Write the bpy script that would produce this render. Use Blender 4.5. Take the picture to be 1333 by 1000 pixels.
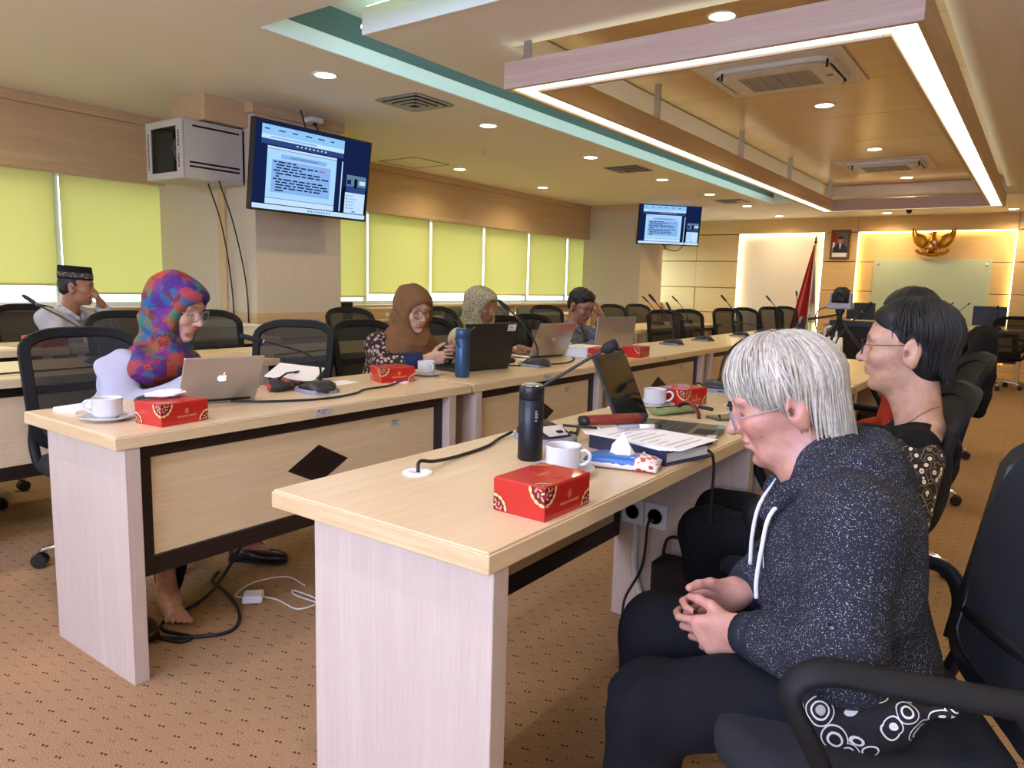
import bpy, math, random
import numpy as np
from mathutils import Vector, Matrix
D = bpy.data
for _o in list(D.objects): D.objects.remove(_o)
SC = bpy.context.scene
COL = SC.collection
PI = math.pi
rnd = random.Random(7)

# ------------------------------------------------------------------ camera, world, exposure
EYE = np.array([0.0, 0.0, 1.2])
F_PX = 950.0696
YAW, PITCH, ROLL = -0.62456, -0.13565, 0.02654
cam = D.cameras.new('camera'); cam_o = D.objects.new('camera', cam); COL.objects.link(cam_o)
cam.sensor_width = 36.0; cam.lens = 36.0 * F_PX / 1333.0; cam.clip_start = 0.02; cam.clip_end = 200
_f = Vector((math.sin(YAW)*math.cos(PITCH), math.cos(YAW)*math.cos(PITCH), math.sin(PITCH)))
_r = Vector((math.cos(YAW), -math.sin(YAW), 0)); _u = _r.cross(_f)
_r2 = _r*math.cos(ROLL) + _u*math.sin(ROLL); _u2 = -_r*math.sin(ROLL) + _u*math.cos(ROLL)
_m = Matrix((( _r2.x, _u2.x, -_f.x), (_r2.y, _u2.y, -_f.y), (_r2.z, _u2.z, -_f.z))).to_4x4()
_m.translation = Vector(EYE); cam_o.matrix_world = _m
SC.camera = cam_o
vs = SC.view_settings
vs.view_transform = 'Standard'; vs.look = 'None'; vs.gamma = 1.0; vs.use_curve_mapping = False
vs.exposure = 0.75
SC.cycles.use_denoising = True
SC.cycles.max_bounces = 8; SC.cycles.diffuse_bounces = 4; SC.cycles.transparent_max_bounces = 12
SC.cycles.sample_clamp_indirect = 6.0
try: SC.cycles.use_light_tree = True
except Exception: pass

SKY = 4.0
W = D.worlds.new('sky'); SC.world = W; W.use_nodes = True
_nt = W.node_tree; _nt.nodes.clear()
_bg = _nt.nodes.new('ShaderNodeBackground'); _ow = _nt.nodes.new('ShaderNodeOutputWorld')
_tc = _nt.nodes.new('ShaderNodeTexCoord'); _sx = _nt.nodes.new('ShaderNodeSeparateXYZ'); _cr = _nt.nodes.new('ShaderNodeValToRGB')
_mr = _nt.nodes.new('ShaderNodeMapRange')
_mr.inputs['From Min'].default_value = -1; _mr.inputs['From Max'].default_value = 1
_nt.links.new(_tc.outputs['Generated'], _sx.inputs[0]); _nt.links.new(_sx.outputs['Z'], _mr.inputs['Value'])
_nt.links.new(_mr.outputs['Result'], _cr.inputs['Fac']); _nt.links.new(_cr.outputs['Color'], _bg.inputs['Color']); _nt.links.new(_bg.outputs[0], _ow.inputs[0])
e = _cr.color_ramp.elements
e[0].position = 0.0; e[0].color = (0.16, 0.2, 0.2, 1); e[1].position = 1.0; e[1].color = (0.62, 0.8, 1.0, 1)
x = e.new(0.47); x.color = (0.3, 0.42, 0.42, 1); x = e.new(0.505); x.color = (0.75, 0.95, 1.0, 1)
_bg.inputs['Strength'].default_value = SKY

# ------------------------------------------------------------------ lamps the room has
WARM = (1.0, 0.80, 0.52); COOL = (0.88, 0.76, 1.0); CYAN = (0.50, 0.95, 1.0)
def light(name, kind, loc, energy, color, **k):
    l = D.lights.new(name, kind); l.energy = energy; l.color = color
    for a, v in k.items(): setattr(l, a, v)
    o = D.objects.new(name, l); COL.objects.link(o); o.location = loc
    return o
# daylight through the window in the wall behind the camera
_o = light('back_window_daylight', 'AREA', (-0.9, -2.48, 1.75), 120, (0.48, 0.50, 1.0), shape='RECTANGLE', size=3.6, size_y=1.3)
_o.rotation_euler = (PI/2, 0, 0)

# ------------------------------------------------------------------ helpers: tagging
def tag(o, label=None, cat=None, group=None, kind=None):
    if label: o['label'] = label
    if cat: o['category'] = cat
    if group: o['group'] = group
    if kind: o['kind'] = kind
    return o
def thing(name, label, cat, loc=(0, 0, 0), rz=0, group=None):
    o = D.objects.new(name, None); COL.objects.link(o); o.empty_display_size = 0.1
    o.location = loc; o.rotation_euler = (0, 0, rz)
    return tag(o, label, cat, group)
def copy_tree(src, loc, rz, label=None, group=None, name=None):
    def rec(o, p):
        c = o.copy(); COL.objects.link(c)
        if p is not None: c.parent = p
        for ch in o.children: rec(ch, c)
        return c
    r = rec(src, None); r.location = loc; r.rotation_euler = (0, 0, rz)
    if label: r['label'] = label
    if group: r['group'] = group
    return r

# ------------------------------------------------------------------ helpers: geometry
class G:
    """collects vertices and faces of one mesh"""
    def __init__(s): s.v = []; s.f = []; s.mi = []
    def add(s, v, f, mi=0, M=None):
        n = len(s.v)
        if M is not None: v = [tuple(M @ Vector(p)) for p in v]
        s.v.extend(tuple(map(float, p)) for p in v); s.f.extend(tuple(i + n for i in q) for q in f); s.mi.extend([mi]*len(f))
        return s
    def box(s, x0, x1, y0, y1, z0, z1, c=0.0, mi=0, M=None):
        if c <= 0:
            v = [(x, y, z) for x in (x0, x1) for y in (y0, y1) for z in (z0, z1)]
            return s.add(v, [(0,1,3,2),(4,6,7,5),(0,4,5,1),(2,3,7,6),(0,2,6,4),(1,5,7,3)], mi, M)
        L = (x0, y0, z0); H = (x1, y1, z1); v = []; ix = {}
        for sx in (0, 1):
            for sy in (0, 1):
                for sz in (0, 1):
                    sg = (sx, sy, sz)
                    for a in range(3):
                        p = []
                        for b in range(3):
                            base = H[b] if sg[b] else L[b]
                            if b != a: base += -c if sg[b] else c
                            p.append(base)
                        ix[(sg, a)] = len(v); v.append(tuple(p))
        f = []
        for a in range(3):
            b, d = (a+1) % 3, (a+2) % 3
            for sa in (0, 1):
                q = []
                for (sb, sd) in ((0,0),(1,0),(1,1),(0,1)):
                    sg = [0,0,0]; sg[a] = sa; sg[b] = sb; sg[d] = sd; q.append(ix[(tuple(sg), a)])
                f.append(tuple(q if sa else q[::-1]))
            for sb in (0, 1):
                for sd in (0, 1):
                    s0 = [0,0,0]; s1 = [0,0,0]; s0[b] = s1[b] = sb; s0[d] = s1[d] = sd; s1[a] = 1
                    q = [ix[(tuple(s0), b)], ix[(tuple(s1), b)], ix[(tuple(s1), d)], ix[(tuple(s0), d)]]
                    f.append(tuple(q if (sb == sd) else q[::-1]))
        for sg in [(a,b,d) for a in (0,1) for b in (0,1) for d in (0,1)]:
            q = [ix[(sg, 0)], ix[(sg, 1)], ix[(sg, 2)]]
            f.append(tuple(q if (sum(sg) % 2 == 1) else q[::-1]))
        return s.add(v, f, mi, M)
    def loft(s, rings, close=True, cap=True, mi=0, M=None):
        n = len(rings[0]); v = [p for r in rings for p in r]; f = []
        for i in range(len(rings)-1):
            for j in range(n if close else n-1):
                k = (j+1) % n
                f.append((i*n+j, i*n+k, (i+1)*n+k, (i+1)*n+j))
        if cap and close:
            f.append(tuple(range(n-1, -1, -1))); f.append(tuple((len(rings)-1)*n + j for j in range(n)))
        return s.add(v, f, mi, M)
    def lathe(s, prof, n=20, mi=0, M=None, cap=True):
        rings = [[(r*math.cos(2*PI*j/n), r*math.sin(2*PI*j/n), z) for j in range(n)] for r, z in prof]
        return s.loft(rings, True, cap, mi, M)
    def tube(s, pts, r, n=8, mi=0, M=None, flat=1.0, cap=True):
        P = [Vector(p) for p in pts]; m = len(P); rr = r if isinstance(r, (list, tuple)) else [r]*m
        up = None; rings = []
        for i in range(m):
            t = (P[min(i+1, m-1)] - P[max(i-1, 0)]).normalized()
            if up is None:
                up = Vector((0, 0, 1)) if abs(t.z) < 0.9 else Vector((1, 0, 0))
            a = t.cross(up)
            if a.length < 1e-6: a = t.orthogonal()
            a.normalize(); b = a.cross(t).normalized(); up = b
            rings.append([tuple(P[i] + a*(rr[i]*math.cos(2*PI*j/n)) + b*(rr[i]*flat*math.sin(2*PI*j/n))) for j in range(n)])
        return s.loft(rings, True, cap, mi, M)
    def prism(s, poly, d, mi=0, M=None):
        """2D polygon (x,y) extruded 0..d in z"""
        n = len(poly)
        return s.loft([[(x, y, 0) for x, y in poly], [(x, y, d) for x, y in poly]], True, True, mi, M)
    def ball(s, c, r, n=10, mi=0, M=None):
        rx, ry, rz = r if isinstance(r, (tuple, list)) else (r, r, r)
        m = max(4, n//2 + 1); rings = []
        for i in range(m+1):
            a = -PI/2 + PI*(i+0.02)/(m+0.04); ca, sa = math.cos(a), math.sin(a)
            rings.append([(c[0]+rx*ca*math.cos(2*PI*j/n), c[1]+ry*ca*math.sin(2*PI*j/n), c[2]+rz*sa) for j in range(n)])
        return s.loft(rings, True, True, mi, M)
    def quad(s, a, b, c, d, mi=0): return s.add([a, b, c, d], [(0, 1, 2, 3)], mi)
    def obj(s, name, mats, parent=None, smooth=False, loc=None, rot=None, angle=None):
        me = D.meshes.new(name); me.from_pydata(s.v, [], s.f)
        for m in (mats if isinstance(mats, (list, tuple)) else [mats]): me.materials.append(m)
        if any(s.mi): me.polygons.foreach_set('material_index', s.mi)
        if smooth:
            me.polygons.foreach_set('use_smooth', [True]*len(s.f))
            if angle is not None:
                try: me.set_sharp_from_angle(angle=angle)
                except Exception: pass
        me.update()
        o = D.objects.new(name, me); COL.objects.link(o)
        if parent is not None: o.parent = parent
        if loc is not None: o.location = loc
        if rot is not None: o.rotation_euler = rot
        return o
def share(src, name, parent, loc=(0,0,0), rot=(0,0,0)):
    o = D.objects.new(name, src.data); COL.objects.link(o); o.parent = parent; o.location = loc; o.rotation_euler = rot
    return o
def T(loc, rz=0, rx=0, ry=0):
    return Matrix.Translation(Vector(loc)) @ Matrix.Rotation(rz, 4, 'Z') @ Matrix.Rotation(ry, 4, 'Y') @ Matrix.Rotation(rx, 4, 'X')
def arc(c, r, a0, a1, n, z=0): return [(c[0]+r*math.cos(a0+(a1-a0)*i/n), c[1]+r*math.sin(a0+(a1-a0)*i/n), z) for i in range(n+1)]
def spline(pts, per=8):
    P = [Vector(p) for p in pts]; P = [P[0]*2-P[1]] + P + [P[-1]*2-P[-2]]; out = []
    for i in range(1, len(P)-2):
        for k in range(per):
            t = k/per; a, b, c, d = P[i-1], P[i], P[i+1], P[i+2]
            out.append(0.5*((2*b) + (c-a)*t + (2*a-5*b+4*c-d)*t*t + (3*b-a-3*c+d)*t**3))
    out.append(P[-2]); return [tuple(p) for p in out]
def rrect(w, h, r, n=4):
    """rounded rectangle polygon centred at 0"""
    out = []
    for cx, cy, a in ((w/2-r, h/2-r, 0), (-w/2+r, h/2-r, PI/2), (-w/2+r, -h/2+r, PI), (w/2-r, -h/2+r, 1.5*PI)):
        out += [(cx+r*math.cos(a+PI/2*i/n), cy+r*math.sin(a+PI/2*i/n)) for i in range(n+1)]
    return out
def text(body, name, size, mat, parent, M, align='CENTER', ext=0.0, squash=1.0):
    """flat printed lettering, turned into plain mesh"""
    c = D.curves.new(name, 'FONT'); c.body = body; c.size = size; c.align_x = align; c.align_y = 'CENTER'; c.extrude = ext; c.resolution_u = 2
    o = D.objects.new(name, c); COL.objects.link(o)
    bpy.context.view_layer.update()
    me = D.meshes.new_from_object(o.evaluated_get(bpy.context.evaluated_depsgraph_get()))
    D.objects.remove(o); D.curves.remove(c); me.name = name
    me.transform(M @ Matrix.Diagonal((squash, 1, 1, 1))); me.materials.clear(); me.materials.append(mat)
    o = D.objects.new(name, me); COL.objects.link(o); o.parent = parent
    return o

# ------------------------------------------------------------------ helpers: materials
def _mat(name):
    m = D.materials.new(name); m.use_nodes = True; nt = m.node_tree
    return m, nt, nt.nodes['Principled BSDF'], nt.nodes['Material Output']
def N(nt, t, **k):
    n = nt.nodes.new(t)
    for a, v in k.items():
        if a in n.inputs.keys(): n.inputs[a].default_value = v
        else: setattr(n, a, v)
    return n
def L(nt, a, b): nt.links.new(a, b)
def c4(c): return (c[0], c[1], c[2], 1)
def hexc(h):
    v = [int(h[i:i+2], 16)/255 for i in (0, 2, 4)]
    return tuple(x/12.92 if x <= 0.04045 else ((x+0.055)/1.055)**2.4 for x in v)
def pbr(name, col, rough=0.5, metal=0.0, emit=None, es=0.0, noise=0.0, nscale=60, bump=0.0, bscale=200, spec=0.5, coat=0.0):
    m, nt, b, o = _mat(name)
    b.inputs['Base Color'].default_value = c4(col); b.inputs['Roughness'].default_value = rough; b.inputs['Metallic'].default_value = metal
    b.inputs['Specular IOR Level'].default_value = spec; b.inputs['Coat Weight'].default_value = coat
    if emit: b.inputs['Emission Color'].default_value = c4(emit); b.inputs['Emission Strength'].default_value = es
    if noise or bump:
        tc = N(nt, 'ShaderNodeTexCoord')
        if noise:
            n = N(nt, 'ShaderNodeTexNoise', Scale=nscale, Detail=4.0); L(nt, tc.outputs['Object'], n.inputs['Vector'])
            mx = N(nt, 'ShaderNodeMix', data_type='RGBA'); mx.inputs[6].default_value = c4([max(0, x*(1-noise)) for x in col]); mx.inputs[7].default_value = c4([min(1, x*(1+noise)) for x in col])
            L(nt, n.outputs['Fac'], mx.inputs[0]); L(nt, mx.outputs[2], b.inputs['Base Color'])
        if bump:
            n2 = N(nt, 'ShaderNodeTexNoise', Scale=bscale, Detail=3.0); L(nt, tc.outputs['Object'], n2.inputs['Vector'])
            bp = N(nt, 'ShaderNodeBump', Strength=bump, Distance=0.01); L(nt, n2.outputs['Fac'], bp.inputs['Height']); L(nt, bp.outputs[0], b.inputs['Normal'])
    return m
def emis(name, col, s):
    m, nt, b, o = _mat(name); nt.nodes.remove(b)
    e = N(nt, 'ShaderNodeEmission', Strength=s); e.inputs['Color'].default_value = c4(col); L(nt, e.outputs[0], o.inputs['Surface'])
    return m
def ramp(nt, fac, stops, interp='LINEAR'):
    r = N(nt, 'ShaderNodeValToRGB'); e = r.color_ramp.elements; r.color_ramp.interpolation = interp
    e[0].position, e[0].color = stops[0][0], c4(stops[0][1]); e[1].position, e[1].color = stops[-1][0], c4(stops[-1][1])
    for p, c in stops[1:-1]: x = e.new(p); x.color = c4(c)
    L(nt, fac, r.inputs['Fac']); return r.outputs['Color']
def wood(name, lo, hi, axis='Y', rough=0.35, fine=1.0, coat=0.0, cath=0.25):
    """laminate with straight grain along an axis and a little cathedral figure"""
    m, nt, b, o = _mat(name)
    tc = N(nt, 'ShaderNodeTexCoord'); mp = N(nt, 'ShaderNodeMapping')
    k = {'X': (0.6, 14, 14), 'Y': (14, 0.6, 14), 'Z': (14, 14, 0.6)}[axis]
    mp.inputs['Scale'].default_value = [x*fine for x in k]
    L(nt, tc.outputs['Object'], mp.inputs['Vector'])
    n1 = N(nt, 'ShaderNodeTexNoise', Scale=1.6, Detail=3.0, Distortion=0.6); L(nt, mp.outputs[0], n1.inputs['Vector'])
    n2 = N(nt, 'ShaderNodeTexNoise', Scale=11.0, Detail=5.0, Roughness=0.7); L(nt, mp.outputs[0], n2.inputs['Vector'])
    w = N(nt, 'ShaderNodeMath', operation='MULTIPLY_ADD'); L(nt, n1.outputs['Fac'], w.inputs[0]); w.inputs[1].default_value = 9.0; w.inputs[2].default_value = 0
    s = N(nt, 'ShaderNodeMath', operation='SINE'); L(nt, w.outputs[0], s.inputs[0])
    a = N(nt, 'ShaderNodeMath', operation='MULTIPLY_ADD'); L(nt, s.outputs[0], a.inputs[0]); a.inputs[1].default_value = cath; L(nt, n2.outputs['Fac'], a.inputs[2])
    L(nt, ramp(nt, a.outputs[0], [(0.15, lo), (0.5, [(p+q)/2 for p, q in zip(lo, hi)]), (0.8, hi)]), b.inputs['Base Color'])
    b.inputs['Roughness'].default_value = rough; b.inputs['Coat Weight'].default_value = coat
    return m
M_ = {}
M_['wood_y'] = wood('wood_laminate_along', hexc('d2b688'), hexc('e8d2a8'), 'Y', 0.3, cath=0.12)
M_['wood_x'] = wood('wood_laminate_across', hexc('c9a878'), hexc('e6cda2'), 'X', 0.3)
M_['wood_z'] = wood('wood_laminate_upright', hexc('bca895'), hexc('cfbdac'), 'Z', 0.4, cath=0.15)
M_['wood_edge'] = wood('wood_edge_band', hexc('c8a370'), hexc('dcbd8a'), 'Y', 0.4)
M_['wood_panel'] = wood('wood_wall_panel', hexc('cfa966'), hexc('e0c084'), 'X', 0.45, cath=0.12)
M_['wood_pelmet'] = wood('wood_pelmet_veneer', hexc('c4a478'), hexc('d6bc92'), 'Y', 0.5)
M_['wood_ceiling'] = wood('wood_ceiling_veneer', hexc('d2b078'), hexc('e4c894'), 'X', 0.3, 0.6)
M_['wood_frame'] = wood('wood_pendant_frame', hexc('c2a592'), hexc('d6bfae'), 'X', 0.45)
M_['wood_frame_y'] = wood('wood_pendant_frame_long', hexc('c8a878'), hexc('d8bd92'), 'Y', 0.45)
M_['wenge'] = wood('dark_wenge_laminate', hexc('1c1210'), hexc('33231e'), 'Y', 0.4)
M_['ceiling'] = pbr('ceiling_paint', hexc('eee8d8'), 0.8, noise=0.03, nscale=1.5)
M_['paint'] = pbr('wall_paint', hexc('d6c8b2'), 0.75)
M_['pillar'] = wood('pillar_wallcovering', hexc('c6b59c'), hexc('d2c3ab'), 'Z', 0.7, 3.0)
M_['white'] = pbr('white_paint', hexc('e6e6e2'), 0.5)
M_['black'] = pbr('black_plastic', hexc('17181a'), 0.45)
M_['blackmatte'] = pbr('black_matte', hexc('101112'), 0.75)
M_['dkgrey'] = pbr('dark_grey_plastic', hexc('161616'), 0.6, spec=0.25)
M_['grey'] = pbr('grey_plastic', hexc('8f8f90'), 0.45)
M_['ltgrey'] = pbr('light_grey_steel', hexc('c3bdb2'), 0.45)
M_['chrome'] = pbr('chrome', (0.8, 0.78, 0.74), 0.12, 1.0)
M_['alu'] = pbr('brushed_aluminium', hexc('b9b4b0'), 0.32, 0.85)
M_['gold'] = pbr('gilded', hexc('b07a1e'), 0.32, 0.85)
M_['ceramic'] = pbr('white_glazed_ceramic', hexc('d2d0cc'), 0.15, coat=0.5)
M_['paper'] = pbr('white_paper', hexc('efece4'), 0.8)
M_['cable'] = pbr('black_cable', hexc('121212'), 0.5)
M_['wcable'] = pbr('white_cable', hexc('d8d2c6'), 0.5)
M_['lamp_warm'] = emis('lamp_warm_glow', (1.0, 0.86, 0.55), 14)
M_['lamp_tube'] = emis('lamp_neutral_strip', (0.96, 1.0, 0.84), 1.25)
M_['led_warm'] = emis('lamp_led_strip_warm', (1.0, 0.80, 0.36), 11.0)
M_['led_white'] = emis('lamp_led_strip_white', (1.0, 0.93, 0.66), 10.0)
M_['led_cyan'] = emis('lamp_led_strip_cyan', CYAN, 12.0)
def glass_mat(name, tint=(0.9, 0.97, 0.95), f=0.1):
    m, nt, b, o = _mat(name); nt.nodes.remove(b)
    t = N(nt, 'ShaderNodeBsdfTransparent'); t.inputs[0].default_value = c4(tint); g = N(nt, 'ShaderNodeBsdfGlossy', Roughness=0.02)
    mx = N(nt, 'ShaderNodeMixShader'); mx.inputs[0].default_value = f
    L(nt, t.outputs[0], mx.inputs[1]); L(nt, g.outputs[0], mx.inputs[2]); L(nt, mx.outputs[0], o.inputs['Surface'])
    return m
M_['glass'] = glass_mat('window_glass')
M_['dark_glass'] = glass_mat('smoked_cabinet_glass', (0.62, 0.64, 0.6), 0.035)
M_['lens'] = glass_mat('clear_lens', (0.97, 0.97, 0.97), 0.08)
def net_mat(name, col, clear):
    """woven chair netting, partly open"""
    m, nt, b, o = _mat(name); b.inputs['Base Color'].default_value = c4(col); b.inputs['Roughness'].default_value = 0.7
    t = N(nt, 'ShaderNodeBsdfTransparent'); mx = N(nt, 'ShaderNodeMixShader'); mx.inputs[0].default_value = clear
    L(nt, b.outputs[0], mx.inputs[1]); L(nt, t.outputs[0], mx.inputs[2]); L(nt, mx.outputs[0], o.inputs['Surface'])
    return m
M_['net'] = net_mat('chair_netting', hexc('141514'), 0.13)
def blind_mat():
    m, nt, b, o = _mat('roller_blind_fabric'); nt.nodes.remove(b)
    tc = N(nt, 'ShaderNodeTexCoord'); n = N(nt, 'ShaderNodeTexChecker', Scale=160.0); L(nt, tc.outputs['Object'], n.inputs[0])
    n.inputs['Color1'].default_value = c4(hexc('e2d49a')); n.inputs['Color2'].default_value = c4(hexc('e8dca8'))
    d = N(nt, 'ShaderNodeBsdfDiffuse'); t = N(nt, 'ShaderNodeBsdfTranslucent')
    L(nt, n.outputs[0], d.inputs[0]); L(nt, n.outputs[0], t.inputs[0])
    mx = N(nt, 'ShaderNodeMixShader'); mx.inputs[0].default_value = 0.55
    L(nt, d.outputs[0], mx.inputs[1]); L(nt, t.outputs[0], mx.inputs[2]); L(nt, mx.outputs[0], o.inputs['Surface'])
    return m
M_['blind'] = blind_mat()
def carpet_mat():
    """brown loop carpet with a staggered grid of small woven dashes, 7.5 cm apart"""
    m, nt, b, o = _mat('carpet')
    tc = N(nt, 'ShaderNodeTexCoord'); P = 0.075
    def math_(op, a, bb=None, c=None):
        n = N(nt, 'ShaderNodeMath', operation=op)
        for i, v in enumerate((a, bb, c)):
            if v is None: continue
            if isinstance(v, (int, float)): n.inputs[i].default_value = v
            else: L(nt, v, n.inputs[i])
        return n.outputs[0]
    sp = N(nt, 'ShaderNodeSeparateXYZ'); L(nt, tc.outputs['Object'], sp.inputs[0])
    X = math_('ADD', sp.outputs['X'], 100*P - 0.0325); Y = math_('ADD', sp.outputs['Y'], 100*P - 0.036 + P/4)
    row = math_('FLOOR', math_('DIVIDE', Y, P/2))
    off = math_('MULTIPLY', math_('MODULO', row, 2.0), P/2)
    u = math_('SUBTRACT', math_('MODULO', math_('ADD', X, off), P), P/2)
    v = math_('SUBTRACT', math_('MODULO', Y, P/2), P/4)
    def dash(cx, cy):
        a = math_('LESS_THAN', math_('ABSOLUTE', math_('SUBTRACT', u, cx)), 0.0040)
        c = math_('LESS_THAN', math_('ABSOLUTE', math_('SUBTRACT', v, cy)), 0.0030)
        return math_('MULTIPLY', a, c)
    dots = math_('MULTIPLY', math_('MINIMUM', math_('ADD', dash(-0.006, -0.0015), dash(0.006, 0.0025)), 1.0), math_('SUBTRACT', 0.95, math_('MULTIPLY', math_('MODULO', row, 2.0), 0.55)))
    n1 = N(nt, 'ShaderNodeTexNoise', Scale=260.0, Detail=3.0); L(nt, tc.outputs['Object'], n1.inputs['Vector'])
    n2 = N(nt, 'ShaderNodeTexNoise', Scale=3.0, Detail=4.0); L(nt, tc.outputs['Object'], n2.inputs['Vector'])
    base = ramp(nt, n1.outputs['Fac'], [(0.3, hexc('8a6a48')), (0.55, hexc('a88660')), (0.75, hexc('bd9b74'))])
    mx0 = N(nt, 'ShaderNodeMix', data_type='RGBA', blend_type='MULTIPLY'); mx0.inputs[0].default_value = 0.3
    L(nt, base, mx0.inputs[6]); L(nt, ramp(nt, n2.outputs['Fac'], [(0.35, (0.7, 0.7, 0.7)), (0.65, (1, 1, 1))]), mx0.inputs[7])
    mx = N(nt, 'ShaderNodeMix', data_type='RGBA'); L(nt, dots, mx.inputs[0]); L(nt, mx0.outputs[2], mx.inputs[6]); mx.inputs[7].default_value = c4(hexc('3a1a10'))
    L(nt, mx.outputs[2], b.inputs['Base Color']); b.inputs['Roughness'].default_value = 0.95; b.inputs['Specular IOR Level'].default_value = 0.1
    bp = N(nt, 'ShaderNodeBump', Strength=0.5, Distance=0.004); L(nt, n1.outputs['Fac'], bp.inputs['Height']); L(nt, bp.outputs[0], b.inputs['Normal'])
    return m
M_['carpet'] = carpet_mat()
# ================================================================== THE SETTING
CZ = 2.55                       # main ceiling height
XW, XR, YB, YF = -6.55, 2.1, -2.6, 14.2
g = G(); g.box(XW-0.2, XR+0.1, YB-0.1, YF+0.2, -0.1, 0)
tag(g.obj('floor', M_['carpet']), kind='structure')
S0, S1 = -3.59, -3.21            # slot of the cove light
R0, R1x, RY0, RY1 = -2.64, -0.515, 3.553, 11.3   # opening of the timber recess
SY0, SY1, SYE = 2.565, 2.945, 11.8
g = G()
for b in ((XW-0.2, S0, YB, YF, CZ, 2.95), (S0, XR, YB, SY0, CZ, 2.95), (S0, XR, SYE, YF, CZ, 2.95), (S0, XR, SY0, SYE, 2.80, 2.95)):
    g.box(*b)
tag(g.obj('ceiling', M_['ceiling']), kind='structure')
g = G()
for b in ((S1, R0, SY1, SYE-0.3), (R0, R1x, SY1, RY0), (R0, R1x, RY1, SYE-0.3), (R1x, XR, SY1, SYE-0.3)):
    g.box(b[0], b[1], b[2], b[3], CZ, 2.69)
tag(g.obj('ceiling_island', M_['ceiling']), kind='structure')
g = G(); g.box(R0-0.02, R1x+0.02, RY0-0.02, RY1+0.02, 2.735, 2.79)
rec = tag(g.obj('ceiling_recess', M_['blackmatte']), kind='structure')
ys = [RY0-0.02, 4.66, 5.80, 6.92, 8.09, 9.15, 10.25, RY1+0.02]
for a, b in zip(ys[:-1], ys[1:]):
    G().box(R0-0.015, R1x+0.015, a+0.004, b-0.004, 2.70, 2.733, 0.003).obj('panel', M_['wood_ceiling'], rec)
# cove led strips: lie on the island's rim and wash the slot
for nm, b in (('led_strip', (S1-0.008, S1-0.002, SY1, SYE-0.35, 2.585, 2.60)), ('led_strip', (S1+0.02, 1.0, SY1+0.02, SY1+0.06, 2.69, 2.702))):
    t = tag(G().box(*b).obj('trim_1' if b[1] < 0 else 'trim_2', M_['led_cyan']), kind='structure')
# white lip of the slot
tag(G().box(S0-0.002, S0+0.014, SY0, SYE, CZ-0.012, CZ+0.085, 0.004).obj('trim_3', M_['white']), kind='structure')
tag(G().box(S1, XR, SY1-0.004, SY1+0.01, CZ-0.006, 2.64, 0.003).obj('trim_4', M_['white']), kind='structure')

tag(G().box(S0-0.001, S0+0.004, SY0, SYE, CZ+0.088, 2.80).obj('trim_12', pbr('slot_shade_paint', hexc('5a6a66'), 0.9)), kind='structure')  # strip coloured dark to stand for the shade in the void above the lip
# ---- window wall (left): sill wall, pelmet, piers
tag(G().box(XW-0.2, XW, YB, YF, 0, 0.90).obj('wall_left', M_['wood_pelmet']), kind='structure')
tag(G().box(XW-0.02, XW+0.10, YB, YF, 0.885, 0.915, 0.005).obj('trim_5', M_['wood_pelmet']), kind='structure')
o = tag(G().box(XW-0.2, XW+0.11, YB, YF, 1.99, 2.475, 0.004).obj('trim_6', M_['wood_pelmet']), kind='structure')
tag(G().box(XW-0.2, XW+0.135, YB, YF, 2.475, 2.55, 0.004).obj('trim_7', M_['wood_pelmet']), kind='structure')
GAPS = [-0.6, 0.5, 1.61, 2.73, 3.85, 4.98, 6.10, 7.21, 8.33, 9.46, 10.6, 11.7]
win = thing('window_1', None, None); tag(win, kind='structure')
for i, y in enumerate(GAPS):
    G().box(XW-0.12, XW-0.05, y-0.03, y+0.03, 0.9, 2.0, 0.006).obj('mullion', M_['white'], win)
for a, b in zip(GAPS[:-1], GAPS[1:]):
    G().box(XW-0.09, XW-0.084, a+0.03, b-0.03, 0.95, 1.99).obj('pane', M_['glass'], win)
    G().box(XW-0.115, XW-0.055, a+0.03, b-0.03, 0.90, 0.96, 0.006).obj('sash', M_['white'], win)
BOT = [1.1, 1.1, 1.09, 1.02, 1.0, 1.0, 1.04, 1.06, 1.03, 1.03, 1.03]
n = 0
for (a, b), z in zip(zip(GAPS[:-1], GAPS[1:]), BOT):
    if b < 1.0 or (a > 3.5 and b < 4.6): continue
    n += 1
    lab = ['yellow green roller blind farther left than the picture shows', 'yellow green roller blind at the left edge of the picture', 'yellow green roller blind behind the man in the cap, left of the pillar'][n-1] if b < 4 else 'yellow green roller blind between the two pillars, %s from the near pillar' % ['nearest', 'second', 'third', 'fourth', 'fifth', 'sixth', 'seventh', 'eighth'][n-4]
    rb = thing('roller_blind', lab, 'blind', (XW-0.02, (a+b)/2, z), 0, 'roller blinds along the window wall')
    w = (b-a)/2 - 0.024
    G().box(-0.0012, 0.0012, -w, w, 0.018, 2.0-z).obj('fabric', M_['blind'], rb)
    G().box(-0.009, 0.009, -w, w, 0, 0.02, 0.004).obj('bottom_bar', pbr('blind_bar', hexc('d8cd8a'), 0.5) if n == 1 else D.materials['blind_bar'], rb)
    G().box(-0.02, 0.02, -w, w, 1.985-z, 2.02-z, 0.006).obj('roller', M_['white'], rb)

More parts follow.
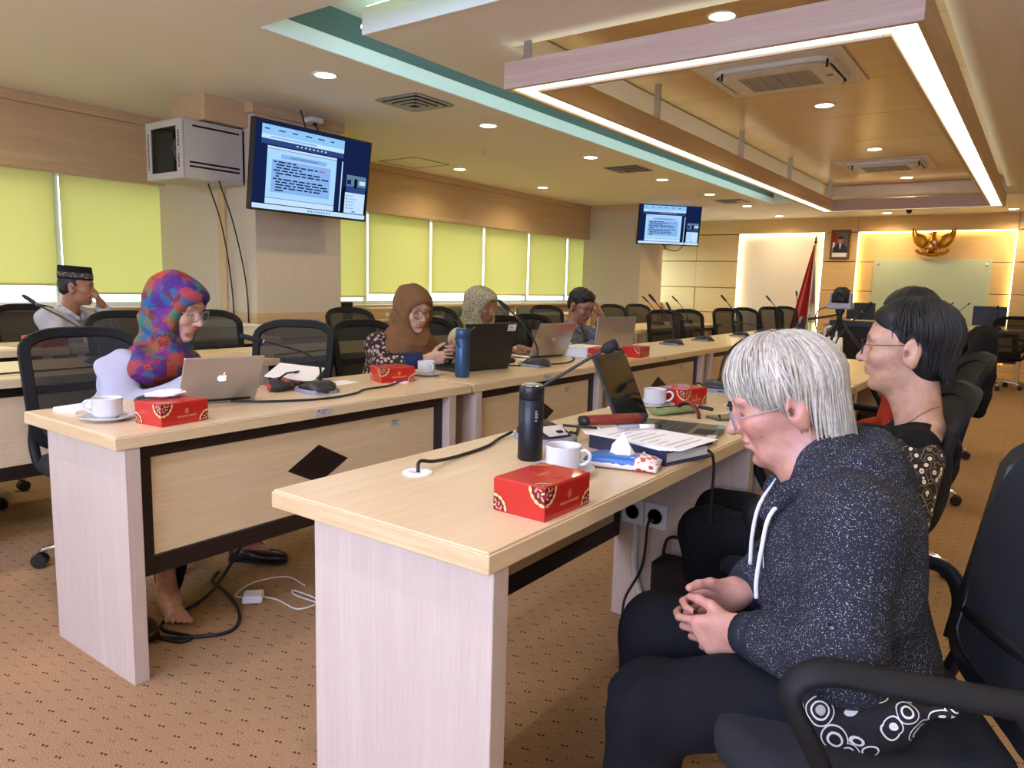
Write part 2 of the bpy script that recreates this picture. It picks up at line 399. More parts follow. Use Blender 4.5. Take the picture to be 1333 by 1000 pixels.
# ---- pillars with timber wainscot and crown
def pillar(i, x0, x1, y0, y1):
    tag(G().box(x0, x1, y0, y1, 0, CZ).obj('pillar_%d' % i, M_['pillar']), kind='structure')
    tag(G().box(x0, x1+0.012, y0-0.012, y1+0.012, 0, 0.92, 0.003).obj('wall_wainscot_%d' % i, M_['wood_pelmet']), kind='structure')
    tag(G().box(x0, x1+0.03, y0-0.03, y1+0.03, 2.47, CZ, 0.004).obj('trim_%d' % (7+i), M_['wood_pelmet']), kind='structure')
    f = tag(G().box(x1+0.010, x1+0.0165, y0+0.13, y0+0.70, 0.60, 0.77, 0.002).obj('trim_%d' % (9+i), M_['wood_pelmet']), kind='structure')
    G().box(x1+0.0165, x1+0.018, y0+0.19, y0+0.64, 0.695, 0.702).obj('groove', M_['wenge'], f)
pillar(1, XW, -5.13, 3.58, 4.45)
pillar(2, XW, -5.46, 11.1, 11.95)

# ---- far wall: timber boards in rows, two back-lit niches
wf = tag(G().box(XW-0.2, XR+0.1, YF+0.12, YF+0.3, 0, 2.95).obj('wall_front', M_['wenge']), kind='structure')
ROWS = [(0.12, 0.76), (0.765, 1.245), (1.25, 1.76), (1.765, 2.272), (2.28, CZ)]
COLS = [(-6.55, -5.75), (-5.745, -4.91), (-3.355, -2.785), (-0.455, 0.6), (0.605, 2.1)]
for r, (z0, z1) in enumerate(ROWS):
    if r == 4:
        for a, b in ((-6.55, -4.9), (-4.895, -2.8), (-2.795, -0.45), (-0.445, 2.1)):
            G().box(a, b, YF, YF+0.13, z0, z1, 0.004).obj('panel', M_['wood_panel'], wf)
        continue
    for a, b in COLS:
        G().box(a, b, YF-(0.012 if (r+int(a*3)) % 3 == 0 else 0), YF+0.13, z0, z1-0.006, 0.004).obj('panel', M_['wood_panel'], wf)
G().box(-4.905, -3.36, YF+0.09, YF+0.125, 0.12, 2.275).obj('white_panel', M_['paint'], wf)
for z0, z1 in ((0.12, 0.76), (0.765, 1.245), (1.25, 1.76), (1.765, 2.275)):
    G().box(-2.78, -0.46, YF+0.075, YF+0.125, z0, z1-0.006, 0.003).obj('panel', M_['wood_panel'], wf)
G().box(-6.55, 2.1, YF-0.015, YF+0.13, 0, 0.115, 0.004).obj('skirting', M_['wood_panel'], wf)
for (a, b, z0, z1, m, col, dep) in ((-4.905, -3.36, 0.14, 2.272, 'led_white', (1, 0.92, 0.62), 0.085), (-2.78, -0.46, 0.14, 2.272, 'led_warm', (1, 0.82, 0.4), 0.07)):
    s = G(); e = 0.012
    s.box(a, a+e, YF+0.03, YF+0.05, z0, z1).box(b-e, b, YF+0.03, YF+0.05, z0, z1).box(a, b, YF+0.03, YF+0.05, z1-e, z1)
    s.obj('led_strip', M_[m], wf)
# ---- other walls (behind and beside the camera)
wb = G()
for b in ((XW-0.2, -2.9, YB-0.1, YB, 0, 2.95), (1.1, XR+0.1, YB-0.1, YB, 0, 2.95), (-2.9, 1.1, YB-0.1, YB, 0, 0.95), (-2.9, 1.1, YB-0.1, YB, 2.5, 2.95)): wb.box(*b)
tag(wb.obj('wall_back', M_['paint']), kind='structure')
w2 = tag(thing('window_2', None, None), kind='structure')
for x in (-2.9, -1.57, -0.24, 1.1): G().box(x-0.03, x+0.03, YB-0.08, YB-0.02, 0.95, 2.5, 0.006).obj('mullion', M_['white'], w2)
for a in (-2.87, -1.54, -0.21): G().box(a, a+1.28, YB-0.055, YB-0.05, 0.95, 2.5).obj('pane', M_['glass'], w2)
tag(G().box(XR, XR+0.1, YB, YF+0.1, 0, 2.95).obj('wall_right', M_['paint']), kind='structure')
tag(G().box(XR-0.015, XR, YB, YF, 0, 0.11, 0.004).obj('baseboard_right', M_['wood_pelmet']), kind='structure')

# ================================================================== CEILING FITTINGS
def downlight(x, y, z, label, group, en=25.0):
    t = thing('downlight', label, 'light', (x, y, z), 0, group)
    G().lathe([(0.088, 0), (0.088, -0.004), (0.082, -0.008), (0.070, -0.006), (0.068, -0.001)], 20, cap=False).obj('trim_ring', M_['white'], t, True)
    G().lathe([(0.069, -0.0015), (0.062, -0.005), (0.03, -0.0065), (0.001, -0.007)], 20).obj('diffuser', M_['lamp_warm'], t, True)
    o = light('downlight_beam', 'SPOT', (x, y, z-0.02), en, WARM, spot_size=2.7, spot_blend=0.8, shadow_soft_size=0.06)
ords = ['nearest', 'second', 'third', 'fourth', 'fifth', 'sixth', 'seventh', 'eighth', 'ninth']
for i, y in enumerate((-0.15, 1.60, 3.37, 5.14, 6.90, 8.69, 10.30, 11.93, 13.69)):
    if i >= 2: lab = 'round recessed ceiling downlight beside the blue lit ceiling slot, %s from the camera' % ords[i-2]
    else: lab = 'round recessed downlight beside the blue lit slot, outside the picture, %s of two' % ords[i]
    downlight(-4.03, y, CZ, lab, 'downlights beside the cove', 25 if y < 8 else 44)
for i, y in enumerate((-0.15, 1.6, 6.89, 8.68)):
    downlight(-5.82, y, CZ, ('round recessed ceiling downlight close to the window pelmet, %s of the two' % ('nearer' if i == 2 else 'farther')) if i > 1 else 'round recessed downlight close to the window pelmet, outside the picture, %s of two' % ords[i], 'downlights along the pelmet')
for i, y in enumerate((4.11, 6.43, 8.58, 10.80)):
    downlight(-1.60, y, 2.70, 'round downlight in the timber ceiling above the hanging frame, %s from the camera' % ords[i], 'downlights in the timber ceiling', 30)
for i, y in enumerate((-0.15, 1.6, 3.37, 5.14, 6.90, 8.69, 10.3)):
    downlight(0.91, y, CZ, 'round recessed downlight right of the timber ceiling, outside the picture, %s of seven' % ords[i], 'downlights right of the timber ceiling')
for i, x in enumerate((-2.28, -0.53)):
    downlight(x, 13.76, CZ, 'round downlight over the far wall, %s' % ('left of the gilded eagle' if i == 0 else 'right of the gilded eagle'), 'downlights before the far wall', 48)
for x in (-2.35, -0.95): # neutral lamps over the near desk ends, above the camera
    light('ceiling_panel_beam', 'SPOT', (x, 0.50, CZ-0.03), 30, COOL, spot_size=2.4, spot_blend=0.5, shadow_soft_size=0.05)
    t = thing('downlight', 'cool white round downlight above the near end of the %s desk row' % ('left' if x < -2 else 'right'), 'light', (x, 0.50, CZ))
    G().lathe([(0.088, 0), (0.088, -0.004), (0.082, -0.008), (0.070, -0.006)], 20, cap=False).obj('trim_ring', M_['white'], t, True)
    G().lathe([(0.069, -0.0015), (0.03, -0.0065), (0.001, -0.007)], 20).obj('diffuser', emis('lamp_cool_glow', (0.85, 0.9, 1), 10) if x < -2 else D.materials['lamp_cool_glow'], t, True)
# air diffusers in the plain ceiling
for i, y in enumerate((4.22, 7.75, 11.2)):
    t = thing('ceiling_vent', 'square grey louvred ceiling air vent, %s of three beside the blue lit slot' % ords[i], 'vent', (-4.02, y, CZ), 0, 'ceiling air vents')
    G().box(-0.2, 0.2, -0.2, 0.2, -0.003, 0.0).obj('backing', M_['blackmatte'], t)
    for k, w in enumerate((0.2, 0.15, 0.10, 0.055)):
        q = G(); z = -0.006 - 0.007*k
        for s in (-1, 1):
            q.box(-w, w, s*w-0.018, s*w+0.018, z-0.004, z, 0.001); q.box(s*w-0.018, s*w+0.018, -w, w, z-0.0035, z, 0.001)
        q.obj('louvre', M_['grey'], t)
t = thing('access_hatch', 'thin square access hatch outline in the ceiling near the pelmet', 'hatch', (-6.0, 6.3, CZ))
q = G()
for s in (-1, 1): q.box(-0.28, 0.28, s*0.28-0.006, s*0.28+0.006, -0.003, 0); q.box(s*0.28-0.006, s*0.28+0.006, -0.28, 0.28, -0.003, 0)
q.obj('frame', M_['dkgrey'], t); G().box(-0.27, 0.27, -0.27, 0.27, -0.002, 0).obj('cover', M_['ceiling'], t)
for i, (x, y) in enumerate(((-4.77, 6.03), (-3.40, 7.9))):
    t = thing('sprinkler', 'small %s sprinkler head hanging from the ceiling' % ('chrome' if i == 0 else 'dark'), 'sprinkler', (x, y, CZ if i == 0 else CZ+0.2))
    G().lathe([(0.03, 0), (0.03, -0.008), (0.012, -0.01), (0.01, -0.04), (0.006, -0.042)], 12).obj('body', M_['chrome' if i == 0 else 'black'], t, True)
    G().lathe([(0.022, -0.052), (0.022, -0.055), (0.004, -0.056)], 12).obj('deflector', M_['chrome' if i == 0 else 'black'], t, True)
    q = G(); q.tube([(0.011, 0, -0.04), (0.014, 0, -0.048), (0.004, 0, -0.054)], 0.0025, 6); q.tube([(-0.011, 0, -0.04), (-0.014, 0, -0.048), (-0.004, 0, -0.054)], 0.0025, 6); q.obj('yoke', M_['chrome'], t)

# hanging timber light frame
FX0, FX1, FY0, FY1, FZ0, FZ1 = -2.622, -0.508, 3.478, 10.9, 2.30, 2.447
fr = thing('pendant_light_frame', 'large rectangular timber light frame hung on rods below the timber ceiling', 'light', (0, 0, 0))
BW = 0.172
def beam(nm, x0, x1, y0, y1, m): return G().box(x0, x1, y0, y1, FZ0, FZ1, 0.003).obj(nm, m, fr)
for (x0, x1, y0, y1, m) in ((FX0, FX1, FY0, FY0+0.03, 'wood_frame'), (FX0, FX1, FY1-0.03, FY1, 'wood_frame'), (FX0, FX0+0.03, FY0+0.03, FY1-0.03, 'wood_frame_y'), (FX1-0.03, FX1, FY0+0.03, FY1-0.03, 'wood_frame_y'),
                            (FX0+BW, FX1-BW, FY0+BW-0.03, FY0+BW, 'wood_frame'), (FX0+BW, FX1-BW, FY1-BW, FY1-BW+0.03, 'wood_frame'), (FX0+BW-0.03, FX0+BW, FY0+BW-0.03, FY1-BW+0.03, 'wood_frame_y'), (FX1-BW, FX1-BW+0.03, FY0+BW-0.03, FY1-BW+0.03, 'wood_frame_y')):
    beam('beam', x0, x1, y0, y1, M_[m])
dz0, dz1 = FZ0+0.012, FZ0+0.018
def diff(x0, x1, y0, y1): G().box(x0+0.002, x1-0.002, y0+0.002, y1-0.002, dz0, dz1).obj('diffuser', M_['lamp_tube'], fr)
xs = [FX0+0.03+(FX1-FX0-0.06)*i/3 for i in range(4)]
for a, b in zip(xs[:-1], xs[1:]): diff(a, b, FY0+0.03, FY0+BW-0.03); diff(a, b, FY1-BW+0.03, FY1-0.03)
yy = [FY0+BW-0.03+(FY1-FY0-2*BW+0.06)*i/7 for i in range(8)]
for a, b in zip(yy[:-1], yy[1:]): diff(FX0+0.03, FX0+BW-0.03, a, b); diff(FX1-BW+0.03, FX1-0.03, a, b)
for x in (FX0+0.14, FX1-0.14):
    for y in (3.51, 5.2, 7.06, 8.7, 10.6):
        q = G(); q.box(x-0.025, x+0.025, y-0.006, y+0.006, FZ1-0.02, 2.70, 0.001); q.obj('hanger_rod', M_['alu'], fr)

def cassette(x, y, label):
    t = thing('air_conditioner', label, 'air conditioner', (x, y, 2.70))
    G().box(-0.48, 0.48, -0.44, 0.44, -0.012, 0.0, 0.004).obj('mounting_plate', M_['white'], t)
    r = rrect(0.80, 0.66, 0.13, 6)
    def at_z(p, z, s=1.0): return [(a*s, b*s, z) for a, b in p]
    G().loft([at_z(r, -0.012), at_z(r, -0.035, 0.99)], True, True).obj('air_slot', M_['blackmatte'], t, False)
    r2 = rrect(0.73, 0.58, 0.10, 6); r3 = rrect(0.80, 0.66, 0.13, 6); r4 = rrect(0.77, 0.625, 0.115, 6)
    G().loft([at_z(r3, -0.012), at_z(r3, -0.04), at_z(r4, -0.044), at_z(r4, -0.02)], True, False).obj('outer_rim', M_['white'], t)
    G().loft([at_z(r2, -0.02), at_z(r2, -0.048), at_z(rrect(0.71, 0.56, 0.09, 6), -0.052)], True, True).obj('face_panel', M_['white'], t)
    gr = G().box(-0.24, 0.24, -0.19, 0.19, -0.054, -0.051).obj('intake_grille', M_['ltgrey'], t)
    q = G()
    for i in range(-2, 3): q.box(i*0.096-0.003, i*0.096+0.003, -0.19, 0.19, -0.057, -0.053)
    for i in range(-9, 10): q.box(-0.24, 0.24, i*0.02-0.002, i*0.02+0.002, -0.0555, -0.053)
    q.obj('grille_bar', M_['grey'], gr)
    for s in (-0.3, 0.38): G().tube([(s, -0.33, -0.04), (s, -0.335, -0.09)], 0.008, 8).obj('hanging_strap', M_['black'], t)
    G().box(0.30, 0.34, -0.02, 0.02, -0.056, -0.05, 0.002).obj('sensor', M_['grey'], t)
cassette(-1.64, 5.38, 'white ceiling cassette air conditioner nearest the camera in the timber ceiling')
cassette(-1.65, 9.62, 'white ceiling cassette air conditioner farther away in the timber ceiling')
t = thing('dome_camera', 'small black security camera on the ceiling before the far wall', 'camera', (-1.85, 13.0, CZ))
G().lathe([(0.05, 0), (0.05, -0.02), (0.03, -0.03)], 14).obj('mount', M_['white'], t, True)
G().ball((0, 0, -0.055), 0.045, 14).obj('dome', M_['black'], t, True)

# ---- wiring cabinet, duct box and cables at the pillar
t = thing('wiring_cabinet', 'grey wall mounted network cabinet with a glazed door full of cables', 'cabinet', (-5.5, 3.31, 1.92))
q = G(); w, d, h = 0.25, 0.26, 0.43
q.box(-w, w, -d+0.02, d, 0, 0.015, 0.003).box(-w, w, -d+0.02, d, h-0.015, h, 0.003).box(-w, -w+0.012, -d+0.02, d, 0.015, h-0.015).box(w-0.012, w, -d+0.02, d, 0.015, h-0.015).box(-w, w, d-0.012, d, 0.015, h-0.015)
q.obj('body', M_['ltgrey'], t)
dr = thing('door', None, None); dr.parent = t
q = G(); q.box(-w, w, -d, -d+0.018, 0, 0.05, 0.003).box(-w, w, -d, -d+0.018, h-0.05, h, 0.003).box(-w, -w+0.07, -d, -d+0.018, 0.05, h-0.05, 0.003).box(w-0.075, w, -d, -d+0.018, 0.05, h-0.05, 0.003)
q.obj('door_frame', M_['ltgrey'], dr)
G().box(-w+0.07, w-0.075, -d+0.006, -d+0.010, 0.05, h-0.05).obj('pane', M_['dark_glass'], dr)
q = G()
for k in range(16): q.box(-w+0.025, -w+0.045, -d-0.001, -d+0.002, 0.08+k*0.017, 0.09+k*0.017)
for k in list(range(6))+list(range(9, 16)): q.box(w-0.05, w-0.03, -d-0.001, -d+0.002, 0.08+k*0.017, 0.09+k*0.017)
q.obj('vent_slot', M_['blackmatte'], dr)
G().lathe([(0.014, 0), (0.014, 0.014), (0.008, 0.016)], 12, M=T((w-0.04, -d, h*0.5), 0, PI/2)).obj('lock', M_['chrome'], dr, True)
for z in (0.085, 0.115, h-0.05): G().box(w-0.001, w+0.002, -0.2 if z < 0.2 else -0.17, 0.22, z, z+0.014).obj('side_vent', M_['dkgrey'], t)
G().box(-w+0.02, w-0.02, -0.05, d-0.02, 0.02, h-0.02).obj('equipment_rack', M_['blackmatte'], t)
for k in range(9):
    x0 = -0.12+0.02*k; pts = spline([(x0*0.5-0.06, -0.06, 0.30-0.01*k), (x0*0.3-0.02, -0.16, 0.27+0.005*k), (0.03+0.008*k, -0.18, 0.16), (0.10+0.006*k, -0.14, 0.05)], 6)
    G().tube(pts, 0.006, 6).obj('patch_cable', M_['wcable'] if k % 3 else M_['grey'], t)
G().tube([(0.15, -0.12, 0.38), (0.02, -0.19, 0.2)], 0.006, 6).obj('patch_cable', M_['wcable'], t)
tag(G().box(-5.66, -5.20, 3.21, 3.58, 2.36, CZ, 0.003).obj('duct_box', M_['wood_pelmet']), 'boxed timber bulkhead above the grey network cabinet', 'bulkhead')
for i, (dx, nm) in enumerate(((0.0, 'left'), (0.17, 'right'))):
    x = -5.38+dx*0.9
    tag(G().tube(spline([(x, 3.33, 1.93), (x-0.01+0.01*i, 3.45, 1.6), (x-0.045+0.05*i, 3.55, 1.1), (x-0.03+0.03*i, 3.56, 0.5), (x, 3.56, 0.05)], 8), 0.006, 6).obj('drop_cable', M_['cable']), 'thin black cable hanging from the network cabinet, the %s one of two' % nm, 'cable', 'cables under the network cabinet')
tag(G().box(-5.62, -5.52, 3.56, 3.6, 0.92, 2.0, 0.003).obj('cable_trunking', M_['wood_pelmet']), 'narrow upright timber cable trunking beside the pillar under the cabinet', 'trunking')

# ---- screens
def emi(nm, h, s=0.62): return emis(nm, hexc(h), s)
SCR = [emi('screen_navy', '14214a'), emi('screen_sky', '8fc6f2'), emi('screen_page', 'a9d6fb'), emi('screen_box', '86b2ec'), emi('screen_ink', '16284e'), emi('screen_bar', '2c4680'),
       emi('screen_pale', 'c3e0ff'), emi('screen_red', 'a56a9a'), emi('screen_photo', '5f7f9c'), emi('screen_dark', '0a0f1e'), emi('screen_teal', '2b86a8')]
def screen(label, cx, cy, cz, rz, tilt, w, h, seed, far=False):
    t = thing('wall_screen', label, 'screen', (cx, cy, cz), rz)     # faces local +X, width along Y
    rot = Matrix.Rotation(tilt, 4, 'Y')
    G().box(-0.05, 0.0, -w/2, w/2, -h/2, h/2, 0.004, M=rot).obj('casing', M_['black'], t)
    q = G(); b = 0.012
    q.box(0, 0.006, -w/2, -w/2+b, -h/2, h/2, M=rot).box(0, 0.006, w/2-b, w/2, -h/2, h/2, M=rot).box(0, 0.006, -w/2, w/2, h/2-b, h/2, M=rot).box(0, 0.006, -w/2, w/2, -h/2, -h/2+b*1.4, M=rot)
    q.obj('bezel', M_['black'], t)
    W_, H_ = w-2*b, h-2.4*b
    rr = random.Random(seed)
    s = G(); lay = [0]
    def R(x0, y0, x1, y1, mi, l):   # fractions from the left / top as seen
        d = 0.001+0.0006*l
        P = [(d, -W_/2+W_*a, H_/2-H_*c) for a, c in ((x0, y1), (x1, y1), (x1, y0), (x0, y0))]
        s.add([tuple(rot @ Vector(p)) for p in P], [(0, 1, 2, 3)], mi)
    R(0, 0, 1, 1, 9, 0); R(0.0, 0.0, 0.76, 0.93, 0, 1); R(0.76, 0, 1, 0.6, 0, 1)
    R(0.05, 0.03, 0.75, 0.14, 1, 2); R(0.05, 0.14, 0.75, 0.19, 6, 2); R(0.05, 0.19, 0.75, 0.25, 5, 2)
    R(0.10, 0.265, 0.69, 0.29, 6, 2); R(0.10, 0.295, 0.69, 0.86, 2, 2); R(0.10, 0.865, 0.69, 0.93, 6, 2); R(0.74, 0.29, 0.75, 0.92, 6, 3)
    R(0.21, 0.34, 0.60, 0.39, 3, 3); R(0.14, 0.41, 0.64, 0.79, 3, 3)
    for i in range(6): R(0.07+i*0.11, 0.07, 0.07+i*0.11+rr.uniform(0.03, 0.07), 0.085, 5, 3)
    R(0.12, 0.155, 0.5, 0.172, 3, 3)
    for i in range(8): R(0.33+i*0.035, 0.21, 0.345+i*0.035, 0.225, 6, 3)
    y = 0.425
    for ln, (ind, n_) in enumerate(((0.0, 4), (0.02, 9), (0.02, 4), (0.0, 7), (0.02, 8), (0.02, 1), (0.0, 8), (0.02, 7), (0.02, 7), (0.02, 7), (0.02, 1))):
        x = 0.155+ind
        for k in range(n_):
            ww = rr.uniform(0.022, 0.066)
            if x+ww > 0.63: break
            R(x, y, x+ww, y+0.017, 7 if (ln == 1 and k > 5) else 4, 4); x += ww+0.012
        y += 0.033
    R(0.795, 0.44, 0.985, 0.66, 8, 3); R(0.795, 0.58, 0.985, 0.66, 5, 4); R(0.87, 0.48, 0.90, 0.60, 9, 5); R(0.80, 0.5, 0.84, 0.56, 4, 5); R(0.92, 0.5, 0.98, 0.55, 6, 5)
    R(0.79, 0.665, 0.985, 0.93, 6, 3)
    for i in range(5): R(0.805, 0.70+i*0.04, 0.815, 0.715+i*0.04, 4, 4); R(0.825, 0.70+i*0.04, 0.825+rr.uniform(0.04, 0.09), 0.712+i*0.04, 3, 4)
    R(0.865, 0.9, 0.90, 0.915, 10, 4)
    R(0.0, 0.94, 1, 1, 6, 2)
    for i in range(9): R(0.46+i*0.024, 0.96, 0.472+i*0.024, 0.978, 5 if i % 2 else 10, 3)
    s.obj('display', SCR, t)
    Mt = rot @ Matrix(((0, 0, 1, 0.0042), (1, 0, 0, -W_/2+W_*0.405), (0, 1, 0, H_/2-H_*0.366), (0, 0, 0, 1)))
    text('PELAKSANAAN PENILAIAN', 'slide_title', 0.022*w/1.15, SCR[4], t, Mt)
    q = G(); q.box(-0.32, -0.05, -0.03, 0.03, -0.03, 0.03, 0.004); q.box(-0.075, -0.05, -0.2, 0.2, -0.15, 0.15, 0.004); q.obj('wall_bracket', M_['black'], t)
    return t
screen('large wall screen showing a slide, on the near pillar with the network cabinet', -4.80, 3.90, 2.03, 0.0, 0.13, 1.14, 0.66, 3)
screen('smaller looking wall screen showing a slide, on the far pillar', -5.12, 11.42, 2.24, -0.70, 0.10, 1.10, 0.66, 4)
t = thing('ceiling_socket', 'small white socket box on the ceiling edge above the near wall screen', 'socket', (-5.05, 4.1, CZ-0.07))
G().box(-0.05, 0.05, -0.06, 0.06, 0.0, 0.04, 0.004).obj('box', M_['white'], t); G().box(0.0, 0.03, -0.015, 0.015, -0.02, 0.0, 0.003).obj('plug', M_['black'], t)
tag(G().tube(spline([(-5.03, 4.1, 2.475), (-4.98, 4.08, 2.42), (-4.86, 4.02, 2.36), (-4.84, 4.0, 2.3)], 6), 0.006, 6).obj('hanging_cord', M_['cable']), 'short black cord from the ceiling socket to the near wall screen', 'cord')
tag(G().tube([(-5.0, 3.93, 2.545), (-4.9, 3.93, 2.30)], 0.006, 6).obj('hanging_cord', M_['cable']), 'straight black cord dropping from the ceiling behind the near wall screen', 'cord')
tag(G().tube(spline([(-5.18, 11.3, 1.93), (-5.12, 11.36, 1.84), (-4.98, 11.45, 1.82), (-4.88, 11.5, 1.93)], 8), 0.007, 6).obj('cord_loop', M_['cable']), 'black cord looping below the far wall screen', 'cord')

# ================================================================== DESKS
def desk(name, label, group, x0, x1, y0, y1, front_inset, back_inset, near=0.025, far=0.10, stickers=True, diamond=True):
    """conference desk; the modesty board is on the +X side unless front_inset < 0"""
    cx, cy = (x0+x1)/2, (y0+y1)/2
    t = thing(name, label, 'desk', (cx, cy, 0), 0, group)
    X0, X1, Y0, Y1 = x0-cx, x1-cx, y0-cy, y1-cy
    q = G(); q.box(X0, X1, Y0, Y1, 0.711, 0.746, 0.0015); tt = q.obj('tabletop', [M_['wood_y'], M_['wood_x']], t)
    for pl in tt.data.polygons:
        if abs(pl.normal.y) > 0.7: pl.material_index = 1
    G().box(X0+0.004, X1-0.004, Y0+0.004, Y1-0.004, 0.746, 0.75, 0.001).obj('top_laminate', M_['wood_y'], t)
    px0, px1 = X0+back_inset, X1-front_inset
    for a in (Y0+near, Y1-far-0.045):
        G().box(px0, px1, a, a+0.045, 0, 0.711, 0.0015).obj('side_panel', M_['wood_z'], t)
    a, b = Y0+near+0.047, Y1-far-0.047
    return t, (px0, px1, a, b)
def modesty(t, x, a, b, sgn):
    """framed board; its show face looks along sgn*X"""
    z0, z1, w = 0.305, 0.709, 0.06
    X = lambda d0, d1: (min(x, x+sgn*d0), max(x, x+sgn*d0)) if d1 is None else (min(x+sgn*d0, x+sgn*d1), max(x+sgn*d0, x+sgn*d1))
    f0, f1 = X(0.0, 0.022)
    for (ya, yb, za, zb) in ((a, b, z1-0.042, z1), (a, b, z0, z0+w), (a, a+w*0.8, z0+w, z1-0.042), (b-w*0.8, b, z0+w, z1-0.042)):
        G().box(f0, f1, ya, yb, za, zb, 0.002).obj('frame_rail', M_['wenge'], t)
    p0, p1 = X(0.002, 0.014)
    G().box(p0, p1, a+w*0.8, b-w*0.8, z0+w, z1-0.042).obj('modesty_panel', M_['wood_y'], t)
    d0, d1 = X(0.014, 0.0155); c = (a+b)/2; zc = 0.527
    q = G(); v = [(d0, c-0.138, zc), (d0, c, zc-0.07), (d0, c+0.138, zc), (d0, c, zc+0.074), (d1, c-0.138, zc), (d1, c, zc-0.07), (d1, c+0.138, zc), (d1, c, zc+0.074)]
    q.add(v, [(0,1,2,3), (4,5,6,7), (0,1,5,4), (1,2,6,5), (2,3,7,6), (3,0,4,7)]).obj('inlay', M_['wenge'], t)
STK = pbr('sticker_grey', hexc('b9b6ae'), 0.4); STI = pbr('sticker_ink', hexc('3a3a3a'), 0.6)
def sticker(t, x, y, z, w, h, code=True):
    s = G().box(x, x+0.0008, y-w/2, y+w/2, z-h/2, z+h/2).obj('asset_sticker', STK, t)
    q = G()
    q.box(x+0.0008, x+0.0012, y-w*0.38, y-w*0.28, z+h*0.15, z+h*0.38)
    for k in range(3): q.box(x+0.0008, x+0.0012, y-w*0.2, y+w*(0.2 if k == 0 else 0.05), z+h*(0.25-0.22*k), z+h*(0.31-0.22*k))
    q.obj('sticker_print', STI, s)
L_Y = [(0.965, 2.528), (2.542, 3.86), (3.874, 5.44), (5.454, 7.20), (7.214, 8.98)]
L_LAB = ['pale timber conference desk holding the silver laptop of the woman in the colourful scarf', 'pale timber conference desk with the blue flask and the black laptop', 'pale timber desk with two snack boxes and the man in the grey batik shirt',
         'empty pale timber desk with two desk microphones beyond the snack boxes', 'farthest pale timber desk of the middle left row, with four desk microphones']
for (a, b), lab in zip(L_Y, L_LAB):
    t, (p0, p1, ya, yb) = desk('conference_desk', lab, 'middle left row of desks', -2.648, -2.046, a, b, 0.004, 0.105)
    modesty(t, p1-0.06, ya, yb, 1)
    sticker(t, 0.3012, -0.05, 0.729, 0.075, 0.026); sticker(t, p1-0.0455+0.0005, (b-a)/2-0.43, 0.63, 0.045, 0.028)
R_Y = [(0.935, 2.40), (2.414, 3.90), (3.914, 5.45)]
R_LAB = ['pale timber conference desk in the foreground with the black flask and open black laptop', 'pale timber desk with the snack box and cup, in front of the woman in glasses', 'farther right hand desk with the tripod and dark jacket in front of it']
for (a, b), lab in zip(R_Y, R_LAB):
    t, (p0, p1, ya, yb) = desk('conference_desk', lab, 'right row of desks', -1.304, -0.712, a, b, 0.008, 0.11, far=0.03)
    modesty(t, p0+0.022, ya, yb, -1)
    if a < 1:
        for k, xx in enumerate((0.0, 0.088)):      # two wall sockets on the far leg panel
            s = G().box(-0.155+xx, -0.07+xx, Y_:=yb-0.012, Y_+0.013, 0.36, 0.45, 0.004).obj('power_socket', M_['white'], t)
            G().lathe([(0.028, 0), (0.026, 0.003), (0.024, -0.004)], 16, M=T((-0.1125+xx, Y_, 0.405), 0, PI/2)).obj('socket_well', M_['grey'] if k == 0 else M_['black'], s, True)
    sticker(t, 0.2962, 0.35, 0.729, 0.075, 0.026) if a > 2 else None
Z_Y = [(-0.65, 0.93), (0.944, 2.60), (2.614, 4.1), (4.114, 5.6), (5.614, 7.2), (7.3, 8.6), (8.614, 9.6)]
for i, (a, b) in enumerate(Z_Y):
    lab = ['pale timber desk of the second row from the windows at the left edge', 'pale timber desk seen through the mesh chair behind the woman in the colourful scarf', 'pale timber desk with a black cord, left of the woman in the brown scarf',
           'pale timber desk behind the woman in the brown scarf', 'pale timber desk with white paper behind the woman in the cream scarf', 'pale timber desk behind the laptop of the man in batik', 'farthest pale timber desk of the row second from the windows'][i]
    t, (p0, p1, ya, yb) = desk('conference_desk', lab, 'second row of desks from the windows', -4.18, -3.485, a, b, 0.004, 0.11)
    modesty(t, p1-0.06, ya, yb, 1)
for i, (a, b) in enumerate(((0.5, 2.0), (2.014, 3.52))):
    t, (p0, p1, ya, yb) = desk('conference_desk', ['pale timber desk by the windows with the red snack box', 'pale timber desk by the windows holding white trays and a dark plant'][i], 'desks beside the windows', -5.32, -4.74, a, b, 0.004, 0.11)
    modesty(t, p1-0.06, ya, yb, 1)
# head desk by the far wall
for i, (a, b) in enumerate(((-2.75, -1.6), (-1.59, -0.18))):
    t = thing('conference_desk', ['head desk with a black monitor behind the camera tripod, before the far wall', 'head desk with a monitor at the right before the far wall'][i], 'desk', ((a+b)/2, 12.35, 0), 0, 'head desks before the far wall')
    w = (b-a)/2
    G().box(-w, w, -0.35, 0.35, 0.711, 0.75, 0.003).obj('tabletop', M_['wood_x'], t)
    for s in (-1, 1): G().box(s*w-(0.06 if s > 0 else -0.01), s*w-(0.01 if s > 0 else -0.06), -0.33, 0.33, 0, 0.711, 0.002).obj('side_panel', M_['wood_edge'], t)
    for (xa, xb, za, zb) in ((-w+0.06, w-0.06, 0.65, 0.709), (-w+0.06, w-0.06, 0.30, 0.36), (-w+0.06, -w+0.12, 0.36, 0.65), (w-0.12, w-0.06, 0.36, 0.65)):
        G().box(xa, xb, -0.30, -0.28, za, zb, 0.002).obj('frame_rail', M_['wenge'], t)
    G().box(-w+0.12, w-0.12, -0.295, -0.285, 0.36, 0.65).obj('modesty_panel', M_['wood_x'], t)
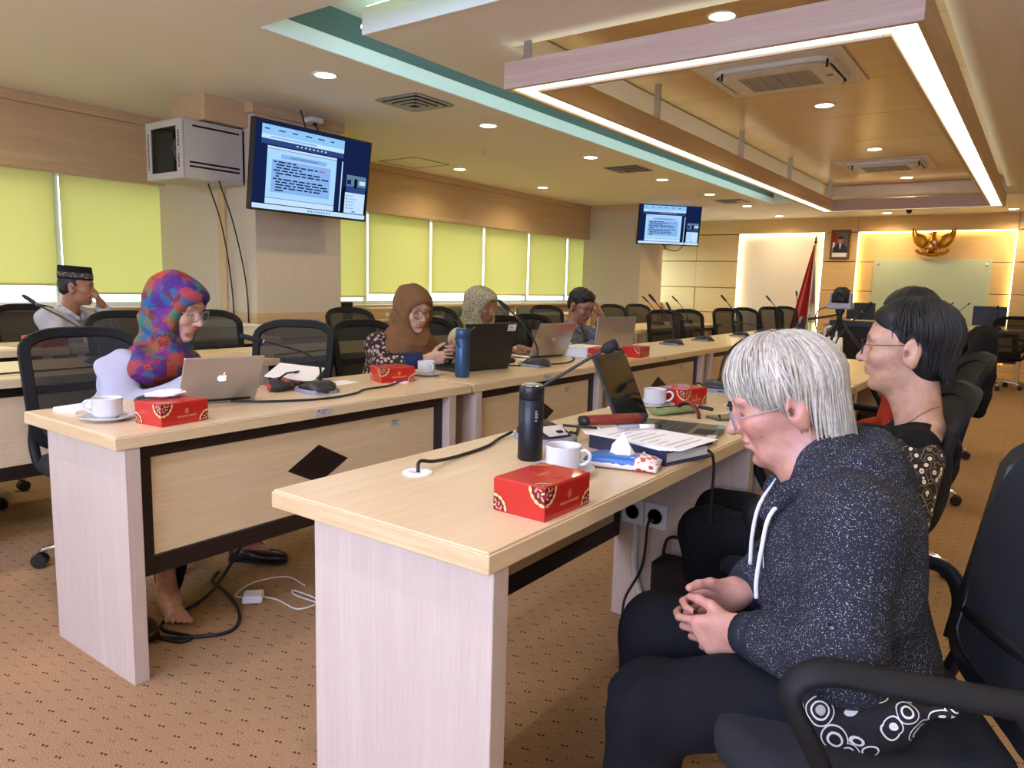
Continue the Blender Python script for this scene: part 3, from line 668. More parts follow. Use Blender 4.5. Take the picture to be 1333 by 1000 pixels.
# ================================================================== CHAIRS
BACKP = [(-0.205, 0.47), (-0.232, 0.56), (-0.245, 0.66), (-0.258, 0.76), (-0.285, 0.86), (-0.335, 0.955)]
def back_at(s, y, w=0.225):
    s = max(0.0, min(1.0, s))*(len(BACKP)-1); i = min(int(s), len(BACKP)-2); f = s-i
    x = BACKP[i][0]*(1-f)+BACKP[i+1][0]*f; z = BACKP[i][1]*(1-f)+BACKP[i+1][1]*f
    return (x-0.035*(1-(y/w)**2), y, z)
def chair_parts(t, arms, solid):
    sh = [[(x*k, y*k, z) for x, y in rrect(0.47, 0.48, 0.11, 5)] for k, z in ((0.90, 0.405), (0.99, 0.415), (1.0, 0.445), (0.97, 0.468), (0.86, 0.478))]
    G().loft([[(a+0.02, b, c) for a, b, c in r] for r in sh]).obj('seat', M_['seat'], t, True)
    G().box(-0.10, 0.12, -0.09, 0.09, 0.36, 0.405, 0.008).obj('tilt_mechanism', M_['black'], t)
    # back frame: closed strip round the rim
    n = 4; poly = rrect(0.45, 1.0, 0.16, 6); pts = []
    for a, b in poly: pts.append(back_at(0.02+0.96*(b+0.5), a*(0.93+0.07*(b+0.5))))
    q = G(); m = len(pts); P = [Vector(p) for p in pts]; rings = []
    cen = sum(P, Vector())/m
    for i in range(m):
        tg = (P[(i+1) % m]-P[i-1]).normalized(); nrm = Vector((0.97, 0, 0.2)); side = tg.cross(nrm).normalized(); nr = side.cross(tg).normalized()
        rings.append([tuple(P[i]+side*a+nr*b) for a, b in ((0.018, 0.012), (0.024, 0), (0.018, -0.012), (-0.018, -0.012), (-0.024, 0), (-0.018, 0.012))])
    rings.append(rings[0]); q.loft(rings, True, False)
    q.obj('back_frame', M_['dkgrey'] if not solid else M_['black'], t, True, angle=0.9)
    q = G(); K = 10
    vv = []; ff = []
    for i in range(K+1):
        for j in range(K+1):
            s = 0.06+0.88*i/K; wy = 0.205*(1-max(0, (abs(i/K-0.5)-0.38))*1.4); y = -wy+2*wy*j/K
            p = back_at(s, y); vv.append((p[0]+(0.014 if solid else 0.0), p[1], p[2]))
    for i in range(K):
        for j in range(K): ff.append((i*(K+1)+j, i*(K+1)+j+1, (i+1)*(K+1)+j+1, (i+1)*(K+1)+j))
    q.add(vv, ff)
    if solid:
        nv = len(vv); q.add([(x-0.03, y, z) for x, y, z in vv], [f[::-1] for f in ff])
    q.obj('backrest', M_['seatback'] if solid else M_['net'], t, True)
    for s in (-1, 1):
        pts = spline([back_at(0.25, s*0.215), (-0.245, s*0.22, 0.50), (-0.20, s*0.21, 0.41), (-0.10, s*0.16, 0.385), (0.0, s*0.08, 0.38)], 5)
        G().tube(pts, 0.02, 8, flat=0.7).obj('back_strut', M_['dkgrey'], t, True)
    G().tube([back_at(0.24, -0.21), back_at(0.24, 0), back_at(0.24, 0.21)], 0.016, 8).obj('lumbar_bar', M_['black'], t, True)
    if arms:
        for s in (-1, 1):
            pts = spline([(0.02, s*0.22, 0.40), (0.07, s*0.265, 0.43), (0.13, s*0.285, 0.54), (0.165, s*0.285, 0.615), (0.125, s*0.285, 0.655), (0.03, s*0.285, 0.652), (-0.12, s*0.285, 0.645), (-0.215, s*0.28, 0.635), (-0.245, s*0.255, 0.58), (-0.23, s*0.235, 0.50)], 5)
            G().tube(pts, [0.022]*len(pts), 10, flat=0.6).obj('armrest', M_['dkgrey'], t, True)
    G().lathe([(0.028, 0.13), (0.028, 0.26), (0.02, 0.26), (0.02, 0.37)], 14).obj('gas_lift', M_['black'], t, True)
    G().lathe([(0.045, 0.075), (0.05, 0.10), (0.04, 0.14), (0.028, 0.145)], 14).obj('base_hub', M_['chrome'], t, True)
    for k in range(5):
        a = 2*PI*k/5+0.3; ca, sa = math.cos(a), math.sin(a)
        P = lambda r, z: (r*ca, r*sa, z)
        lg = G().tube([P(0.035, 0.115), P(0.12, 0.108), P(0.22, 0.092), P(0.285, 0.075), P(0.30, 0.062)], [0.024, 0.022, 0.019, 0.016, 0.012], 8, flat=0.75).obj('leg', M_['chrome'], t, True)
        q = G()
        for s in (-1, 1): q.lathe([(0.012, -0.009), (0.028, -0.009), (0.030, -0.004), (0.030, 0.004), (0.028, 0.009), (0.012, 0.009)], 12, M=T((0.30*ca-s*0.014*sa, 0.30*sa+s*0.014*ca, 0.0305), a, PI/2))
        q.box(-0.012, 0.012, -0.006, 0.006, 0.03, 0.062, 0.002, M=T((0.30*ca, 0.30*sa, 0), a))
        q.obj('caster', M_['black'], lg, True, angle=0.7)
M_['seat'] = pbr('seat_fabric', hexc('17181a'), 0.9, bump=0.3, bscale=400)
M_['seatback'] = pbr('back_fabric', hexc('15161a'), 0.85, bump=0.3, bscale=500)
proto = {}
def chair(x, y, deg, label, group=None, arms=False, solid=False):
    k = (arms, solid)
    if k not in proto:
        t = thing('office_chair', label, 'chair', (x, y, 0), math.radians(deg), group); chair_parts(t, arms, solid); proto[k] = t; return t
    return copy_tree(proto[k], (x, y, 0), math.radians(deg), label, group)
g1, g2, g3 = 'mesh chairs of the middle left row', 'mesh chairs of the second row from the windows', 'chairs of the right row'
# middle left row
chair(-3.02, 1.42, -6, 'black mesh chair of the woman in the colourful scarf', g1)
chair(-3.28, 2.36, -62, 'black mesh chair turned sideways behind the silver laptop lid', g1)
chair(-2.98, 3.0, -4, 'black mesh chair of the woman in the brown scarf', g1)
chair(-3.03, 3.66, 0, 'black mesh chair of the woman in the cream scarf', g1)
chair(-2.98, 4.30, -20, 'empty black mesh chair between the woman in the cream scarf and the man in batik', g1)
chair(-3.05, 4.86, -8, 'black mesh chair of the man in the grey batik shirt', g1)
for i, (y, d) in enumerate(((7.35, -30), (8.05, -24), (9.3, -30), (10.0, -30), (11.2, -30), (12.0, -30))):
    chair(-3.1, y, d, 'empty black mesh chair behind the far desk microphones, %s of six from the camera' % ords[i], g1)
# second row from the windows
chair(-4.46, 1.30, 0, 'black mesh chair at the left edge of the picture in front of the red box', g2)
chair(-4.42, 2.33, 2, 'black mesh chair left of the colourful scarf, below the cap man', g2)
chair(-4.40, 2.87, -4, 'black mesh chair right of the colourful scarf, beside the dark plant', g2)
chair(-4.5, 4.22, -8, 'black mesh chair in front of the first pillar, left of the brown scarf', g2)
chair(-4.5, 5.3, -12, 'black mesh chair between the brown and the cream scarf', g2)
chair(-4.5, 7.2, -20, 'black mesh chair behind the left shoulder of the man in batik', g2)
chair(-4.5, 8.85, -20, 'black mesh chair beside the raised arm of the man in batik', g2)
chair(-4.5, 9.6, -22, 'black mesh chair at the foot of the far pillar', g2)
chair(-5.62, 2.25, 5, 'black mesh chair of the man in the cap', 'chair beside the windows')
# right row
chair(-0.205, 1.385, 203, 'black high backed armchair of the white haired man', g3, True, True)
chair(-0.49, 2.2, 195, 'black mesh armchair of the woman in the black blouse', g3, True)
chair(-0.52, 3.55, 195, 'black mesh armchair of the person in red', g3, True)
chair(-0.60, 4.85, 195, 'black armchair draped with a dark jacket beyond the person in red', g3, True)
chair(-0.66, 6.3, 195, 'empty black armchair beyond the one with the dark jacket', g3, True)
chair(-0.45, 11.55, 120, 'black armchair before the head desk at the right', g3, True)

# ================================================================== DESK MICROPHONES
M_['mic_grey'] = pbr('mic_side_grey', hexc('8c8a96'), 0.4); M_['mic_top'] = pbr('mic_top', hexc('2b2924'), 0.45); M_['mic_plate'] = pbr('mic_keypad', hexc('cfcabf'), 0.4)
mic_proto = []
def mic_base(t):
    rings = []
    for x, w, h in ((0.085, 0.030, 0.012), (0.078, 0.052, 0.020), (0.05, 0.066, 0.032), (0.01, 0.070, 0.046), (-0.03, 0.066, 0.052), (-0.062, 0.05, 0.042), (-0.075, 0.03, 0.018)):
        rings.append([(x, -w, 0.012), (x, -w*0.93, 0.012+(h-0.012)*0.55), (x, -w*0.55, h*0.95), (x, 0, h), (x, w*0.55, h*0.95), (x, w*0.93, 0.012+(h-0.012)*0.55), (x, w, 0.012)])
    a = G().loft(rings, True, True).obj('housing', M_['mic_top'], t, True)
    b = G().loft([[(0.015+x*0.175, y*0.15, z) for x, y in rrect(1, 1, 0.3, 5)] for z in (0.0, 0.012)] + [[(0.015+x*0.168, y*0.143, 0.016) for x, y in rrect(1, 1, 0.3, 5)]]).obj('base_plate', M_['mic_grey'], t)
    q = G(); q.add([(0.078, -0.035, 0.0225), (0.078, 0.035, 0.0225), (0.03, 0.045, 0.0425), (0.03, -0.045, 0.0425)], [(0, 1, 2, 3)]); c = q.obj('keypad', M_['mic_plate'], t)
    q = G(); q.box(0.055, 0.07, 0.004, 0.024, 0.028, 0.034, 0.002); d = q.obj('talk_button', M_['black'], t)
    q = G(); q.box(0.01, 0.032, -0.0762, -0.074, 0.004, 0.010); e_ = q.obj('side_socket', M_['black'], t)
    return [a, b, c, d, e_]
def mic(x, y, z, deg, neck, label, group, hr=0.0105, cord=True):
    """neck: points from the hump to the head, in world axes relative to the base"""
    t = thing('desk_microphone', label, 'microphone', (x, y, z), math.radians(deg), group)
    if not mic_proto: mic_proto.extend(mic_base(t))
    else:
        for p in mic_proto: share(p, p.name.split('.')[0], t)
    R = Matrix.Rotation(-math.radians(deg), 4, 'Z'); P = spline([R @ Vector(p) for p in neck], 7)
    k = max(2, len(P)-6); Pn, Ph = P[:k], P[k-1:]
    G().tube(Pn, [0.0085]*3 + [0.0048]*(len(Pn)-3), 8).obj('gooseneck', M_['black'], t, True)
    m = len(Ph); h = G().tube(Ph, [hr*(0.55+0.45*min(1, i/2)) if i < m-1 else hr*0.7 for i in range(m)], 10).obj('microphone_head', M_['blackmatte'], t, True)
    a = Vector(Ph[0]); b = Vector(Ph[1]); G().tube([a, a+(b-a).normalized()*0.006], 0.0075, 10).obj('ring', M_['grey'], h, True)
    if cord:
        G().tube(spline([(-0.07, 0.03, 0.012), (-0.10, 0.045, 0.02), (-0.115, 0.02, 0.014), (-0.09, 0.0, 0.01)], 5), 0.005, 6).obj('plug_lead', M_['cable'], t, True)
    return t
gm = 'desk microphones of the middle left row'
mic(-2.335, 1.905, 0.75, 165, [(0, 0.01, 0.045), (0.012, 0, 0.10), (0.0, -0.03, 0.145), (-0.03, -0.10, 0.178), (-0.06, -0.19, 0.205), (-0.105, -0.28, 0.232)], 'long necked desk microphone beside the floral pouch, bent low toward the colourful scarf', gm)
mic(-2.262, 3.37, 0.75, 165, [(0, 0, 0.045), (-0.003, 0, 0.11), (-0.04, -0.03, 0.19), (-0.13, -0.06, 0.29), (-0.22, -0.08, 0.36)], 'desk microphone in front of the thin silver laptop', gm)
fm = [(-2.40, 5.54, 'nearest'), (-2.40, 6.2, 'second'), (-2.40, 7.17, 'third'), (-2.42, 8.0, 'fourth'), (-2.34, 8.42, 'fifth'), (-2.28, 9.0-0.2, 'sixth')]
for i, (x, y, o_) in enumerate(fm):
    nk = [(0, 0, 0.045), (-0.005, 0, 0.13), (-0.05, -0.02, 0.22), (-0.13, -0.05, 0.32), (-0.20, -0.07, 0.40)]
    if i == 1: nk = [(0, 0, 0.045), (-0.02, 0, 0.10), (-0.12, -0.05, 0.15), (-0.26, -0.10, 0.24), (-0.32, -0.12, 0.33)]
    if i == 3: nk = [(0, 0, 0.045), (-0.03, 0, 0.07), (-0.12, -0.06, 0.085), (-0.22, -0.12, 0.10), (-0.30, -0.17, 0.115)]
    if i == 5: nk = [(0, 0, 0.045), (-0.01, 0, 0.14), (-0.025, 0, 0.26), (-0.04, 0, 0.38), (-0.055, 0, 0.46)]
    mic(x, y, 0.75, 170, nk, 'desk microphone among the empty far seats of the middle left row, %s from the camera' % o_, gm)
mic(-1.165, 1.775, 0.75, -18, [(-0.04, 0.012, 0.045), (-0.045, 0.014, 0.10), (-0.02, 0.02, 0.148), (0.042, 0.045, 0.195), (0.102, 0.074, 0.239), (0.135, 0.087, 0.262), (0.181, 0.101, 0.290)], 'desk microphone behind the black flask, neck slanting up across the laptop', 'desk microphones of the right row', 0.0175)
mic(-1.15, 3.19, 0.75, 10, [(0, 0, 0.045), (0.004, 0, 0.10), (0.03, -0.01, 0.17), (0.10, -0.03, 0.235), (0.19, -0.05, 0.27), (0.26, -0.06, 0.275)], 'desk microphone half hidden by the white haired man\'s forehead', 'desk microphones of the right row', 0.014)
mic(-1.02, 4.75, 0.75, 10, [(0, 0, 0.045), (0.006, 0, 0.12), (0.05, -0.01, 0.22), (0.14, -0.02, 0.33), (0.20, -0.03, 0.40)], 'desk microphone between the tripod and the woman in glasses', 'desk microphones of the right row', 0.012)
g0 = 'desk microphones of the rows by the windows'
mic(-3.85, 4.62, 0.75, 165, [(0, 0, 0.045), (-0.02, -0.01, 0.12), (-0.12, -0.09, 0.18), (-0.30, -0.25, 0.25), (-0.42, -0.37, 0.315)], 'desk microphone in front of the first pillar chair, left of the brown scarf', g0)
mic(-3.80, 5.2, 0.75, 165, [(0, 0, 0.045), (-0.01, 0, 0.11), (-0.05, -0.02, 0.2), (-0.2, -0.08, 0.33), (-0.30, -0.13, 0.40)], 'desk microphone right beside the face of the woman in the cream scarf', g0)
mic(-3.75, 1.72, 0.75, 165, [(0, 0, 0.045), (-0.02, -0.01, 0.12), (-0.14, -0.06, 0.2), (-0.32, -0.13, 0.28), (-0.42, -0.17, 0.33)], 'desk microphone behind the colourful scarf pointing at the man in the cap', g0)
mic(-3.85, 8.4, 0.75, 165, [(0, 0, 0.045), (-0.01, 0, 0.12), (-0.1, -0.04, 0.25), (-0.2, -0.07, 0.35)], 'desk microphone by the far pillar, nearer of two', g0)
mic(-3.85, 9.3, 0.75, 165, [(0, 0, 0.045), (-0.01, 0, 0.12), (-0.1, -0.04, 0.25), (-0.2, -0.07, 0.35)], 'desk microphone by the far pillar, farther of two', g0)
for i, x in enumerate((-1.25, -1.05)):
    mic(x, 12.2, 0.75, -90, [(0, 0, 0.045), (0.01, 0, 0.12), (0.06, -0.01, 0.22), (0.16, -0.03, 0.32), (0.20, -0.04, 0.36)], 'tiny desk microphone on the head desk above the woman in glasses, %s of two' % ('left' if i == 0 else 'right'), 'head desk microphones')
mic(-0.52, 12.15, 0.75, -90, [(0, 0, 0.045), (0, 0, 0.15), (0, 0, 0.25), (0, 0, 0.34)], 'desk microphone standing in front of the right head desk monitor', 'head desk microphones')

# ================================================================== SNACK BOXES, CUPS
RED = pbr('box_red_card', hexc('b8221a'), 0.3, coat=0.4); M_['gilt'] = pbr('box_gilt_print', hexc('e8b878'), 0.35); M_['maroon'] = pbr('box_maroon_print', hexc('6a0f12'), 0.35)
def petals(q, M, s):
    """corner ornament in the (a,b) quadrant, flat print"""
    def leaf(cx, cy, ang, l, w, mi):
        l *= 1.25; w *= 1.3
        pts = [(l*math.cos(t), w*math.sin(t)*abs(math.sin(t))**0.2) for t in [2*PI*i/10 for i in range(10)]]
        v = [M @ Vector((cx*s+s*(px*math.cos(ang)-py*math.sin(ang)), cy*s+s*(px*math.sin(ang)+py*math.cos(ang)), 0.0006 if mi == 0 else (0.0002 if mi == 2 else 0.0004))) for px, py in pts]
        q.add([tuple(p) for p in v], [tuple(range(10))], mi)
    q.add([tuple(M @ Vector((a*s, b*s, 0.0001))) for a, b in ((0, 0), (0.026, 0), (0.024, 0.014), (0.014, 0.024), (0, 0.026))], [(0, 1, 2, 3, 4)], 1)
    for k in range(4):
        a = PI/2*(k+0.5)/4; leaf(0.0275*math.cos(a), 0.0275*math.sin(a), a+PI/2, 0.0048, 0.0024, 0)
    for k in range(3):
        a = PI/2*(k+0.5)/3; leaf(0.017*math.cos(a), 0.017*math.sin(a), a+PI/4, 0.004, 0.0016, 2)
    for k in range(2):
        a = PI/2*(k+0.5)/2; leaf(0.009*math.cos(a), 0.009*math.sin(a), a-PI/4, 0.0035, 0.0014, 0 if k else 2)
PINK = pbr('box_pink_print', hexc('d98a80'), 0.35)
box_proto = []
def snack_box(x, y, z, deg, label, sx=1.0, sy=1.0):
    t = thing('snack_box', label, 'box', (x, y, z), math.radians(deg), 'red snack boxes')
    if not box_proto:
        a, b, h = 0.0615, 0.081, 0.069
        G().loft([[(-a, -b, 0), (a, -b, 0), (a, b, 0), (-a, b, 0)], [(-a-0.001, -b-0.001, h-0.004), (a+0.001, -b-0.001, h-0.004), (a+0.001, b+0.001, h-0.004), (-a-0.001, b+0.001, h-0.004)], [(-a+0.001, -b+0.001, h), (a-0.001, -b+0.001, h), (a-0.001, b-0.001, h), (-a+0.001, b-0.001, h)]]).obj('carton', RED, t)
        q = G(); q.box(-a+0.003, a-0.003, -0.001, 0.001, h, h+0.0006).box(a*0.2, a*0.2+0.03, -0.012, 0.012, h, h+0.0012, 0.0004); q.obj('tuck_flap', RED, t)
        e = 0.0013
        def one(*a_): q_ = G(); petals(q_, *a_); q_.obj('corner_print', [M_['gilt'], M_['maroon'], PINK], t)
        FX = Matrix(((0, 0, 1, a+e), (1, 0, 0, 0), (0, 1, 0, 0), (0, 0, 0, 1)))            # +X face: (y,z)
        FXm = Matrix(((0, 0, -1, -a-e), (-1, 0, 0, 0), (0, 1, 0, 0), (0, 0, 0, 1)))
        FY = Matrix(((1, 0, 0, 0), (0, 0, -1, -b-e), (0, 1, 0, 0), (0, 0, 0, 1)))           # -Y face: (x,z)
        FYp = Matrix(((-1, 0, 0, 0), (0, 0, 1, b+e), (0, 1, 0, 0), (0, 0, 0, 1)))
        FZ = Matrix(((1, 0, 0, 0), (0, 1, 0, 0), (0, 0, 1, h+0.0002), (0, 0, 0, 1)))
        R2 = lambda d: Matrix.Rotation(math.radians(d), 4, 'Z')
        for F, hw in ((FX, b), (FXm, b), (FY, a), (FYp, a)):
            one(F @ Matrix.Translation((-hw, h-0.003, 0)) @ R2(-90), 1.25) if F in (FX, FXm) else one(F @ Matrix.Translation((hw, h-0.003, 0)) @ R2(180), 1.25)
            one(F @ Matrix.Translation((hw, 0.003, 0)) @ R2(90), 1.1) if F in (FX, FXm) else one(F @ Matrix.Translation((-hw, 0.003, 0)), 1.1)
        one(FZ @ Matrix.Translation((a-0.002, -b+0.002, 0)) @ R2(90), 0.9); one(FZ @ Matrix.Translation((-a+0.002, b-0.002, 0)) @ R2(-90), 1.1)
        q = G()
        for k in range(16):
            a0, a1 = 2*PI*k/16, 2*PI*(k+1)/16
            q.add([tuple(FX @ Vector((r*0.8*math.cos(w)+0.005, 0.040+r*math.sin(w), 0.0004))) for r, w in ((0.0085, a0), (0.0085, a1), (0.0076, a1), (0.0076, a0))], [(0, 1, 2, 3)])
        for s in (-1, 1):
            q.add([tuple(FX @ Vector((0.005+p, 0.040+r, 0.0004))) for p, r in ((0, -0.004*s+0.001*s), (0.004, -0.006*s), (0, 0.0008*s), (-0.004, -0.006*s))], [(0, 1, 2, 3)])
        q.obj('emblem', M_['gilt'], t)
        text('HOLLAND BAKERY', 'lettering', 0.0085, M_['gilt'], t, FX @ Matrix.Translation((0.005, 0.024, 0.0004)), squash=0.95)
        text('Holland', 'lid_lettering', 0.012, M_['gilt'], t, FZ @ Matrix.Translation((0, 0, 0.0006)) @ R2(90))
        box_proto.append(t)
    else:
        for p in box_proto[0].children:
            c = p.copy(); COL.objects.link(c); c.parent = t
    t.scale = (sx, sy, 1)
    return t
snack_box(-0.792, 1.215, 0.75, -1, 'red snack box nearest the camera, on the front edge of the foreground desk')
snack_box(-2.160, 1.195, 0.75, 7, 'red snack box beside the white cup in front of the colourful scarf woman')
snack_box(-2.375, 2.36, 0.75, -20, 'red snack box in front of the woman in the brown scarf')
snack_box(-2.235, 4.06, 0.75, 10, 'red snack box with a white box behind it, left of a pair')
snack_box(-2.145, 4.36, 0.75, 4, 'red snack box before the laptop of the man in batik, right of a pair')
snack_box(-1.12, 2.70, 0.75, -8, 'red snack box behind the open black laptop, with a cup')
snack_box(-4.93, 1.94, 0.75, 22, 'red snack box on the window desk beside the man in the cap', 1.2, 1.2)
cup_proto = []
def cup(x, y, z, deg, label, saucer=True):
    t = thing('coffee_cup', label, 'cup', (x, y, z), math.radians(deg), 'white coffee cups')
    dz = 0.0
    if saucer:
        s = thing('saucer', label.replace('coffee cup', 'saucer under the coffee cup'), 'saucer', (x, y, z), 0, 'white saucers')
        G().lathe([(0.001, 0.004), (0.04, 0.004), (0.045, 0.0), (0.05, 0.002), (0.076, 0.013), (0.078, 0.0155), (0.074, 0.016), (0.05, 0.008), (0.03, 0.0075), (0.001, 0.0075)][1:], 28).obj('dish', M_['ceramic'], s, True); dz = 0.0076
    t.location.z += dz
    if not cup_proto:
        cup_proto.append(G().lathe([(0.027, 0.0), (0.030, 0.0), (0.031, 0.004), (0.040, 0.008), (0.0425, 0.016), (0.0435, 0.06), (0.0445, 0.062), (0.0432, 0.063), (0.041, 0.06), (0.040, 0.018), (0.034, 0.010), (0.001, 0.009)], 28).obj('body', M_['ceramic'], t, True))
        cup_proto.append(G().tube(spline([(0.041, 0, 0.050), (0.055, 0, 0.054), (0.066, 0, 0.045), (0.064, 0, 0.030), (0.052, 0, 0.020), (0.041, 0, 0.018)], 5), 0.0042, 8).obj('handle', M_['ceramic'], t, True))
        cup_proto.append(G().lathe([(0.0405, 0.045), (0.001, 0.045)], 24).obj('coffee', pbr('coffee', hexc('3a2416'), 0.1), t))
    else:
        for p in cup_proto: share(p, p.name.split('.')[0], t)
cup(-2.318, 1.075, 0.75, 235, 'white coffee cup at the near end of the left desk')
cup(-2.40, 2.615, 0.75, -20, 'white coffee cup beside the red box before the brown scarf')
cup(-2.58, 4.19, 0.75, 170, 'white coffee cup between the silver laptop and the man in batik')
cup(-0.905, 1.475, 0.75, 15, 'white coffee cup behind the nearest snack box')
cup(-1.17, 2.56, 0.75, 20, 'white coffee cup behind the open black laptop')

# ================================================================== LAPTOPS
SCRN = pbr('laptop_screen_glass', hexc('14150f'), 0.06, spec=0.8, coat=0.6)
def laptop(name, label, x, y, z, deg, w, d, ang, case, base, lidt=0.008, kb=True):
    """hinge along local Y at the origin, keyboard toward local -X, lid leaning toward +X"""
    t = thing(name, label, 'laptop', (x, y, z), math.radians(deg), 'laptops')
    G().box(-d, 0, -w/2, w/2, 0.002, 0.018, 0.004).obj('keyboard_base', base, t)
    if kb:
        q = G()
        for r in range(5):
            for c in range(13): q.box(-d*0.18-r*d*0.10-d*0.085, -d*0.18-r*d*0.10, -w*0.44+c*w*0.068, -w*0.44+c*w*0.068+w*0.056, 0.018, 0.0195)
        q.obj('keys', M_['black'], t)
        G().box(-d*0.96, -d*0.73, -w*0.17, w*0.12, 0.018, 0.0184).obj('trackpad', M_['dkgrey'], t)
    R = T((0, 0, 0.014), 0, 0, ang)
    lid = G().box(-lidt/2, lidt/2, -w/2, w/2, 0.004, d*0.97, 0.003, M=R).obj('lid', case, t)
    G().box(-lidt/2-0.0008, -lidt/2, -w*0.46, w*0.46, d*0.10, d*0.91, M=R).obj('display', SCRN, lid)
    G().tube([(0, -w*0.42, 0.014), (0, w*0.42, 0.014)], 0.0065, 8).obj('hinge', M_['black'], t, True)
    return t, lid, R
M_['mac'] = pbr('laptop_silver', hexc('b8b0a8'), 0.35, 0.7); M_['charcoal'] = pbr('laptop_black', hexc('1e1d1b'), 0.5); M_['slate'] = pbr('laptop_slate', hexc('57534a'), 0.45)
t, lid, R = laptop('laptop', 'silver laptop with a glowing fruit emblem in front of the woman in the colourful scarf', -2.362, 1.478, 0.75, -17, 0.268, 0.205, 0.60, M_['mac'], M_['mac'], 0.007)
def fruit():
    pts = []
    for i in range(40):
        a = 2*PI*i/40; r = 0.0155*(1+0.06*math.cos(2*a)); x_ = r*math.cos(a)*0.98; y_ = r*math.sin(a)*1.02
        if y_ > 0.008: y_ -= 0.0045*math.exp(-(x_/0.005)**2)
        if y_ < -0.008: y_ += 0.0025*math.exp(-(x_/0.004)**2)
        d2 = math.hypot(x_-0.019, y_-0.002)
        if d2 < 0.0085: x_ = 0.019-math.sqrt(max(0.0, 0.0085**2-(y_-0.002)**2))
        pts.append((x_, y_))
    return pts
LF = R @ Matrix(((0, 0, 1, 0.0042), (1, 0, 0, 0), (0, 1, 0, 0.105), (0, 0, 0, 1)))
q = G(); q.prism(fruit(), 0.0006, M=LF); q.prism([(0.001+0.0055*math.cos(a)*0.5+0.0022, 0.0215+0.0055*math.sin(a)) if False else (0.0008+0.004*s_*(1-s_)*c_+0.0055*s_, 0.0165+0.0095*s_) for s_, c_ in [(0, 1), (0.25, 1), (0.5, 1), (0.75, 1), (1, 1), (0.75, -1.6), (0.5, -1.6), (0.25, -1.6)]], 0.0006, M=LF)
q.obj('emblem', emis('laptop_emblem_glow', (1, 1, 1), 1.1), lid)
t, lid, R = laptop('laptop', 'black laptop with a white sticker, back of the lid to the camera', -2.335, 2.985, 0.75, -8, 0.37, 0.25, 0.24, M_['charcoal'], M_['charcoal'], 0.010)
LF = R @ Matrix(((0, 0, 1, 0.0055), (1, 0, 0, 0), (0, 1, 0, 0), (0, 0, 0, 1)))
s = G().add([tuple(LF @ Vector(p)) for p in ((0.115, 0.20, 0), (0.175, 0.20, 0), (0.175, 0.235, 0), (0.115, 0.235, 0))], [(0, 1, 2, 3)]).obj('paper_sticker', M_['paper'], lid)
q = G()
for k in range(3): q.add([tuple(LF @ Vector(p)) for p in ((0.12, 0.205+0.01*k, 0.0004), (0.165-0.01*k, 0.205+0.01*k, 0.0004), (0.165-0.01*k, 0.209+0.01*k, 0.0004), (0.12, 0.209+0.01*k, 0.0004))], [(0, 1, 2, 3)])
q.obj('sticker_print', STI, s)
text('ThinkPad', 'lid_lettering', 0.013, M_['mic_plate'], lid, LF @ Matrix.Translation((-0.145, 0.215, 0.0003)) @ Matrix.Rotation(math.radians(38), 4, 'Z'))
def oval(lid, R, x_, z_, rr, m):
    G().lathe([(rr, 0), (rr*0.8, 0.0005), (rr*0.78, 0.0002), (0.001, 0.0002)], 18, M=R @ Matrix(((0, 0, 1, x_), (1, 0, 0, 0), (0, 1, 0, z_), (0, 0, 0, 1)))).obj('emblem', m, lid)
t, lid, R = laptop('laptop', 'thin silver laptop used by the woman in the cream scarf', -2.475, 3.80, 0.75, -10, 0.33, 0.235, 0.42, M_['alu'], M_['alu'], 0.007); oval(lid, R, 0.0038, 0.12, 0.016, M_['chrome'])
t, lid, R = laptop('laptop', 'silver grey laptop in front of the man in batik', -2.44, 4.60, 0.75, -24, 0.34, 0.24, 0.14, M_['alu'], M_['charcoal'], 0.008); oval(lid, R, 0.0043, 0.12, 0.016, M_['chrome'])
t, lid, R = laptop('laptop', 'open black laptop with a glossy screen facing the right row, on the foreground desk', -1.014, 2.085, 0.75, 190, 0.30, 0.255, 0.42, M_['charcoal'], M_['slate'], 0.010)
G().box(-0.262, -0.235, 0.03, 0.125, 0.018, 0.0184).obj('sticker', M_['mic_plate'], t); G().box(-0.262, -0.235, -0.13, -0.09, 0.018, 0.0184).obj('sticker', pbr('sticker_blue', hexc('6f9db0'), 0.4), t)

# ================================================================== SMALL THINGS ON THE DESKS
def flask(x, y, label, col, h, r, style):
    t = thing('flask', label, 'flask', (x, y, 0.75)); m = pbr('flask_%s' % style, col, 0.38, 0.3)
    G().lathe([(r*0.9, 0), (r, 0.004), (r, h*0.80), (r*0.97, h*0.805)], 28).obj('body', m, t, True)
    G().lathe([(r*0.97, h*0.81), (r, h*0.815), (r, h*0.965), (r*0.93, h*0.985)], 28).obj('cap', m, t, True)
    G().lathe([(r*0.93, h*0.985), (r*0.9, h*0.992), (r*0.80, h*0.985), (r*0.78, h), (0.002, h)], 28).obj('cap_top', M_['chrome'] if style == 'black' else m, t, True)
    return t
t = flask(-1.045, 1.538, 'black vacuum flask with a steel rim on the foreground desk', hexc('15171c'), 0.198, 0.0325, 'black')
q = G()
for k, (w_, h_) in enumerate(((0.006, 0.004), (0.008, 0.006), (0.008, 0.006), (0.006, 0.004))): q.box(0.0322, 0.0330, -0.004, -0.004+w_, 0.105+k*0.008, 0.105+k*0.008+h_, M=Matrix.Rotation(-0.55, 4, 'Z'))
q.obj('printed_mark', M_['grey'], t)
t = flask(-2.245, 2.70, 'dark blue vacuum flask with a strap beside the black laptop', hexc('2b4a68'), 0.235, 0.035, 'blue')
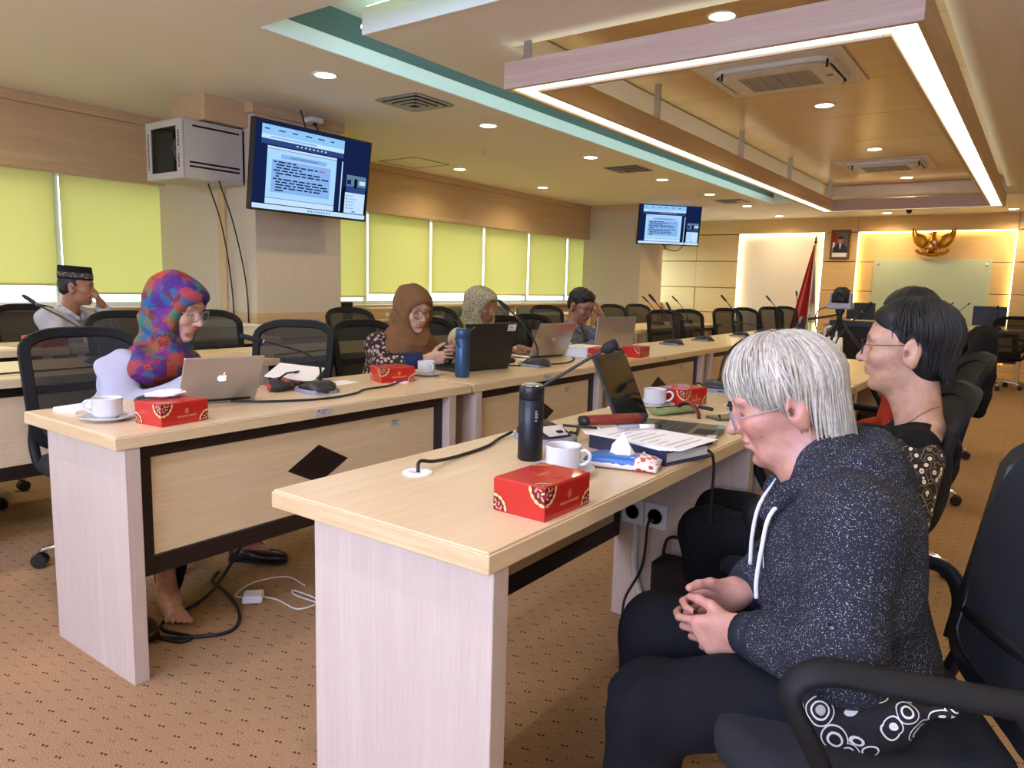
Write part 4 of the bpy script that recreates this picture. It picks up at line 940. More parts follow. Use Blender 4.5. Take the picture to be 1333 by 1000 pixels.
G().tube(spline([(0.036, -0.01, 0.20), (0.045, 0.0, 0.17), (0.036, 0.02, 0.13), (0.01, -0.036, 0.15), (-0.02, -0.034, 0.19)], 6), 0.004, 6, flat=0.5).obj('strap', M_['black'], t, True)
def grommet(x, y, label, m='paper'):
    t = thing('cable_grommet', label, 'grommet', (x, y, 0.75), 0, 'cable grommets in the desk tops')
    G().lathe([(0.036, 0), (0.036, 0.003), (0.033, 0.0045), (0.012, 0.004), (0.010, 0.001)], 24).obj('cover', M_[m], t, True)
grommet(-1.165, 1.243, 'white cable grommet at the near end of the foreground desk'); grommet(-2.31, 2.36-0.17+0.16, 'white cable grommet in front of the brown scarf woman\'s snack box'); grommet(-2.415, 3.13, 'white cable grommet behind the black laptop')
def cord(pts, label, r=0.0045, m='cable', nm='cord', grp=None, per=8): return tag(G().tube(spline(pts, per), r, 6).obj(nm, M_[m], None, True), label, 'cord', grp)
Zt = 0.7555
cord([(-1.165, 1.243, 0.752), (-1.17, 1.255, 0.775), (-1.172, 1.31, 0.765), (-1.19, 1.42, Zt), (-1.205, 1.56, Zt), (-1.24, 1.66, Zt), (-1.245, 1.735, 0.765)], 'black cord from the grommet to the microphone behind the black flask')
cord([(-1.10, 1.83, 0.77), (-1.12, 1.90, Zt), (-1.18, 2.02, Zt), (-1.20, 2.15, Zt), (-1.13, 2.27, Zt), (-1.10, 2.33, Zt)], 'black cord from the microphone to behind the open laptop')
cord([(-2.345, 1.52, Zt), (-2.25, 1.60, Zt), (-2.16, 1.78, Zt), (-2.175, 1.95, Zt), (-2.23, 2.06, Zt), (-2.24, 2.2, Zt), (-2.30, 2.33, Zt), (-2.31, 2.35, 0.753)], 'long black cord along the front edge of the left desk, past the microphone')
cord([(-2.415, 3.13, 0.752), (-2.41, 3.14, 0.775), (-2.36, 3.19, 0.762), (-2.31, 3.28, Zt)], 'black cord from the grommet behind the black laptop to a microphone')
cord([(-2.25, 3.45, Zt), (-2.22, 3.60, Zt), (-2.28, 3.80, Zt), (-2.36, 3.92, Zt)], 'thin black cord looping from the microphone toward the white box')
cord([(-3.60, 2.62, Zt), (-3.62, 2.75, Zt), (-3.66, 2.95, Zt), (-3.70, 3.2, Zt)], 'black cord lying on the desk in front of the first pillar')
cord([(-3.62, 1.15, Zt), (-3.65, 1.3, Zt), (-3.66, 1.6, Zt), (-3.68, 1.9, Zt)], 'black cord on the desk seen through the mesh chair at the left')
# papers and small things, left desk
tag(G().box(-0.055, 0.055, -0.09, 0.09, 0, 0.012, 0.002, M=T((-2.56, 1.13, 0.75), 0.2)).obj('notebook', M_['paper']), 'white notepad under the cup saucer at the near end of the left desk', 'notepad')
t = thing('computer_mouse', 'black computer mouse beside the notepad of the colourful scarf woman', 'mouse', (-2.50, 1.30, 0.75), 0.6)
G().ball((0, 0, 0.014), (0.052, 0.031, 0.020), 16).obj('shell', M_['black'], t, True); G().box(0.012, 0.03, -0.003, 0.003, 0.03, 0.036, 0.001).obj('wheel', M_['grey'], t)
t = thing('computer_mouse', 'black computer mouse beside the hands of the woman in the cream scarf', 'mouse', (-2.49, 3.40, 0.75), 0.3)
G().ball((0, 0, 0.014), (0.052, 0.031, 0.020), 16).obj('shell', M_['black'], t, True); G().box(0.012, 0.03, -0.003, 0.003, 0.03, 0.036, 0.001).obj('wheel', M_['grey'], t)
def sheet(x, y, z, deg, w, d, label, nm='paper_sheet', cat='paper', tilt=0):
    return tag(G().box(-w/2, w/2, -d/2, d/2, 0, 0.0012).obj(nm, M_['paper'], loc=(x, y, z), rot=(tilt, 0, math.radians(deg))), label, cat)
sheet(-2.47, 2.14, 0.7505, 8, 0.10, 0.14, 'small white paper slip beside the desk microphone'); sheet(-2.52, 1.37, 0.7505, 15, 0.12, 0.10, 'green and white leaflet under the mouse cable')
sheet(-4.93, 1.62, 0.7505, 4, 0.2, 0.28, 'white paper on the window desk left of the red box'); sheet(-3.75, 5.6, 0.7505, 4, 0.2, 0.28, 'white paper on the desk behind the cream scarf woman'); sheet(-2.52, 3.62, 0.7505, 10, 0.1, 0.15, 'white paper under the hand of the woman in the cream scarf')
def pouch_mat():
    m, nt, b, o = _mat('floral_pouch'); tc = N(nt, 'ShaderNodeTexCoord'); v = N(nt, 'ShaderNodeTexVoronoi', Scale=24.0); L(nt, tc.outputs['Object'], v.inputs['Vector'])
    L(nt, ramp(nt, v.outputs['Distance'], [(0.0, hexc('f0d8b8')), (0.16, hexc('e8c8a0')), (0.2, hexc('b83a2a')), (0.40, hexc('c0503a')), (0.46, hexc('2e302c')), (1.0, hexc('242622'))], 'CONSTANT'), b.inputs['Base Color']); b.inputs['Roughness'].default_value = 0.7
    return m
t = thing('floral_pouch', 'dark floral zip pouch lying between the silver laptop and the microphone', 'pouch', (-2.53, 1.90, 0.75), 0.62)
rg = []
for i in range(9):
    u_ = -0.155+0.31*i/8; k = math.sqrt(max(0.05, 1-(abs(u_)/0.165)**6)); hh = 0.022+0.012*math.sin(i*1.1)
    rg.append([(0.055*k*math.cos(a)*1.0, u_, 0.022+hh*k*math.sin(a)*0.95 if math.sin(a) > 0 else 0.022+0.021*math.sin(a)) for a in [2*PI*j/14 for j in range(14)]])
G().loft(rg).obj('fabric_body', pouch_mat(), t, True); G().tube([(0.01, -0.14, 0.052), (0.0, 0, 0.058), (0.01, 0.14, 0.05)], 0.004, 6).obj('zip', M_['dkgrey'], t, True)
tag(G().box(-0.1, 0.1, -0.13, 0.13, 0, 0.006, 0.001).obj('folded_papers', M_['paper'], loc=(-2.60, 2.0, 0.795), rot=(0.10, 0.10, 0.7)), 'folded white papers tucked on top of the floral pouch', 'papers')
# L1: tissue on snack box
def crumple(name, c, r, seed, m, label=None, cat=None, parent=None):
    rr = random.Random(seed); q = G(); q.ball((0, 0, 0), r, 14); q.v = [(x_*(1+rr.uniform(-.28, .28)), y_*(1+rr.uniform(-.28, .28)), z_*(1+rr.uniform(-.3, .3))) for x_, y_, z_ in q.v]
    zmin = min(p[2] for p in q.v); q.v = [(a_, b_, c_-zmin) for a_, b_, c_ in q.v]
    o = q.obj(name, m, parent); o.location = c
    if label: tag(o, label, cat)
    return o
crumple('plastic_wrapper', (-2.20, 1.20, 0.8195), (0.03, 0.06, 0.011), 5, M_['paper'], 'crumpled white wrapper on top of the red box by the colourful scarf woman', 'wrapper')
t = thing('meal_box', 'white lidded box with green print between the batik man and a red snack box', 'box', (-2.40, 4.10, 0.75), 0.1)
G().box(-0.085, 0.085, -0.11, 0.11, 0, 0.06, 0.004).obj('carton', M_['white'], t); G().box(-0.09, 0.09, -0.115, 0.115, 0.06, 0.068, 0.002).obj('lid', M_['white'], t)
q = G(); q.box(0.0852, 0.0857, -0.10, 0.10, 0.006, 0.02); q.obj('green_print', pbr('teal_print', hexc('3a8c80'), 0.5), t)
t = thing('phone', 'black phone lying beside the white meal box', 'phone', (-2.58, 4.36, 0.75), 0.5); G().box(-0.075, 0.075, -0.036, 0.036, 0, 0.008, 0.003).obj('body', M_['black'], t); G().box(-0.07, 0.07, -0.032, 0.032, 0.008, 0.0084).obj('display', SCRN, t)
# name card and bottle at the end of the left row
t = thing('name_card', 'black folded name card at the far end of the middle left row', 'card', (-2.27, 8.98-0.12, 0.75), 0.4)
G().add([(-0.05, -0.1, 0), (-0.05, 0.1, 0), (0, 0.1, 0.17), (0, -0.1, 0.17), (0.05, 0.1, 0), (0.05, -0.1, 0)], [(0, 1, 2, 3), (3, 2, 4, 5), (0, 5, 4, 1), (0, 3, 5), (1, 4, 2)]).obj('card', M_['black'], t)
t = thing('water_bottle', 'clear greenish water bottle behind the black name card', 'bottle', (-2.2, 8.93, 0.75))
G().lathe([(0.03, 0), (0.033, 0.01), (0.033, 0.14), (0.014, 0.18), (0.013, 0.2)], 16).obj('body', glass_mat('bottle_plastic', (0.75, 0.9, 0.7), 0.15), t, True); G().lathe([(0.015, 0.2), (0.015, 0.215), (0.002, 0.216)], 12).obj('cap', M_['white'], t, True)

# foreground desk
NAVY = pbr('binder_navy', hexc('1a2440'), 0.4)
t = thing('ring_binder', 'navy blue ring binder under loose papers on the foreground desk', 'binder', (-0.845, 1.835, 0.75), math.radians(-14))
B = 0.052
G().box(-0.135, 0.135, -0.1, 0.1, 0, 0.004, 0.001).obj('cover_board', NAVY, t); G().box(-0.135, 0.135, -0.1, 0.1, 0.034, 0.038, 0.001).obj('cover_board', NAVY, t); G().box(-0.135, 0.135, -0.104, -0.1, 0, 0.038, 0.001).obj('spine', NAVY, t)
G().box(-0.12, 0.125, -0.095, 0.09, 0.005, 0.033, 0.002).obj('page_block', M_['paper'], t)
G().lathe([(0.007, 0), (0.007, 0.001), (0.005, 0.0015)], 14, M=T((0.065, -0.1042, 0.019), 0, PI/2)).obj('finger_ring', M_['chrome'], t, True)
for i in range(5):
    tag(G().box(-0.105, 0.105, -0.148, 0.148, 0, 0.0012).obj('paper_sheet', M_['paper'], loc=(-0.865+0.006*i, 1.85-0.005*i, 0.7885+0.0014*i), rot=(0, 0, math.radians(72+3.2*i))), 'loose white sheet on the navy binder, %s of the stack of five' % ['lowest', 'second lowest', 'middle', 'second highest', 'topmost printed one'][i], 'paper', 'loose sheets on the navy binder')
q = G()
rr = random.Random(2)
for i in range(9): q.box(-0.08, -0.08+rr.uniform(0.05, 0.15), -0.12+i*0.026, -0.114+i*0.026, 0, 0.0004)
top = [o for o in D.objects if o.name.startswith('paper_sheet') and o.get('group')][-1]
o = q.obj('typed_lines', STK, top); o.location = (0, 0, 0.0012)
t = thing('pencil_case', 'red leather pencil case with black ends on the papers', 'case', (-1.00, 1.90, 0.7965), math.radians(58))
RDL = pbr('red_leather', hexc('7c2418'), 0.45, bump=0.3)
rg = [[(x_, 0.024*k*math.cos(a), 0.016+0.015*k*math.sin(a)) for a in [2*PI*j/12 for j in range(12)]] for x_, k in ((-0.10, 0.75), (-0.095, 1), (0.0, 1.06), (0.095, 1), (0.10, 0.75))]
G().loft(rg).obj('body', RDL, t, True)
for s in (-1, 1): G().loft([[(s*x_, 0.025*k*math.cos(a), 0.016+0.0158*k*math.sin(a)) for a in [2*PI*j/12 for j in range(12)]] for x_, k in ((0.088, 1), (0.104, 0.9), (0.107, 0.4))]).obj('end_cap', M_['black'], t, True)
t = thing('marker_pen', 'grey marker pen with a white label on the papers', 'pen', (-0.905, 1.885, 0.806), math.radians(50))
G().tube([(-0.065, 0, 0), (0.05, 0, 0)], 0.006, 10).obj('barrel', M_['grey'], t, True); G().tube([(0.0, 0, 0), (0.045, 0, 0)], 0.0063, 10).obj('label_band', M_['paper'], t, True); G().tube([(0.05, 0, 0), (0.068, 0, 0)], 0.0068, 10).obj('cap', M_['black'], t, True)
t = thing('ballpoint_pen', 'black ballpoint pen at the left end of the papers', 'pen', (-1.045, 1.79, 0.80), math.radians(20))
G().tube([(-0.05, 0, 0), (0.05, 0, 0)], 0.004, 8).obj('barrel', M_['black'], t, True); G().tube([(0.05, 0, 0), (0.062, 0, 0)], [0.004, 0.001], 8).obj('tip', M_['chrome'], t, True)
# tissue pack
def pack_mat():
    m, nt, b, o = _mat('tissue_pack'); tc = N(nt, 'ShaderNodeTexCoord'); sp = N(nt, 'ShaderNodeSeparateXYZ'); L(nt, tc.outputs['Object'], sp.inputs[0])
    n = N(nt, 'ShaderNodeTexNoise', Scale=60.0, Detail=2.0); L(nt, tc.outputs['Object'], n.inputs['Vector'])
    a = N(nt, 'ShaderNodeMath', operation='MULTIPLY_ADD'); L(nt, n.outputs['Fac'], a.inputs[0]); a.inputs[1].default_value = 0.012; L(nt, sp.outputs['Z'], a.inputs[2])
    c1 = ramp(nt, a.outputs[0], [(0.0, hexc('f2f0ee')), (0.021, hexc('2766ac')), (1.0, hexc('2a70b8'))], 'CONSTANT')
    r = N(nt, 'ShaderNodeMath', operation='MULTIPLY_ADD'); L(nt, n.outputs['Fac'], r.inputs[0]); r.inputs[1].default_value = 0.05; L(nt, sp.outputs['X'], r.inputs[2])
    mx = N(nt, 'ShaderNodeMix', data_type='RGBA'); cc = N(nt, 'ShaderNodeMath', operation='GREATER_THAN'); L(nt, r.outputs[0], cc.inputs[0]); cc.inputs[1].default_value = 0.062
    L(nt, cc.outputs[0], mx.inputs[0]); L(nt, c1, mx.inputs[6])
    v = N(nt, 'ShaderNodeTexVoronoi', Scale=55.0); L(nt, tc.outputs['Object'], v.inputs['Vector'])
    L(nt, ramp(nt, v.outputs['Distance'], [(0, hexc('d0402c')), (0.45, hexc('f4efec')), (0.8, hexc('3a62a0'))], 'CONSTANT'), mx.inputs[7]); L(nt, mx.outputs[2], b.inputs['Base Color']); b.inputs['Roughness'].default_value = 0.3
    return m
t = thing('tissue_pack', 'blue and white soft tissue pack with a tissue pulled out, beside the navy binder', 'tissues', (-0.823, 1.630, 0.75), math.radians(15))
rg = []
for i in range(11):
    u_ = -0.092+0.184*i/10; k = 1-0.35*(abs(u_)/0.092)**4
    rg.append([(u_, 0.05*math.copysign(abs(math.cos(a))**0.6, math.cos(a)), 0.0175*k+0.0175*k*math.copysign(abs(math.sin(a))**0.7, math.sin(a))) for a in [2*PI*j/16 for j in range(16)]])
G().loft(rg).obj('wrapper', pack_mat(), t, True)
text('PASEO', 'lettering', 0.016, M_['paper'], t, Matrix.Translation((-0.012, -0.012, 0.0356)) @ Matrix.Rotation(0.0, 4, 'X'))
q = G(); V_ = [(-0.035, 0.0, 0.032), (-0.015, -0.02, 0.033), (0.02, -0.015, 0.033), (0.03, 0.012, 0.032), (0.0, 0.025, 0.033), (-0.03, 0.018, 0.03), (-0.03, 0.004, 0.055), (-0.005, -0.012, 0.062), (0.018, -0.002, 0.052), (0.006, 0.014, 0.066), (-0.016, 0.012, 0.06), (-0.002, 0.004, 0.088)]
q.add(V_, [(0, 1, 7, 6), (1, 2, 8, 7), (2, 3, 8), (3, 4, 9, 8), (4, 5, 10, 9), (5, 0, 6, 10), (6, 7, 11), (7, 8, 11), (8, 9, 11), (9, 10, 11), (10, 6, 11)]); q.obj('tissue', M_['paper'], t)
# behind the laptop
t = thing('cloth_pouch', 'green cloth pencil pouch behind the open black laptop', 'pouch', (-1.055, 2.475, 0.75), math.radians(70))
G().loft([[(x_, 0.04*k*math.cos(a), 0.013+0.013*k*math.sin(a)) for a in [2*PI*j/12 for j in range(12)]] for x_, k in ((-0.10, 0.7), (-0.09, 1), (0.09, 1), (0.10, 0.7))]).obj('cloth_body', pbr('olive_cloth', hexc('7d8a52'), 0.8, noise=0.15), t, True); G().tube([(-0.09, 0, 0.027), (0.09, 0, 0.027)], 0.0025, 6).obj('zip', M_['dkgrey'], t, True)
t = thing('beaded_band', 'red and black beaded band arched behind the laptop keyboard', 'band', (-0.985, 2.44, 0.75), math.radians(-38))
G().tube([(0.075*math.cos(a), 0, 0.045*math.sin(a)+0.006) for a in [PI*i/14 for i in range(15)]], 0.007, 8).obj('band', M_['black'], t, True)
G().tube([(0.077*math.cos(a), -0.006, 0.048*math.sin(a)+0.006) for a in [PI*i/14 for i in range(1, 14)]], 0.0035, 6).obj('red_trim', pbr('red_trim', hexc('9a1f24'), 0.5), t, True)
t = thing('marker_pen', 'black marker pens lying by the green pouch', 'pen', (-0.98, 2.53, 0.776), math.radians(-20)); G().tube([(-0.07, 0, 0), (0.06, 0, 0)], 0.007, 8).obj('barrel', M_['black'], t, True); G().tube([(-0.03, 0, 0), (0.0, 0, 0)], 0.0073, 8).obj('label_band', M_['grey'], t, True)
t = thing('phone', 'dark phone at the desk edge by the white haired man\'s nose', 'phone', (-0.86, 2.52, 0.75), math.radians(60)); G().box(-0.08, 0.08, -0.039, 0.039, 0, 0.009, 0.003).obj('body', M_['slate'], t); G().box(-0.075, 0.075, -0.035, 0.035, 0.009, 0.0094).obj('display', SCRN, t)
t = thing('power_plug', 'black power plug lying beyond the phone', 'plug', (-0.93, 2.69, 0.75), 0.4); G().lathe([(0.018, 0), (0.018, 0.03), (0.01, 0.045)], 14, M=T((0, 0, 0.018), 0, 0, PI/2)).obj('body', M_['black'], t, True); G().tube([(0, 0.006, 0.018), (-0.02, 0.006, 0.018)], 0.0024, 6).obj('pin', M_['chrome'], t, True); G().tube([(0, -0.006, 0.018), (-0.02, -0.006, 0.018)], 0.0024, 6).obj('pin', M_['chrome'], t, True)
cord([(-0.755, 1.90, 0.77), (-0.715, 1.92, 0.762), (-0.695, 1.925, 0.73), (-0.70, 1.94, 0.6), (-0.705, 1.95, 0.5), (-0.75, 1.98, 0.40)], 'black laptop cord hanging over the desk edge beside the binder')
cord([(-1.02, 2.27, 0.405), (-1.02, 2.23, 0.40), (-1.03, 2.22, 0.25), (-1.08, 2.2, 0.12), (-1.05, 2.15, 0.03), (-0.98, 2.1, 0.006)], 'black cord plugged into the desk socket and curving to the floor', 0.005)
cord([(-1.16, 2.0, 0.70), (-1.15, 2.02, 0.55), (-1.15, 2.05, 0.45), (-1.17, 2.1, 0.40)], 'short black cord hanging under the desk left of the socket', 0.005)
cord([(-1.11, 2.325, 0.36), (-1.10, 2.31, 0.2), (-1.05, 2.30, 0.08), (-1.0, 2.28, 0.02)], 'white trunking cord down the inner desk leg below the socket', 0.012, 'wcable')
t = thing('shopping_bag', 'dark brown bag standing on the floor behind the desk socket', 'bag', (-0.90, 2.24, 0)); G().box(-0.09, 0.09, -0.05, 0.05, 0, 0.30, 0.02).obj('body', pbr('brown_bag', hexc('241613'), 0.7), t); G().tube(spline([(-0.05, -0.04, 0.29), (-0.03, -0.045, 0.38), (0.03, -0.045, 0.38), (0.05, -0.04, 0.29)], 6), 0.006, 6).obj('handle', M_['black'], t, True)
# floor cords under the left desk
cord([(-2.38, 1.66, 0.30), (-2.385, 1.45, 0.05), (-2.38, 1.27, 0.006), (-2.31, 1.22, 0.006), (-2.20, 1.25, 0.006), (-2.19, 1.21, 0.006), (-2.30, 1.17, 0.006), (-2.42, 1.15, 0.006), (-2.43, 1.05, 0.006), (-2.33, 1.06, 0.006), (-2.33, 1.13, 0.006), (-2.43, 1.17, 0.006)], 'black power cord coiled on the carpet beside the left desk panel', 0.006)
cord([(-2.44, 1.14, 0.007), (-2.30, 1.16, 0.007), (-2.17, 1.27, 0.007), (-2.13, 1.36, 0.007), (-2.22, 1.45, 0.007), (-2.40, 1.52, 0.007), (-2.55, 1.55, 0.007), (-2.62, 1.62, 0.007)], 'black power cord sweeping in a wide loop in front of the bare foot', 0.006)
t = thing('power_adapter', 'white square laptop power adapter on the carpet', 'adapter', (-2.29, 1.555, 0), math.radians(48)); G().box(-0.036, 0.036, -0.036, 0.036, 0, 0.028, 0.006).obj('brick', M_['white'], t)
G().tube(spline([(0.036, 0, 0.012), (0.09, -0.02, 0.004), (0.17, -0.11, 0.004), (0.24, -0.05, 0.004), (0.14, 0.06, 0.004), (0.16, 0.0, 0.006), (0.30, -0.10, 0.004), (0.5, -0.12, 0.004)], 8), 0.0032, 6).obj('lead', M_['wcable'], t, True)
G().tube(spline([(-0.036, 0, 0.012), (-0.07, 0.05, 0.004), (-0.02, 0.16, 0.004), (0.10, 0.20, 0.004), (0.18, 0.10, 0.004)], 8), 0.0028, 6).obj('lead', M_['wcable'], t, True)

# ================================================================== THINGS FURTHER AWAY
# window desk: white trays and plant
t = thing('storage_tray', 'white flat box on the window desk before the pillar', 'box', (-5.05, 3.18, 0.75)); G().box(-0.15, 0.15, -0.30, 0.30, 0, 0.085, 0.004).obj('carton', M_['white'], t); G().box(-0.153, 0.153, -0.303, 0.303, 0.07, 0.088, 0.003).obj('lid', M_['white'], t)
t = thing('storage_tray', 'smaller white tray carrying the dark plant', 'box', (-5.12, 3.05, 0.838)); G().box(-0.12, 0.12, -0.28, 0.28, 0, 0.03, 0.004).obj('tray', M_['white'], t); G().box(-0.11, 0.11, -0.27, 0.27, 0.03, 0.033).obj('liner', M_['paper'], t)
t = thing('potted_succulent', 'small dark spiky plant on the white tray before the pillar', 'plant', (-5.10, 3.08, 0.871))
G().lathe([(0.04, 0), (0.05, 0.035), (0.046, 0.036), (0.04, 0.03)], 14).obj('pot', M_['black'], t, True)
PL = pbr('dark_leaf', hexc('20261f'), 0.5)
for k in range(22):
    a = k*2.4; el = 0.25+1.2*((k*7) % 11)/11; l_ = 0.075
    d_ = Vector((math.cos(a)*math.cos(el), math.sin(a)*math.cos(el), math.sin(el))); s_ = d_.cross(Vector((0, 0, 1))).normalized() if abs(d_.z) < 0.98 else Vector((1, 0, 0))
    p0 = Vector((0, 0, 0.035)); q = G(); u2 = s_.cross(d_)
    q.loft([[tuple(p0+d_*l_*f+s_*w_*ca+u2*w_*0.5*sa) for ca, sa in ((1, 0), (0, 1), (-1, 0), (0, -1))] for f, w_ in ((0.1, 0.008), (0.5, 0.014), (0.8, 0.010), (1.0, 0.001))]).obj('leaf', PL, t)
t = thing('storage_tray', 'white paper tray in front of the man in the cap', 'box', (-4.95, 2.30, 0.75)); G().box(-0.08, 0.08, -0.1, 0.1, 0, 0.06, 0.004).obj('carton', M_['white'], t); G().box(-0.083, 0.083, -0.103, 0.103, 0.05, 0.063, 0.003).obj('lid', M_['white'], t)
t = thing('desktop_speaker', 'black box speaker on the window ledge beside the first pillar', 'speaker', (-6.0, 5.2, 0.78)); G().box(-0.06, 0.06, -0.12, 0.12, 0, 0.19, 0.006).obj('cabinet', M_['black'], t); G().lathe([(0.06, 0), (0.058, 0.004), (0.03, -0.004), (0.02, 0.002), (0.002, 0.004)], 16, M=T((0.061, 0, 0.09), 0, 0, PI/2)).obj('cone', M_['dkgrey'], t, True)
t = thing('side_cabinet', 'long low timber cabinet under the windows between the pillars', 'cabinet', (-6.15, 7.4, 0)); G().box(-0.30, 0.25, -2.9, 2.9, 0.05, 0.75, 0.004).obj('body', M_['wood_pelmet'], t); G().box(-0.32, 0.28, -2.92, 2.92, 0.75, 0.78, 0.003).obj('top', M_['wood_y'], t)
for k in range(6): G().box(0.25, 0.265, -2.85+k*0.96, -1.93+k*0.96, 0.08, 0.74, 0.003).obj('door', M_['wood_pelmet'], t)
t = thing('wooden_box', 'pale timber box on the ledge between the pillar and the brown scarf', 'box', (-6.15, 6.1, 0.78)); G().box(-0.1, 0.1, -0.42, 0.42, 0, 0.115, 0.006).obj('carcass', M_['wood_pelmet'], t); G().box(0.1, 0.104, -0.2, 0.2, 0.02, 0.06).obj('label_plate', M_['paper'], t)
# banquet chairs stacked by the windows
BQ = pbr('banquet_green_vinyl', hexc('4c5040'), 0.5)
bqp = []
for i, (x, y) in enumerate(((-5.45, 7.15), (-5.45, 7.62), (-5.45, 8.10), (-5.45, 6.68))):
    lab = 'grey green padded banquet chair by the windows, %s of four from the camera' % ['second', 'third', 'farthest', 'nearest'][i]
    if not bqp:
        t = thing('banquet_chair', lab, 'chair', (x, y, 0), 0.2, 'banquet chairs by the windows'); bqp.append(t)
        G().loft([[(a*k+0.02, b*k, z) for a, b in rrect(0.42, 0.42, 0.08, 4)] for k, z in ((0.94, 0.40), (1, 0.42), (1, 0.46), (0.92, 0.48))]).obj('seat', BQ, t, True)
        G().loft([[(-0.20-0.10*(z-0.5)+dx, y*s_, z2) for y, z2, in [(p[0], 0.5+(p[1]+0.5)*0.42) for p in rrect(0.42, 1.0, 0.16, 5)]] for dx, s_ , z in ((0.025, 0.94, 0.7), (0.012, 1, 0.7), (-0.012, 1, 0.7), (-0.025, 0.94, 0.7))]).obj('backrest', BQ, t, True)
        for s_ in (-1, 1):
            G().tube([(0.22, s_*0.2, 0), (0.20, s_*0.2, 0.40)], 0.011, 8).obj('leg', M_['chrome'], t, True); G().tube([(-0.26, s_*0.215, 0), (-0.20, s_*0.215, 0.42), (-0.225, s_*0.222, 0.9)], 0.011, 8).obj('leg', M_['chrome'], t, True)
    else: copy_tree(bqp[0], (x, y, 0), 0.2, lab, 'banquet chairs by the windows')
# monitors on the head desks
def monitor(x, y, label, w=0.40, h=0.25):
    t = thing('desktop_monitor', label, 'monitor', (x, y, 0.75), 0, 'monitors on the head desks'); G().box(-w/2, w/2, -0.02, 0.02, 0.05, 0.05+h, 0.004).obj('casing', M_['black'], t); G().box(-w/2+0.01, w/2-0.01, 0.02, 0.021, 0.065, 0.04+h).obj('display', SCRN, t)
    G().box(-0.03, 0.03, -0.04, -0.02, 0.01, 0.2, 0.004).obj('stand', M_['black'], t); G().box(-0.10, 0.10, -0.09, 0.08, 0, 0.012, 0.003).obj('foot', M_['black'], t)
monitor(-0.61, 12.25, 'black monitor on the right head desk, back to the room', 0.40, 0.27); monitor(-2.30, 12.4, 'black monitor behind the tripod camera, back to the room', 0.40, 0.26)
t = thing('equipment_case', 'big black equipment case standing behind the tripod', 'case', (-1.86, 9.75, 0)); G().box(-0.24, 0.24, -0.25, 0.25, 0.05, 0.86, 0.01).obj('body', M_['blackmatte'], t); G().box(-0.245, 0.245, -0.255, 0.255, 0.80, 0.875, 0.006).obj('lid', M_['black'], t)
for s_ in (-1, 1): G().box(s_*0.24-0.01, s_*0.24+0.01, -0.255, -0.235, 0.05, 0.86, 0.003).obj('corner_strip', M_['grey'], t); G().lathe([(0.03, -0.012), (0.03, 0.012)], 12, M=T((s_*0.18, -0.18, 0.03), 0, PI/2)).obj('wheel', M_['black'], t)
t = thing('carrier_bag', 'white carrier bag standing at the end of the middle left row', 'bag', (-1.86, 8.5, 0.0)); G().loft([[(a*k, b*k*0.5, z) for a, b in rrect(0.26, 0.26, 0.03, 3)] for k, z in ((0.9, 0), (1.0, 0.1), (1.0, 0.55), (0.92, 0.72))]).obj('body', M_['white'], t, True); G().tube(spline([(-0.06, 0, 0.7), (-0.05, 0, 0.82), (0.05, 0, 0.82), (0.06, 0, 0.7)], 6), 0.012, 8).obj('handle', M_['white'], t, True)
# conference camera on tripod, standing on the right desk row
t = thing('tripod_camera', 'grey conference camera on a small black tripod, left of the woman in glasses', 'camera', (-1.09, 5.2, 0.75))
G().box(-0.075, 0.075, -0.06, 0.06, 0.345, 0.385, 0.008).obj('camera_base', M_['grey'], t); G().loft([[(0.06*k*math.cos(a), 0.05*k*math.sin(a), z) for a in [2*PI*j/16 for j in range(16)]] for k, z in ((1.0, 0.385), (0.95, 0.43), (0.8, 0.47), (0.45, 0.49))]).obj('camera_head', M_['black'], t, True)
for s_ in (-1, 1): G().box(s_*0.06-0.008, s_*0.06+0.008, -0.03, 0.03, 0.38, 0.45, 0.005).obj('yoke', M_['grey'], t)
G().lathe([(0.028, 0), (0.028, 0.02), (0.02, 0.022), (0.016, 0.012), (0.001, 0.01)], 16, M=T((0.0, -0.045, 0.43), 0, PI/2)).obj('lens', M_['blackmatte'], t, True); q = G(); q.box(-0.02, 0.02, -0.0485, -0.046, 0.405, 0.412); q.box(-0.02, -0.013, -0.0485, -0.046, 0.405, 0.43); q.obj('white_mark', M_['white'], t)
G().lathe([(0.016, 0.20), (0.016, 0.30), (0.03, 0.33), (0.03, 0.345)], 12).obj('pan_head', M_['black'], t, True); G().tube([(0, 0, 0.31), (-0.19, -0.03, 0.27)], [0.006, 0.009], 8).obj('pan_handle', M_['black'], t, True)
for a in (2.6, 4.55, 0.6): G().tube([(0.012*math.cos(a), 0.012*math.sin(a), 0.27), (0.12*math.cos(a), 0.12*math.sin(a), 0.13), (0.24*math.cos(a), 0.24*math.sin(a), 0.008)], [0.011, 0.010, 0.007], 8).obj('leg', M_['black'], t, True)
G().tube(spline([(-0.07, 0.03, 0.36), (-0.14, 0.02, 0.33), (-0.15, 0.0, 0.25), (-0.1, 0, 0.1)], 6), 0.004, 6).obj('lead', M_['cable'], t, True)
t = thing('remote_control', 'black remote and papers beside the tripod foot', 'remote', (-1.0, 4.5, 0.75), 0.2); G().box(-0.09, 0.09, -0.022, 0.022, 0, 0.016, 0.004).obj('body', M_['black'], t); G().box(-0.05, 0.05, -0.012, 0.012, 0.016, 0.0175).obj('buttons', M_['grey'], t)
